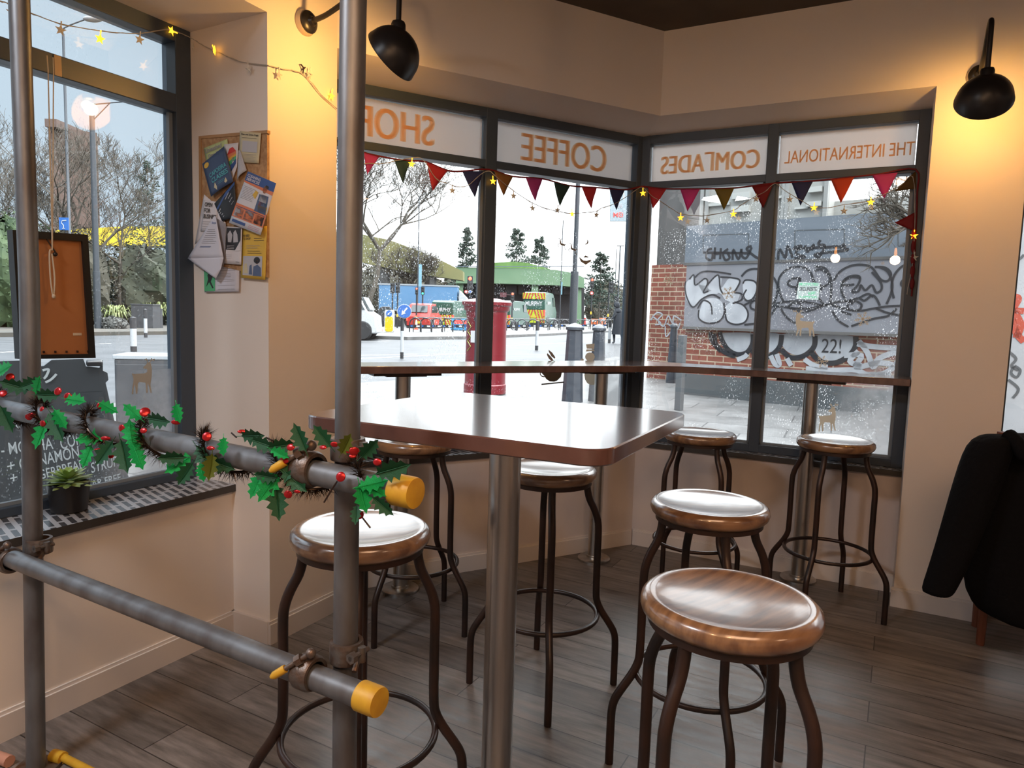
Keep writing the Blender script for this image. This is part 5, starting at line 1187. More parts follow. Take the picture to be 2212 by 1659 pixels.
# metal hoarding with graffiti
hd = thing('metal_hoarding', 'silver metal sheet hoarding covered in black outline graffiti', 'hoarding', BL.at(*ug(1481, 704), -.16), RB)
m_zinc = M('zinc_sheet', (.42, .42, .45), .42, .35, noise=(.7, (.33, .32, .35), 4, (1, 1, 1)))
zh1 = (ug(1478, 573)[1] + ug(1950, 560)[1]) / 2; zh0 = (ug(1481, 704, -.1)[1] + ug(1940, 723, -.1)[1]) / 2
mb = MB(); mb.slab(BL, ug(1480, 640, -.1)[0], ug(1480, 640, -.1)[0] + 14, -.10, -.04, zh0, zh1); mb.build('sheet', m_zinc, hd, smooth=False)
mb = MB(); mb.slab(BL, ug(1480, 640, -.1)[0], ug(1480, 640, -.1)[0] + 14, -.15, -.04, zh0 - .05, zh0); mb.build('foot_channel', M('channel', (.16, .15, .14), .5), hd, smooth=False)
EH = -.104
def blobs(parent, name, mat, S, conv, ex):
    mb = MB()
    for i, st_ in enumerate(S): fill(mb, BL, [ug(*conv(*p), ex - .0006 * i) for p in st_], ex - .0006 * i, smooth=4)
    return mb.build(name, mat, parent, smooth=False)
blobs(hd, 'white_letters', m_wsp, [
    [(345, 200), (375, 170), (390, 240), (450, 190), (470, 260), (440, 290), (560, 180), (545, 290), (500, 300), (430, 330), (370, 390), (320, 330), (315, 240)],
    [(470, 260), (540, 175), (560, 260), (620, 190), (685, 210), (660, 280), (690, 300), (660, 360), (590, 340), (560, 300)],
    [(420, 400), (450, 340), (530, 330), (580, 380), (590, 440), (540, 490), (460, 495), (410, 460)], [(590, 400), (640, 350), (720, 380), (745, 430), (720, 490), (650, 505), (600, 480)], [(710, 230), (740, 200), (800, 220), (800, 280), (760, 340), (720, 320)]], c8, EH)
strokes(hd, 'outline_letters', m_ink, [
    [(345, 200), (375, 170), (385, 240), (450, 195), (470, 225), (440, 290), (475, 280)], [(320, 215), (315, 260), (330, 330), (370, 390), (430, 335), (500, 305), (555, 330)], [(470, 235), (540, 170), (555, 260), (575, 300)], [(555, 185), (640, 190), (690, 212), (650, 290)], [(650, 290), (700, 300), (700, 340), (640, 365)],
    [(400, 400), (440, 345), (490, 370), (500, 440)], [(410, 410), (410, 465), (460, 498), (540, 490), (580, 440), (580, 360)], [(590, 400), (600, 480), (660, 508), (725, 490), (745, 430), (710, 375), (650, 355)], [(380, 190), (430, 150), (520, 148), (630, 165)],
    [(710, 230), (730, 205), (790, 215), (808, 260), (780, 330), (735, 345), (715, 310), (735, 270)]], c8, EH - .004, .03)
strokes(hd, 'black_outline_graffiti', m_ink, [
    [(700, 180), (740, 140), (800, 128), (870, 150), (920, 190), (945, 250), (935, 330), (900, 400)], [(990, 355), (960, 290), (955, 200), (1000, 140), (1060, 115), (1120, 118), (1170, 150), (1195, 210), (1230, 245), (1290, 235), (1300, 180), (1250, 135), (1200, 140)], [(1190, 190), (1195, 240)],
    [(1200, 112), (1270, 125), (1310, 190), (1312, 290), (1305, 365)], [(1100, 190), (1050, 195), (1015, 225), (1040, 250), (1090, 245), (1100, 190), (1070, 290), (1110, 290), (1140, 250), (1160, 285), (1190, 240), (1210, 280), (1245, 270), (1230, 230)],
    [(1110, 290), (1090, 310), (1130, 300), (1160, 325), (1190, 300), (1230, 335), (1265, 375)], [(1100, 330), (1120, 310), (1150, 340)], [(1420, 355), (1385, 290), (1390, 220), (1440, 180), (1505, 180), (1500, 230), (1455, 285), (1500, 280), (1515, 240), (1545, 275), (1590, 240), (1620, 290), (1655, 270), (1650, 220), (1590, 150)],
    [(1330, 210), (1370, 150), (1440, 110), (1520, 100), (1590, 120), (1650, 200), (1700, 210), (1720, 160), (1680, 120), (1610, 115)], [(1510, 190), (1450, 185), (1395, 215), (1400, 240), (1470, 235)], [(1460, 370), (1440, 345), (1500, 330), (1540, 345), (1590, 310), (1620, 330), (1645, 380)], [(1500, 330), (1560, 300), (1600, 320)],
    [(1640, 115), (1700, 150), (1730, 230), (1720, 300), (1690, 370)], [(1740, 330), (1725, 250), (1745, 170), (1800, 110), (1870, 90)], [(1870, 180), (1810, 200), (1790, 235), (1830, 265), (1880, 260)],
    [(890, 375), (990, 355), (1080, 350), (1170, 360), (1265, 378), (1350, 355), (1450, 345)], [(900, 380), (1000, 390), (1090, 400), (1190, 395), (1290, 372), (1400, 400), (1500, 415), (1600, 400), (1700, 385), (1850, 380)], [(1020, 385), (1060, 360), (1105, 370), (1090, 400), (1040, 400), (1020, 385)], [(1425, 400), (1430, 365), (1480, 350), (1520, 375), (1500, 410), (1450, 412), (1425, 400)],
    [(1075, 415), (1140, 420), (1210, 400), (1250, 385)], [(970, 400), (1000, 450), (1050, 490), (1110, 505)], [(1320, 415), (1360, 480), (1430, 525)], [(1380, 420), (1450, 442)], [(1620, 400), (1700, 430), (1790, 445), (1850, 430)], [(1760, 400), (1700, 450), (1600, 470), (1450, 520)], [(760, 370), (800, 330), (850, 360), (830, 410), (770, 400), (760, 370)], [(720, 375), (800, 345), (920, 370)], [(940, 380), (880, 470), (800, 500), (720, 510)]], c8, EH - .005, .036)
# green security notice
sg = thing('security_notice', 'small white and green security notice fixed to the metal hoarding', 'sign', BL.at(*ug(1745, 628), -.11), RB)
pquad(sg, 'plate', C_('notice_white', .66, .74, .68), [(1720, 646), (1768, 648), (1772, 611), (1726, 609)], -.104, -.112)
for s2, x0, x1, y0, y1, mt in (('PROTECTED', 1727, 1768, 611, 617, kgr), ('SECURESITE', 1727, 1765, 620, 628, kk), ('ALERT', 1745, 1762, 630, 636, kgr), ('IN OPERATION', 1726, 1764, 639, 644, kgr)):
    A, B = ug(x0, y1, -.113), ug(x1, y0, -.113); mb = MB(); text_to(mb, s2, lambda a_, b2: BL.at(A[0] + (B[0] - A[0]) * a_, A[1] + (B[1] - A[1]) * b2, -.1135), .02); mb.build('lettering', mt, sg, smooth=False)
# graffiti on the brickwork
gf = thing('wall_graffiti', 'white bubble graffiti with black scalloped edge painted on the brick below the hoarding', 'graffiti', BL.at(*ug(1650, 760), -.01), RB)
blobs(gf, 'white_fill', m_wsp, [[(555, 570), (780, 570), (770, 640), (730, 690), (670, 705), (610, 680), (570, 620)], [(775, 572), (975, 575), (960, 650), (920, 690), (850, 700), (790, 660)], [(975, 575), (1200, 580), (1190, 650), (1140, 710), (1060, 715), (990, 670)], [(1200, 582), (1470, 590), (1480, 650), (1440, 720), (1360, 765), (1260, 750), (1200, 680)]], c8, -.004)
strokes(gf, 'black_outline', m_ink, [[(550, 560), (570, 620), (610, 680), (670, 712), (735, 700), (775, 640), (778, 575)], [(770, 680), (820, 740), (900, 720), (960, 660), (975, 580)], [(970, 680), (1040, 735), (1130, 720), (1195, 660), (1202, 585)], [(1170, 690), (1240, 760), (1340, 770), (1430, 725), (1478, 660), (1480, 590)], [(515, 570), (530, 650), (600, 705), (660, 725)], [(490, 560), (500, 620), (560, 690)]], c8, -.012, .09)
for s2, P in (('22!', ((1245, 700), (1385, 610))),):
    A, B = ug(*c8(*P[0]), -.013), ug(*c8(*P[1]), -.013); mb = MB(); text_to(mb, s2, lambda a_, b2: BL.at(A[0] + (B[0] - A[0]) * a_, A[1] + (B[1] - A[1]) * b2, -.013), .0); mb.build('lettering', m_ink, gf, smooth=False)
strokes(gf, 'white_swirl', m_wsp, [[(1490, 640), (1600, 660), (1790, 670)], [(1500, 620), (1560, 700), (1600, 800), (1640, 740), (1760, 700), (1770, 760), (1680, 840), (1560, 850)], [(1400, 720), (1520, 720), (1480, 800), (1640, 770), (1760, 790)], [(1140, 810), (1300, 820), (1480, 820), (1560, 850), (1720, 850)], [(900, 720), (930, 780), (960, 780), (940, 710)], [(1010, 740), (1040, 790)], [(1130, 745), (1200, 790), (1290, 800)], [(670, 750), (720, 730), (740, 710)], [(1500, 690), (1440, 760), (1520, 790)]], c8, -.014, .09)
strokes(gf, 'white_tag', m_wsp, [[(80, 480), (120, 430), (160, 440), (130, 480), (170, 520), (200, 450), (230, 500), (240, 450), (290, 480)], [(90, 450), (150, 500), (110, 510)], [(190, 500), (260, 540), (280, 500)], [(180, 520), (185, 590), (215, 560)]], c8, PX - .01, .035)
# kerb of cobbles and posts by the building
t = thing('grey_post', 'square grey steel post standing at the corner of the plinth', 'post', og(1466, 886)); p = t.location; mb = MB(); mb.obox(p + V((0, 0, .62)), (.055, .055, .62), RB); mb.build('shaft', M('post_grey', (.20, .21, .22), .5, .4), t, smooth=False, bevel=.005)
def bollard(label, px, py, top, wt, wb, mat, dome=True, ringz=None):
    b_ = og(px, py); s_ = sc(b_); Hh = (py - top) * s_ ; t = thing('bollard', label, 'bollard', b_, 0, 'dark pavement bollards'); rt, rb = wt * s_ / 2, wb * s_ / 2
    mb = MB(); mb.lathe([(rb, 0), (rb * .97, Hh * .06), (rt * .98, Hh * .90), (rt * .9, Hh * .91)], 8 if dome else 16, Matrix.Translation(b_)); mb.build('shaft', mat, t, smooth=False)
    mb = MB(); mb.lathe([(rt * .9, Hh * .905), (rt * 1.16, Hh * .915), (rt * 1.16, Hh * .945), (rt * .7, Hh * .98), (1e-4, Hh)], 16, Matrix.Translation(b_)); mb.build('cap', mat, t)
    if ringz: mb = MB(); mb.lathe([(rt * 1.12, Hh * ringz), (rt * 1.18, Hh * (ringz + .01)), (rt * 1.12, Hh * (ringz + .03))], 16, Matrix.Translation(b_)); mb.build('collar', mat, t)
m_bol = M('bollard_black', (.055, .065, .085), .35, noise=(8, (.085, .095, .115), 4, (1, 1, 1)))
bollard('nearest dark bollard in front of the tall lamp post', 1236, 868, 698, 34, 46, m_bol); bollard('second dark bollard right of the nearest one', 1288, 866, 700, 26, 36, m_bol); bollard('slim dark bollard in front of the brick pillar with graffiti', 1450, 827, 697, 15, 24, m_bol, False, .55)

# ---- pillar box
b_ = og(1047, 850); s_ = sc(b_); t = thing('pillar_box', 'red cylindrical post box behind the mullion of the left bay window', 'post box', b_)
m_red = M('postbox_red', (.30, .018, .03), .35, noise=(3, (.25, .015, .025), 3, (1, 1, 1)))
k = s_; tp = 205 * k; Rb = 44 * k
mb = MB(); mb.lathe([(Rb * 1.04, .02), (Rb * 1.04, tp * .10), (Rb, tp * .11), (Rb * .97, tp * .80), (Rb, tp * .82), (Rb, tp * .86)], 40, Matrix.Translation(b_)); mb.build('body', m_red, t)
mb = MB(); mb.lathe([(Rb * 1.02, .0), (Rb * 1.04, tp * .10)], 40, Matrix.Translation(b_)); mb.build('base', M('postbox_base', (.045, .04, .05), .5), t)
mb = MB(); mb.lathe([(Rb, tp * .855), (Rb * 1.10, tp * .875), (Rb * 1.12, tp * .91), (Rb * 1.20, tp * .925), (Rb * 1.22, tp * .955), (Rb * 1.0, tp * .975), (Rb * .5, tp * .995), (1e-4, tp)], 40, Matrix.Translation(b_)); mb.build('cap', m_red, t)
mb = MB(); mb.obox(b_ + V((-.05, -Rb * .98, tp * .78)), (Rb * .42, .02, tp * .014)); mb.build('slot', m_black, t, smooth=False)
mb = MB(); mb.obox(b_ + V((-Rb * .5, -Rb * .86, tp * .6)), (Rb * .22, .012, tp * .06), rad(-30)); mb.build('notice_plate', m_white, t, smooth=False)
mb = MB(); 
for dz in (.45, .55, .65): mb.tube([b_ + V((-Rb * .88, -Rb * .5, tp * dz)), b_ + V((-Rb * .7, -Rb * .74, tp * (dz + .05))), b_ + V((-Rb * .86, -Rb * .52, tp * (dz + .1)))], .008, 4)
mb.build('yellow_tag', M('yellow_green', (.55, .6, .1), .5), t)

# ---- marker posts, signs, cones
m_bw = (M('marker_black', (.03, .03, .035), .5), M('marker_white', (.62, .64, .66), .5))
def marker(label, px, py, top, w):
    b_ = og(px, py); s_ = sc(b_); Hh = (py - top) * s_; r_ = w * s_ / 2; t = thing('marker_post', label, 'post', b_, 0, 'black and white marker posts')
    mb = MB(); mb.lathe([(r_, 0), (r_, Hh * .16)], 12, Matrix.Translation(b_)); mb.build('black_foot', m_bw[0], t); mb = MB(); mb.lathe([(r_ * .98, Hh * .16), (r_ * .98, Hh * .66)], 12, Matrix.Translation(b_)); mb.build('white_sleeve', m_bw[1], t)
    mb = MB(); mb.lathe([(r_, Hh * .66), (r_, Hh * .97), (1e-4, Hh)], 12, Matrix.Translation(b_)); mb.build('black_top', m_bw[0], t); return t
mk = marker('marker post carrying a round blue sign with white arrow pointing down left', 868, 775, 684, 7.5); marker('marker post in the road left of the nearest bollard', 1159, 757, 692, 7); marker('marker post at the right near the dark walking figure', 1316, 741, 690, 6)
marker('nearer and taller marker post in the left window', 289, 760, 684, 13); marker('thin marker post in front of the dark road cabinet, left window', 315, 729, 667, 7)
m_blue = M('sign_blue', (.03, .16, .55), .4)
def disc(name, parent, c, r_, mat, off_=0, n=28, th=.02):
    mb = MB(); d = (EYE - V(c)); d.z = 0; d.normalize(); mb.lathe([(1e-4, 0), (r_, 0), (r_, th), (1e-4, th)], n, Matrix.Translation(V(c) + d * off_) @ d.to_track_quat('Z', 'Y').to_matrix().to_4x4()); return mb.build(name, mat, parent)
def arrow(parent, c, r_, ang, mat, off_):
    d = (EYE - V(c)); d.z = 0; d.normalize(); rt = V((0, 0, 1)).cross(d); rt = -rt if rt.dot(CR) < 0 else rt; a_ = rad(ang); X = rt * math.cos(a_) + V((0, 0, 1)) * math.sin(a_); Y = rt * -math.sin(a_) + V((0, 0, 1)) * math.cos(a_)
    P = [(-.75, .12), (.1, .12), (.1, .38), (.78, 0), (.1, -.38), (.1, -.12), (-.75, -.12)]; mb = MB(); mb.poly([V(c) + d * off_ + X * x * r_ + Y * y * r_ for x, y in P], d * .004); mb.build('arrow', mat, parent, smooth=False)
t = mk; c = og(868, 775) + V((0, 0, up(og(868, 775), 673))); c = V((c.x, c.y, c.z)) + V((0, 0, 0)); s_ = sc(c)
c = c + CR * 4 * s_; disc('plate', t, c, 15.5 * s_, M('sign_rim', (.6, .65, .7), .4), .1); disc('blue_face', t, c, 14 * s_, m_blue, .125); arrow(t, c, 13 * s_, 232, kw, .15)
b_ = og(841, 723); s_ = sc(b_); t = thing('traffic_bollard', 'yellow and white lit traffic bollard with blue arrow on the island', 'bollard', b_ + V((0, 0, .16)))
def rr(mb, c, w, h, dd, rad_): 
    P = rrect(w / 2, h / 2, rad_, 5); mb.poly([c + V((p[0], -dd / 2, p[1])) for p in P], (0, dd, 0))
mb = MB(); rr(mb, b_ + V((0, 0, .16 + 24 * s_)), 20 * s_, 48 * s_, 10 * s_, 5 * s_); mb.build('body', m_white, t, smooth=False)
mb = MB(); rr(mb, b_ + V((0, -5.2 * s_, .18 + 17 * s_)), 17 * s_, 32 * s_, .8 * s_, 5 * s_); mb.build('yellow_panel', M('bollard_yellow', (.85, .62, .0), .4), t, smooth=False)
c = b_ + V((0, -5.7 * s_, .18 + 40 * s_)); disc('blue_disc', t, c, 6.5 * s_, m_blue, 0); arrow(t, c, 6 * s_, 225, kw, .06)
def cone(label, px, py, top, w, lampy=False, zz=0):
    b_ = og(px, py) + V((0, 0, zz)); s_ = sc(b_); Hh = (py - top) * s_; t = thing('traffic_cone', label, 'traffic cone', b_, 0, 'orange traffic cones'); r0 = w * s_ / 2
    m_o = M('cone_orange', (.80, .10, .03), .5); mb = MB(); mb.obox(b_ + V((0, 0, Hh * .02)), (r0 * 1.05, r0 * 1.05, Hh * .02)); mb.build('base', m_o, t, smooth=False)
    pr = lambda f_: r0 * (.78 - .66 * f_)
    for a_, b2, mt, nm in ((.04, .28, m_o, 'lower_band'), (.28, .66, m_white, 'white_sleeve'), (.66, 1, m_o, 'tip')): mb = MB(); mb.lathe([(pr(a_), Hh * a_), (pr(b2), Hh * b2)], 16, Matrix.Translation(b_)); mb.build(nm, mt, t)
    if lampy: mb = MB(); mb.ball(b_ + V((-2 * s_, 0, Hh * 1.0)), 3.5 * s_, 8); mb.build('lamp', M('cone_lamp', (.9, .45, .02), .4), t)
cone('orange and white traffic cone with yellow lamp left of the yellow bollard', 822, 720, 686, 13, True); cone('orange cone among the black cycle hoops', 899, 716, 685, 9, zz=.16)
cone('distant orange cone near the walking figure', 1326, 703, 690, 7); cone('distant orange cone beside the red barrier', 1255, 702, 689, 6, zz=.16)
# water barriers and roadworks
def barrier(label, px, py, w, h, mat, m2=None, zz=0):
    b_ = og(px, py) + V((0, 0, zz)); s_ = sc(b_); t = thing('road_barrier', label, 'barrier', b_, 0, 'roadworks barriers'); mb = MB(); mb.obox(b_ + V((0, 0, h * s_ / 2)), (w * s_ / 2, 3 * s_, h * s_ / 2)); mb.build('panel', mat, t, smooth=False, bevel=.06)
    if m2: mb = MB(); mb.obox(b_ + V((0, -3.2 * s_, h * s_ * .7)), (w * s_ * .33, .3 * s_, h * s_ * .16)); mb.build('reflector', m2, t, smooth=False)
    for k2 in (-1, 1): mb = MB(); mb.obox(b_ + V((k2 * w * s_ * .4, 0, h * s_ * .03)), (2 * s_, 5 * s_, h * s_ * .04)); mb.build('foot', m_dark, t, smooth=False)
barrier('light blue plastic barrier with red reflector behind the hoops', 995, 718, 42, 26, M('barrier_blue', (.07, .35, .65), .5), C_('red', .60, .05, .04), .16)
barrier('rounded red barrier at the roadworks', 1259, 704, 12, 16, M('barrier_red', (.75, .05, .04), .5), None, .16); barrier('orange roadworks barrier behind the second bollard', 1283, 702, 16, 13, M('barrier_orange', (.8, .16, .03), .5), m_white); barrier('orange roadworks barrier nearest the figure', 1301, 702, 14, 15, M('barrier_orange', (.8, .16, .03), .5), m_white)
b_ = og(905, 712); s_ = sc(b_); t = thing('orange_netting_roll', 'roll of orange netting beside the red car', 'netting', b_); mb = MB(); mb.lathe([(13 * s_, .05), (14 * s_, 14 * s_), (12 * s_, 27 * s_), (6 * s_, 29 * s_)], 20, Matrix.Translation(b_)); mb.build('roll', M('netting_orange', (.65, .14, .04), .7, noise=(2, (.4, .08, .03), 4, (1, 1, 6))), t)
# ---- cycle hoops, one with bottom plate and white label each
m_hoop = M('hoop_black', (.025, .028, .035), .4)
def make_hoop():
    t = thing('cycle_hoop', '', 'cycle hoop'); mb = MB(); P = [(-.45, 0, 0), (-.45, 0, .55)] + [(-.45 * math.cos(a_), 0, .55 + .42 * math.sin(a_)) for a_ in [math.pi * i / 8 for i in range(1, 8)]] + [(.45, 0, .55), (.45, 0, 0)]
    mb.tube(P, .045, 6); mb.build('hoop', m_hoop, t, local=True)
    mb = MB(); mb.box(-.47, .47, -.02, .02, .30, .50); mb.build('plate', m_hoop, t, smooth=False, local=True); mb = MB(); mb.box(.08, .34, -.03, -.021, .34, .46); mb.build('white_label', m_white, t, smooth=False, local=True)
    mb = MB(); mb.box(-.36, -.2, -.03, -.021, .34, .46); mb.build('blue_label', m_blue, t, smooth=False, local=True); return t
hp = make_hoop(); NH = 19
for i in range(NH):
    f_ = i / (NH - 1); px = 897 + (1312 - 897) * f_; py = 722 - 9 * f_ ** 1.3; o = hp if i == 0 else copy_tree(hp); b_ = og(px, py); s_ = sc(b_); hh = (30 - 11 * f_) * s_ / .97
    o.location = b_ + V((0, 0, .16)); o.scale = (hh * .95, hh, hh); o.rotation_euler = (0, 0, rad(-12)); o['group'] = 'cycle hoops on the traffic island'
    o['label'] = 'black cycle hoop with white label plate in the row on the traffic island'
mb = MB(); A, B = og(893, 722) + V((0, -.1, .16)), og(1316, 713) + V((0, -.1, .16)); mb.tube([A + V((0, 0, up(A, 690) * .0 + 31 * sc(A))), B + V((0, 0, 19 * sc(B)))], .04, 5)
for k2 in range(12): q = A + (B - A) * k2 / 11; mb.tube([q, q + V((0, 0, (31 * sc(A)) * (1 - k2 / 11) + 19 * sc(B) * k2 / 11))], .03, 5)
tag(mb.build('guard_rail', m_hoop), 'thin black guard rail running along the cycle hoops', 'railing')
def make_bike():
    t = thing('bicycle', '', 'bicycle')
    for x in (-.52, .52):
        mb = MB(); mb.tube([(x + .34 * math.cos(a_), 0, .34 + .34 * math.sin(a_)) for a_ in [2 * math.pi * k / 18 for k in range(18)]], .03, 5, closed=True)
        for k in range(5): a_ = k * math.pi / 5; mb.tube([(x + .33 * math.cos(a_), 0, .34 + .33 * math.sin(a_)), (x - .33 * math.cos(a_), 0, .34 - .33 * math.sin(a_))], .006, 3)
        mb.build('wheel', m_hoop, t, local=True)
    mb = MB(); Rr, B_, S_, H2, Fr = (-.52, 0, .34), (-.08, 0, .30), (-.2, 0, .82), (.36, 0, .86), (.52, 0, .34)
    for a_, b2 in ((Rr, B_), (Rr, S_), (S_, B_), (B_, H2), (S_, H2), (H2, Fr)): mb.tube([a_, b2], .02, 5)
    mb.build('frame', M('bike_frame', (.45, .47, .5), .4), t, local=True); mb = MB(); mb.tube([(-.22, 0, .92), (-.2, 0, .82)], .015, 5); mb.ball((-.24, 0, .94), .07, 6, (1.5, .8, .4)); mb.build('saddle', m_black, t, local=True)
    mb = MB(); mb.tube([(.36, 0, .86), (.34, 0, 1.0)], .015, 5); mb.tube([(.3, -.25, 1.02), (.36, 0, 1.0), (.3, .25, 1.02)], .014, 5); mb.build('handlebar', m_black, t, local=True); return t
bk_ = make_bike()
for i, (px, py, l_) in enumerate(((1098, 716, 'leftmost bicycle locked to the hoops, just right of the post box'), (1125, 715, 'bicycle second from the post box'), (1190, 711, 'bicycle locked left of the tall lamp post'), (1308, 706, 'bicycle at the right end of the hoops near the figure'))):
    o = bk_ if i == 0 else copy_tree(bk_); b_ = og(px, py); s_ = sc(b_); o.location = b_ + V((0, .3, .16 if i < 3 else 0)); o.scale = (24 * s_,) * 3; o.rotation_euler = (0, 0, rad(10 * i - 20)); o['label'] = l_; o['group'] = 'parked bicycles'

# ---- lamp posts, signals
m_lp = M('lamp_post_grey', (.075, .085, .10), .45, .3)
def post_(name, label, cat, px, py, top, w, D=None, group=None, wb=None, topx=None):
    b_ = og(px, py); s_ = sc(b_); Hh = (py - top) * s_; t = thing(name, label, cat, b_, 0, group); mb = MB(); tx = ((topx if topx is not None else px) - px) * s_ * 0
    mb.tube([b_, b_ + V((0, 0, Hh * .28)), b_ + V((0, 0, Hh * .281)), b_ + V((0, 0, Hh))], 1, 12, rr=[(wb or w) * s_ / 2, (wb or w) * s_ / 2, w * s_ / 2, w * s_ / 2 * .85]); mb.build('column', m_lp, t); return t, b_, s_
t, b_, s_ = post_('street_lamp', 'tall slim street lamp with angled arm in the left window', 'street lamp', 157, 712, 100, 6, group='street lamps', wb=7)
tp_ = b_ + V((0, 0, (712 - 100) * s_)); mb = MB(); mb.tube(smoothpath([tp_, tp_ + CR * 3 * s_ + V((0, 0, 12 * s_)), tp_ + CR * 45 * s_ + V((0, 0, 28 * s_))], 4), 1.5 * s_, 6); mb.build('arm', m_lp, t)
mb = MB(); mb.ball(tp_ + CR * 62 * s_ + V((0, 0, 29 * s_)), 20 * s_, 10, (1, .5, .28)); mb.build('lantern', C_('lantern', .45, .44, .44), t)
t, b_, s_ = post_('camera_post', 'thick grey post carrying a camera bracket in the left window', 'post', 212, 716, 258, 12, group=None, wb=14)
tp_ = b_ + V((0, 0, 452 * s_)); mb = MB(); mb.tube([tp_ + V((0, 0, 4 * s_)), tp_ + V((0, 0, 22 * s_)), tp_ + CR * 68 * s_ + V((0, 0, 28 * s_)), tp_ + CR * 68 * s_ + V((0, 0, 42 * s_))], 1.4 * s_, 6); mb.tube([tp_ - V((0, 0, 12 * s_)), tp_ + CR * 38 * s_ + V((0, 0, 25 * s_))], 1.2 * s_, 6); mb.build('bracket', m_lp, t)
mb = MB(); mb.ball(tp_ + CR * 70 * s_ + V((0, 0, 48 * s_)), 6 * s_, 8, (1, 1, .8)); mb.build('camera', C_('lantern', .45, .44, .44), t)
t, b_, s_ = post_('street_lamp', 'tall street lamp rising behind the nearest bollard, stepped wider base', 'street lamp', 1236, 735, 210, 10, group='street lamps', wb=17)
t, b_, s_ = post_('street_lamp', 'distant thin street lamp left of the corner post', 'street lamp', 1332, 712, 533, 3, group='street lamps'); mb = MB(); q = b_ + V((0, 0, 178 * s_)); mb.tube([q - CR * 7 * s_, q + CR * 8 * s_], 1 * s_, 5); mb.build('arm', m_lp, t)
t, b_, s_ = post_('banner_post', 'thin post with long blue banner above the lorry trailer', 'post', 901, 712, 430, 2.6)
mb = MB(); q = b_ + V((0, 0, (712 - 620) * s_)); mb.poly([q + CR * 1.5 * s_, q + CR * 8 * s_, q + CR * 8 * s_ + V((0, 0, 47 * s_)), q + CR * 1.5 * s_ + V((0, 0, 48 * s_))], (0, .05, 0)); mb.build('banner', M('banner_blue', (.25, .50, .62), .7), t, smooth=False)
t, b_, s_ = post_('banner_post', 'thin post with narrow blue banner above the green bridge', 'post', 1208, 712, 480, 2); mb = MB(); q = b_ + V((0, 0, (712 - 637) * s_)); mb.poly([q + CR * 1 * s_, q + CR * 3.5 * s_, q + CR * 3.5 * s_ + V((0, 0, 27 * s_)), q + CR * 1 * s_ + V((0, 0, 27 * s_))], (0, .05, 0)); mb.build('banner', M('banner_blue', (.25, .50, .62), .7), t, smooth=False)
for x, tp2, lb2 in ((1062, 535, 'far thin pole above the green bridge left end'), (1325, 540, 'far thin pole beside the distant street lamp')): post_('thin_pole', lb2, 'pole', x, 700, tp2, 1.8)
m_redl = M('signal_red_glow', (1, .08, .05), .4, emit=3.2, ecol=(1, .06, .03)); m_grnl = M('signal_green_glow', (.05, .9, .5), .4, emit=1.4, ecol=(.03, .9, .45)); m_lens = M('dark_lens', (.03, .03, .03), .4)
def signal(label, px, py, ytop, w, lit=None, py_red=None, side=0):
    b_ = og(px, py); s_ = sc(b_); t = thing('traffic_signal', label, 'traffic light', b_, 0, 'traffic signals'); Hh = (py - ytop) * s_; mb = MB(); mb.tube([b_, b_ + V((0, 0, Hh * .97))], 1.6 * s_, 8); mb.build('post', m_hoop, t)
    hh = w * 2.5 * s_; c = b_ + V((0, 0, Hh - hh / 2)) + CR * side * s_; mb = MB(); mb.obox(c, (w * s_ / 2, 2.4 * s_, hh / 2)); mb.build('head', m_hoop, t, smooth=False)
    for k2, nm in enumerate(('red', 'amber', 'green')):
        q = c + V((0, -2.5 * s_, hh * (.33 - .33 * k2))); mb = MB(); mb.ball(q, w * .32 * s_, 10, (1, .3, 1)); mb.build('lamp', m_redl if lit == nm == 'red' else m_grnl if lit == nm == 'green' else m_lens, t)
        mb = MB(); mb.tube([q + V((-w * .36 * s_, 0, 0)), q + V((-w * .36 * s_, -2 * s_, 0)), q + V((0, -2.2 * s_, w * .4 * s_)), q + V((w * .36 * s_, -2 * s_, 0)), q + V((w * .36 * s_, 0, 0))], .3 * s_, 4); mb.build('hood', m_hoop, t)
    mb = MB(); mb.obox(b_ + V((0, -1.8 * s_, Hh * .30)), (1.6 * s_, .5 * s_, 3 * s_)); mb.build('yellow_button_box', m_yellow, t, smooth=False); return t, b_, s_
t, b_, s_ = signal('red traffic signal just left of the mullion by the post box', 1013, 716, 598, 12, 'red')
for dx in (-8, 1): c = b_ + V((0, -2 * s_, (716 - 631) * s_)) + CR * dx * s_; disc('roundel', t, c, 3.6 * s_, m_white if dx > 0 else C_('red', .60, .05, .04), 0); disc('roundel_centre', t, c, 2.3 * s_, m_white if dx < 0 else kb, .12 * 1)
signal('dark traffic signal seen from behind, left one over the blue trailer', 847, 712, 612, 9); signal('dark traffic signal seen from behind, right one over the blue trailer', 858, 712, 611, 9)
signal('small signal showing red in front of the blue trailer', 899, 713, 622, 6, 'red'); signal('small signal showing green in front of the blue trailer', 912, 712, 620, 7, 'green')
t, b_, s_ = signal('red traffic signal between the green vans', 1105, 714, 632, 8, 'red'); mb = MB(); mb.obox(b_ + V((-20 * s_, 0, 76 * s_)), (7 * s_, .3 * s_, 5 * s_)); mb.tube([b_ + V((0, 0, 76 * s_)), b_ + V((-14 * s_, 0, 76 * s_))], .6 * s_, 4); mb.build('destination_board', M('dark_red_board', (.12, .02, .03), .5), t, smooth=False)
t, b_, s_ = signal('red traffic signal right of the tall lamp post', 1275, 708, 602, 8, 'red'); c = b_ + V((0, -2 * s_, (708 - 634) * s_)); disc('roundel', t, c, 3.8 * s_, C_('red', .60, .05, .04), 0); disc('roundel_centre', t, c, 2.4 * s_, m_white, .12)
signal('dark traffic signal beside the distant street lamp', 1312, 712, 609, 10, None, side=4); signal('low dark signal at the right beside the walking figure', 1328, 712, 640, 6)
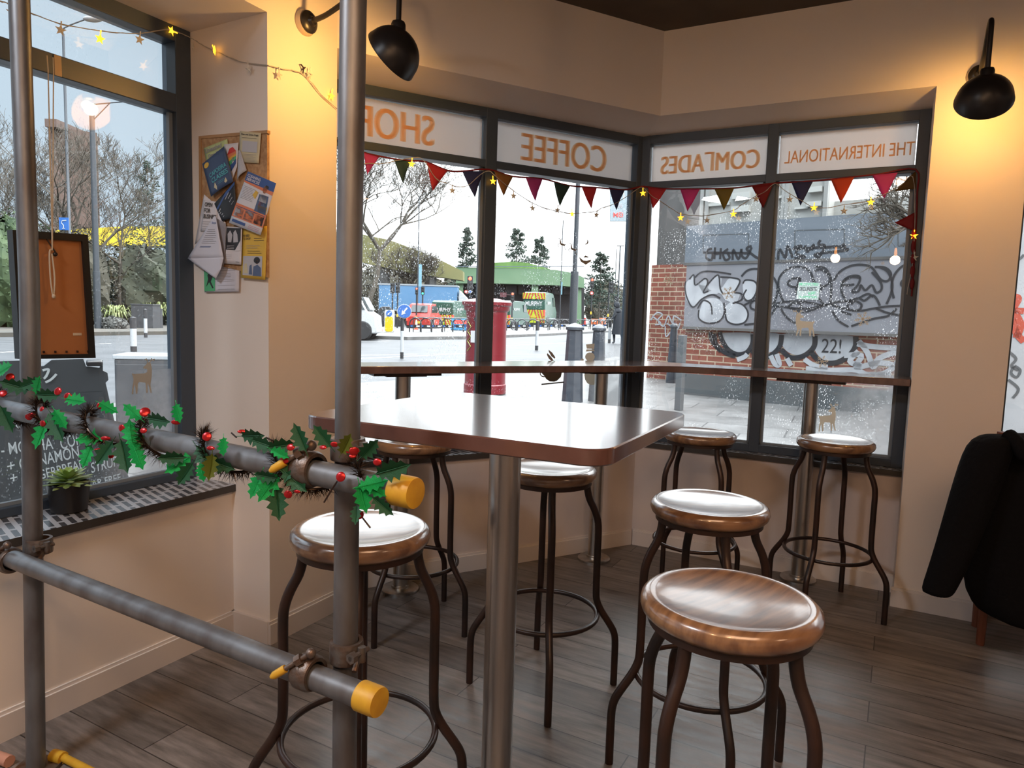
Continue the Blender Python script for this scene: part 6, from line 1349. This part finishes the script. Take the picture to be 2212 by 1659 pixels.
t, b_, s_ = post_('route_sign', 'small dark red route sign right of the tall lamp post', 'sign', 1252, 706, 632, 1.6); mb = MB(); mb.obox(b_ + V((0, -.1, 68 * s_)), (5 * s_, .3 * s_, 5.5 * s_)); mb.build('plate', M('dark_red_board', (.12, .02, .03), .5), t, smooth=False)
mb = MB(); 
for k2, s2 in enumerate(('BUS', '222')):
    text_to(mb, s2, lambda a_, b2: b_ + V(((-3.8 + 7.6 * a_) * s_, -.1 - .32 * s_, (69.5 - 5.5 * k2 + 2.6 * b2) * s_)), .0)
mb.build('lettering', kw, t, smooth=False)
# hanging sign and small blue signs
D_ = 17.4
t = thing('hanging_sign', 'pale hanging shop sign with red letters beside the corner post', 'sign', atd(1338, 440, D_)); mb = MB(); mb.poly([atd(x, y, D_) for x, y in ((1318, 478), (1375, 478), (1375, 395), (1318, 395))], (0, .06, 0)); mb.build('board', M('sign_pale_blue', (.42, .52, .58), .5), t, smooth=False, bevel=.01)
for s2, x0, x1, y0, y1, mt in (('26', 1334, 1344, 449, 439, kg), ('MEI', 1325, 1346, 469, 459, C_('red', .60, .05, .04))):
    mb = MB(); text_to(mb, s2, lambda a_, b2: atd(x0 + (x1 - x0) * a_, y0 + (y1 - y0) * b2, D_ - .01), .01); mb.build('lettering', mt, t, smooth=False)
mb = MB(); q0, q1 = atd(1372, 402, D_), atd(1425, 402, D_ + .1); mb.tube([q0, q1], .03, 6); mb.build('bracket', m_hoop, t)
b_ = og(149, 714); s_ = sc(b_); t = thing('blue_road_sign', 'small square blue road sign with white junction symbol in the left window', 'sign', b_ + CR * 0)
mb = MB(); mb.tube([b_ + V((0, 0, 0)), b_ + V((0, 0, 238 * s_))], 1.4 * s_, 6); mb.build('post', m_lp, t); c = b_ + V((0, -.12, (714 - 488) * s_)); mb = MB(); mb.obox(c, (10 * s_, .03, 13 * s_)); mb.build('plate', m_blue, t, smooth=False)
mb = MB(); mb.tube([c + V((0, -.05, -9 * s_)), c + V((0, -.05, -3 * s_)), c + V((-4 * s_, -.05, 1 * s_)), c + V((-3 * s_, -.05, 6 * s_)), c + V((6 * s_, -.05, 7 * s_))], .7 * s_, 4); mb.tube([c + V((-3 * s_, -.05, -10 * s_)), c + V((3 * s_, -.05, -10 * s_))], .6 * s_, 4); mb.build('symbol', kw, t)
# cabinets
def cabinet(label, px, py, w, top, topmat=None, ang=0, dpt=None, x_px=None):
    b_ = og(px, py); s_ = sc(b_); Hh = (py - top) * s_; W = w * s_ / 2; dd = dpt or W * .7; t = thing('utility_cabinet', label, 'cabinet', b_, rad(ang), 'roadside utility cabinets')
    md = M('cabinet_dark', (.050, .055, .065), .55, noise=(6, (.075, .08, .09), 5, (1, 1, 1)))
    mb = MB(); mb.box(-W, W, -dd, dd, 0, Hh * .95); mb.build('body', md, t, smooth=False, local=True, bevel=.01); mb = MB(); mb.box(-W * 1.05, W * 1.05, -dd * 1.05, dd * 1.05, Hh * .95, Hh); mb.build('lid', topmat or md, t, smooth=False, local=True, bevel=.01)
    for s2 in (-1, 1): mb = MB(); mb.box(min(0, s2 * W * .96), max(0, s2 * W * .96), -dd - .012, -dd, Hh * .08, Hh * .9); mb.build('door', md, t, smooth=False, local=True, bevel=.004)
    return t
cabinet('dark road cabinet between the flax plants, left window', 316, 714, 46, 657); cabinet('smaller dark road cabinet beside the larger one, left window', 343, 714, 14, 667)
cabinet('large near utility box with pale wet lid outside the left window', 336, 960, 126, 764, M('wet_lid', (.48, .52, .56), .25), 12)
# ---- chalk A board outside window_1
pb2 = atd(115, 800, 3.75); AB = PL((pb2.x, pb2.y), 32, 0)
ab = thing('chalk_a_board', 'black plastic pavement A board with white chalk menu outside the left window', 'a-board', (pb2.x, pb2.y, ZG))
m_slate = M('slate_board', (.030, .036, .044), .5, noise=(5, (.050, .058, .066), 6, (1, 1, 1))); m_chalk = M('chalk_white', (.55, .60, .62), .8)
def tz(px, py, ex=0): return AB.uz(px, py, ex)
ov = [(-140, 1240), (-100, 800), (-60, 782), (60, 778), (72, 792), (95, 790), (112, 777), (180, 775), (186, 792), (215, 795), (222, 778), (222, 800), (232, 805), (234, 820), (228, 826), (240, 880), (330, 1240)]
mb = MB(); fill(mb, AB, [tz(*p) for p in ov], .03, th=.05); mb.build('moulded_frame', M('aboard_plastic', (.045, .052, .060), .45), ab, smooth=False)
mb = MB(); fill(mb, AB, [tz(*p) for p in ((-120, 1230), (-60, 860), (222, 845), (300, 1230))], -.024, th=.004); mb.build('chalk_panel', m_slate, ab, smooth=False)
mb = MB(); q = tz(195, 787); 
for a_ in ((186, 222, 778, 790),): mb.slab(AB, tz(a_[0], 785)[0], tz(a_[1], 785)[0], -.05, .06, tz(200, a_[3])[1], tz(200, a_[2])[1])
mb.build('hinge_grip', m_black, ab, bevel=.01)
mb = MB(); A_, B_ = AB.at(*tz(-120, 1240), .55), AB.at(*tz(310, 1240), .55); C2_, D2_ = AB.at(*tz(222, 800), .04), AB.at(*tz(-90, 800), .04); mb.poly([A_, B_, C2_, D2_], AB.n * .03); mb.build('rear_leg', M('aboard_plastic', (.045, .052, .060), .45), ab, smooth=False)
def chalk(s2, P0, P1, P2):  # bottom-left, bottom-right, top-left photo points
    a_, b2, c = [V((*tz(*p, -.029), 0)) for p in (P0, P1, P2)]; mb = MB(); text_to(mb, s2, lambda u, v: AB.at(*((a_ + (b2 - a_) * u + (c - a_) * v).to_2d()), -.0295), .004); mb.build('lettering', m_chalk, ab, smooth=False)
chalk('- MOCHA', (4, 984), (116, 970), (0, 958)); chalk('COFFEE', (133, 972), (205, 950), (128, 946)); chalk('CINNAMON', (44, 1016), (172, 988), (40, 990)); chalk('+', (16, 1016), (32, 1012), (15, 1000)); chalk('GINGERBREAD', (48, 1046), (186, 1010), (44, 1026)); chalk('+', (22, 1042), (38, 1038), (21, 1026)); chalk('SYRUP', (198, 1022), (255, 1006), (196, 1000)); chalk('SUGAR FREE', (165, 1062), (262, 1038), (163, 1046))
mb = MB()
for P in (((92, 800), (105, 798), (100, 812), (94, 818)), ((98, 826), (110, 820), (122, 808)), ((20, 925), (24, 915)), ((28, 912), (42, 924)), ((38, 908), (45, 905))): ribbon(mb, AB, [tz(*p, -.03) for p in P], .012, -.030)
mb.build('chalk_smear', m_chalk, ab, smooth=False)

# ---- vehicles
m_tyre = M('tyre', (.02, .02, .022), .8); m_rim = M('wheel_rim', (.30, .31, .33), .4, .5); m_win = M('vehicle_glass', (.04, .055, .06), .12, spec=.7)
m_vg = M('van_green', (.035, .12, .085), .3, spec=.6); m_vw = M('van_white', (.62, .64, .66), .3); m_lime = M('hi_vis_lime', (.62, .72, .02), .5); m_cr = M('chevron_red', (.62, .05, .04), .5); m_tail = M('tail_light', (.9, .05, .03), .3, emit=.9, ecol=(1, .05, .03)); m_plate = M('number_plate', (.75, .55, .05), .5)
def vehicle(name, label, cat, base, heading, Lm, Wm, Hm, body, kind='van', rear=None, text=None, lights=True, group=None, sidetext=None):
    t = thing(name, label, cat, base, heading, group); wr = Hm * (.15 if kind != 'car' else .22); h0 = wr * .7; w = Wm / 2
    if kind == 'van': prof = [(0, h0), (0, Hm * .93), (.12 * Hm, Hm), (Lm * .70, Hm), (Lm * .76, Hm * .97), (Lm * .88, Hm * .60), (Lm * .99, Hm * .48), (Lm, h0)]
    elif kind == 'truck': prof = [(0, h0), (0, Hm * .98), (.02 * Hm, Hm), (Lm * .62, Hm), (Lm * .64, Hm * .72), (Lm * .78, Hm * .68), (Lm * .88, Hm * .46), (Lm * .985, Hm * .38), (Lm, h0)]
    else: prof = [(0, h0), (-.01 * Lm, Hm * .50), (.03 * Lm, Hm * .62), (.13 * Lm, Hm * .95), (.25 * Lm, Hm), (.52 * Lm, Hm), (.70 * Lm, Hm * .64), (.97 * Lm, Hm * .52), (Lm, h0)]
    mb = MB(); tw = .90; vs = []; n_ = len(prof)
    for sgn in (-1, 1):
        for x, z in prof: k2 = 1 if z < Hm * .6 else 1 - (1 - tw) * (z - Hm * .6) / (Hm * .4); vs.append((x, sgn * w * k2, z))
    mb.add(vs, [tuple(range(n_))[::-1], tuple(range(n_, 2 * n_))] + [(i, (i + 1) % n_, n_ + (i + 1) % n_, n_ + i) for i in range(n_)]); mb.build('body', body, t, local=True, bevel=Hm * .02, ang=30)
    for x in (Lm * .17, Lm * .82):
        for sgn in (-1, 1):
            mt = Matrix.Translation((x, sgn * (w - .08 * Wm), wr)) @ Matrix.Rotation(math.pi / 2, 4, 'X'); mb = MB(); mb.lathe([(wr * .55, -.12 * Wm), (wr * .9, -.12 * Wm), (wr, -.09 * Wm), (wr, .09 * Wm), (wr * .9, .12 * Wm), (wr * .55, .12 * Wm)], 20, mt); o = mb.build('wheel', m_tyre, t, local=True)
            mb = MB(); mb.lathe([(wr * .56, -.10 * Wm), (wr * .2, -.11 * Wm), (wr * .2, .11 * Wm), (wr * .56, .10 * Wm)], 14, mt); r_ = mb.build('hub', m_rim, o, local=True)
    e_ = .012 * Hm
    def rearq(nm, y0, y1, z0, z1, mt, dx=0):
        mb = MB(); mb.box(-e_ * 1.6 - dx, -e_ - dx + e_, w * y0, w * y1, Hm * z0, Hm * z1); return mb.build(nm, mt, t, smooth=False, local=True)
    if kind != 'car':
        rearq('rear_window', -.78, .78, .52, .78, m_win if not text else m_vg)
        for sgn in (-1, 1):
            mb = MB(); P = [(Lm * .64, Hm * .62), (Lm * .64, Hm * .88), (Lm * .74, Hm * .88), (Lm * .84, Hm * .62)]
            if kind == 'truck': P = [(Lm * .67, Hm * .48), (Lm * .67, Hm * .66), (Lm * .77, Hm * .65), (Lm * .85, Hm * .48)]
            mb.poly([(x, sgn * w * .97, z) for x, z in P], (0, sgn * w * .05, 0)); mb.build('side_window', m_win, t, smooth=False, local=True)
        mb = MB(); xs = (.765, .875, .60, .93) if kind == 'van' else (.785, .875, .47, .67); mb.poly([(Lm * xs[0] + .03, -w * .8, Hm * xs[3]), (Lm * xs[0] + .03, w * .8, Hm * xs[3]), (Lm * xs[1] + .03, w * .85, Hm * xs[2]), (Lm * xs[1] + .03, -w * .85, Hm * xs[2])], (.03 * Hm, 0, .015 * Hm)); mb.build('windscreen', m_win, t, smooth=False, local=True)
    else:
        mb = MB(); mb.poly([(Lm * .035 - .03, -w * .75, Hm * .66), (Lm * .035 - .03, w * .75, Hm * .66), (Lm * .125 - .03, w * .66, Hm * .92), (Lm * .125 - .03, -w * .66, Hm * .92)], (-.02, 0, .01)); mb.build('rear_window', m_win, t, smooth=False, local=True)
        for sgn in (-1, 1): mb = MB(); mb.poly([(x * Lm, sgn * w * .93, z * Hm) for x, z in ((.16, .66), (.2, .9), (.5, .92), (.64, .66))], (0, sgn * w * .05, 0)); mb.build('side_window', m_win, t, smooth=False, local=True)
    if rear:   # chevrons
        z0, z1 = .10, .50
        for (za, zb2) in ([(z0, z1)] if rear == 1 else [(z0, z1), (.80, .97)]):
            rearq('lime_panel', -.97, .97, za, zb2, m_lime, e_)
            for sgn in (-1, 1):
                for k2 in range(4):
                    y0 = .02 + k2 * .25; hh = (zb2 - za); P = [(y0, 1), (y0 + .12, 1), (min(.97, y0 + .12 + hh * .9), 0), (min(.97, y0 + hh * .9), 0)]
                    mb = MB(); mb.poly([(-e_ * 3.2, sgn * w * y_, Hm * (za + hh * v_)) for y_, v_ in P], (e_ * .5, 0, 0)); mb.build('red_chevron', m_cr, t, smooth=False, local=True)
    for sgn in (-1, 1): rearq('tail_lamp', *(sorted((sgn * .86, sgn * .99))), .34, .50, m_tail, e_ * 2.4)
    rearq('number_plate', -.25, .25, .24 if kind == 'car' else .28, .33 if kind == 'car' else .34, m_plate, e_ * 2.6)
    rearq('bumper', -.98, .98, .08, .14, m_hoop, e_ * 2.6)
    if text:
        mb = MB(); text_to(mb, text, lambda a_, b2: V((-e_ * 2.2, w * (.72 - 1.44 * a_), Hm * (.61 + .13 * b2))), .02); mb.build('lettering', kw, t, smooth=False, local=True)
        mb = MB(); text_to(mb, text, lambda a_, b2: V((Lm * (.16 + .30 * a_), -w * .99, Hm * (.66 + .09 * b2))), .01); mb.build('lettering', kw, t, smooth=False, local=True)
    if sidetext: sidetext(t, Lm, w, Hm)
    return t
def vplace(px, py, wpx, top): 
    b_ = og(px, py); s_ = sc(b_); return b_, s_, (py - top) * s_
hd_ = rad(76)
b_, s_, Hm = vplace(955, 711, 50, 649); vehicle('green_van', 'green van with lime and red chevrons left of the post box', 'van', b_, hd_, 6.4, 52 * s_ / math.sin(hd_), Hm, m_vg, rear=1, text='MURPHY', group='green vans')
b_, s_, Hm = vplace(1080, 711, 46, 649); vehicle('green_van', 'low green van partly hidden behind the post box', 'van', b_, rad(70), 6.6, 46 * s_ / math.sin(hd_), Hm, m_vg, rear=1, text='MURPHY', group='green vans')
b_, s_, Hm = vplace(1152, 708, 50, 631); vehicle('green_van', 'tallest green van with chevrons above and below its rear window', 'van', b_, hd_, 8.0, 50 * s_ / math.sin(hd_), Hm, m_vg, rear=2, text='MURPHY', group='green vans')
b_, s_, Hm = vplace(903, 713, 56, 655); vehicle('red_car', 'red hatchback seen from behind left of the green van', 'car', b_, rad(82), 4.6, 52 * s_, Hm, M('car_red', (.62, .045, .035), .3), kind='car')
b_, s_, Hm = vplace(815, 706, 50, 662); vehicle('black_car', 'black car behind the yellow traffic bollard', 'car', b_, rad(8), 52 * s_, 1.9, Hm, m_black, kind='car')
b_, s_, Hm = vplace(655, 729, 50, 597)
def rent(t, Lm, w, Hm):
    mb = MB(); mb.box(0.02 * Lm, Lm * .60, -w * 1.01 - .02, -w * 1.01, Hm * .50, Hm * .74); o = mb.build('red_panel', M('panel_red', (.60, .03, .05), .5), t, smooth=False, local=True)
    mb = MB(); text_to(mb, 'RENT', lambda a_, b2: V((Lm * (.36 + .22 * a_), -w * 1.01 - .03, Hm * (.53 + .14 * b2))), .02); mb.build('lettering', M('yellow_green', (.55, .6, .1), .5), o, smooth=False, local=True)
vehicle('white_truck', 'white box truck with red panel, bonnet showing right of the scaffold pole', 'truck', b_ , rad(4), 163 * s_, 2.6, Hm, m_vw, kind='truck', sidetext=rent)
# blue trailer with white cab
b_ = og(818, 704); s_ = sc(b_); t = thing('blue_lorry', 'long blue curtain sided lorry trailer with white cab', 'lorry', b_)
mb = MB(); q = b_ + V((84 * s_, 1.2, 0)); mb.obox(q + V((0, 0, 62 * s_)), (84 * s_, 1.2, 27 * s_)); mb.build('trailer_side', M('lorry_blue', (.10, .27, .50), .5, noise=(.3, (.14, .32, .56), 4, (1, 1, 1))), t, smooth=False)
mb = MB(); mb.obox(q + V((0, 0, 90 * s_)), (85 * s_, 1.25, 1.6 * s_)); mb.obox(q + V((0, 0, 35 * s_)), (85 * s_, 1.25, 1.4 * s_)); mb.build('trailer_rail', C_('rail_pale', .42, .45, .48), t, smooth=False)
mb = MB(); mb.poly([q + V(p) for p in ((86 * s_, -1.1, 20 * s_), (110 * s_, -1.1, 20 * s_), (111 * s_, -1.1, 50 * s_), (104 * s_, -1.1, 66 * s_), (88 * s_, -1.1, 82 * s_))], (0, 2.3, 0)); mb.build('cab', m_vw, t, smooth=False, bevel=.05)
mb = MB(); mb.poly([q + V(p) for p in ((95 * s_, -1.16, 44 * s_), (107 * s_, -1.16, 44 * s_), (103 * s_, -1.16, 58 * s_), (95 * s_, -1.16, 58 * s_))], (0, .05, 0)); mb.build('cab_window', m_win, t, smooth=False)
for dx in (-60, -40, -20, 60, 96): mb = MB(); mb.lathe([(9 * s_, -.2), (9 * s_, .2)], 16, Matrix.Translation(q + V((dx * s_, -1.0, 9 * s_))) @ Matrix.Rotation(math.pi / 2, 4, 'X')); mb.build('wheel', m_tyre, t)
mb = MB(); mb.obox(q + V((0, 0, 22 * s_)), (84 * s_, 1.0, 6 * s_)); mb.build('chassis', m_hoop, t, smooth=False)

# ---- walking figure
def skin(name, parent, verts, edges, radii, mat, sub=2):
    me = bpy.data.meshes.new(name); me.from_pydata([tuple(v) for v in verts], edges, []); me.materials.append(mat); o = bpy.data.objects.new(name, me); COL.objects.link(o); o.parent = parent
    sk = o.modifiers.new('skin', 'SKIN'); lay = me.skin_vertices[0].data if me.skin_vertices else None
    if lay is None:
        bm = bmesh.new(); bm.from_mesh(me); bm.verts.layers.skin.verify(); bm.to_mesh(me); bm.free(); lay = me.skin_vertices[0].data
    for i, r_ in enumerate(radii): lay[i].radius = (r_, r_); lay[i].use_root = (i == 0)
    s2 = o.modifiers.new('sub', 'SUBSURF'); s2.levels = s2.render_levels = sub; return o
b_ = og(1334, 742); s_ = sc(b_); Hp = 88 * s_
pr_ = thing('person', 'person in a long dark coat and hood walking beside the right bollard marker post', 'person', b_)
v_ = [(0, 0, .52), (.0, 0, .62), (-.02, 0, .75), (-.03, 0, .82), (-.05, 0, .87), (-.06, 0, .93), (.05, 0, .50), (.08, .0, .27), (.14, .02, .03), (.10, -.02, .01), (-.05, 0, .50), (-.10, 0, .28), (-.08, .02, .03), (-.13, -.02, .01), (.06, .06, .79), (.10, .06, .63), (.02, .04, .52), (-.08, -.06, .79), (-.14, -.08, .64), (-.20, -.10, .60)]
e_ = [(0, 1), (1, 2), (2, 3), (3, 4), (4, 5), (0, 6), (6, 7), (7, 8), (8, 9), (0, 10), (10, 11), (11, 12), (12, 13), (3, 14), (14, 15), (15, 16), (3, 17), (17, 18), (18, 19)]
r_ = [.085, .08, .10, .06, .035, .062, .06, .042, .026, .022, .06, .042, .026, .022, .04, .032, .022, .04, .032, .022]
skin('body', pr_, [V(p) * Hp for p in v_], e_, [q * Hp for q in r_], M('dark_clothes', (.022, .026, .036), .9))
mb = MB(); mb.lathe([(.16 * Hp, .22 * Hp), (.13 * Hp, .5 * Hp), (.12 * Hp, .72 * Hp), (.05 * Hp, .84 * Hp)], 20, Matrix.Diagonal((1, .8, 1, 1))); mb.build('coat', M('dark_clothes', (.022, .026, .036), .9), pr_, local=True)
mb = MB(); mb.ball((-.055 * Hp, 0, .93 * Hp), .078 * Hp, 12, (1, .95, 1.1)); mb.build('hood', M('dark_clothes', (.022, .026, .036), .9), pr_, local=True)
# ---- branches over the right hand building
bp = BL.at(ug(2010, 480)[0], 0, -2.2); b_ = V((bp.x + 2.2, bp.y + .5, ZG)); dp = depth(b_)
random.seed(31); t = thing('overhanging_tree', 'bare tree branches reaching in at the top right of the right bay window', 'tree', b_, 0, 'bare trees outside'); mbT, mbB = MB(), MB()
tops = atd(2120, 440, depth(b_)); mbT.tube([b_, V((b_.x, b_.y, tops.z * .7)), atd(2060, 500, dp - .1)], .12, 8, rr=[.16, .12, .09])
def br2(p, d, ln, r_, l_):
    P = [V(p)]; dd = V(d); q = V(p)
    for i in range(4): dd = (dd + V((random.uniform(-.25, .25), random.uniform(-.2, .2), random.uniform(-.25, .25)))).normalized(); q = q + dd * ln / 4; P.append(q.copy())
    (mbT if l_ > 2 else mbB).tube(P, r_, 5, rr=[r_ * (1 - .15 * i) for i in range(5)], cap=False)
    if l_ > 0:
        for j in range(4): a_ = random.uniform(0, 6.28); br2(P[random.choice((2, 3, 4))], (dd + V((math.cos(a_), math.sin(a_) * .4, math.sin(a_ * 1.7))) * .8).normalized(), ln * random.uniform(.5, .75), r_ * .5, l_ - 1)
st0 = atd(2060, 500, dp - .1)
for tg in ((1890, 395), (1930, 440), (1860, 440), (1960, 470)): e2_ = atd(*tg, dp - .2); br2(st0, (e2_ - st0).normalized(), (e2_ - st0).length * .62, .06, 4)
mbT.build('trunk', m_bark, t); mbB.build('branches', m_bark, t, smooth=False)
# ---- pale hoarding seen through window_4
q0 = PB.at(.2, 0, 3.0); wh = thing('white_hoarding', 'white painted hoarding with red and grey scribbles outside the right edge window', 'hoarding', (q0.x + 1, q0.y, ZG)); WP = PL((q0.x, q0.y), AB if isinstance(AB, (int, float)) else -27.75)
mb = MB(); mb.slab(WP, .6, 6, 0, .1, ZG - .02, 3.2); mb.build('board', M('hoarding_white', (.62, .62, .64), .6, noise=(1.5, (.50, .51, .53), 5, (1, 1, 1))), wh, smooth=False)
mb = MB()
for P in (((2188, 640), (2200, 645), (2190, 668), (2212, 672)), ((2186, 690), (2196, 720), (2212, 738)), ((2186, 668), (2205, 700), (2195, 730))): ribbon(mb, WP, [WP.uz(*p, -.004) for p in P], .05, -.004)
mb.build('red_scribble', m_rsp, wh, smooth=False); mb = MB()
for P in (((2190, 540), (2200, 560), (2212, 550)), ((2180, 760), (2195, 775), (2185, 790), (2200, 800)), ((2192, 790), (2204, 800), (2196, 815), (2184, 805), (2192, 790)), ((2178, 820), (2200, 840), (2188, 860))): ribbon(mb, WP, [WP.uz(*p, -.004) for p in P], .02, -.004)
mb.build('grey_scribble', m_grey_ink, wh, smooth=False)
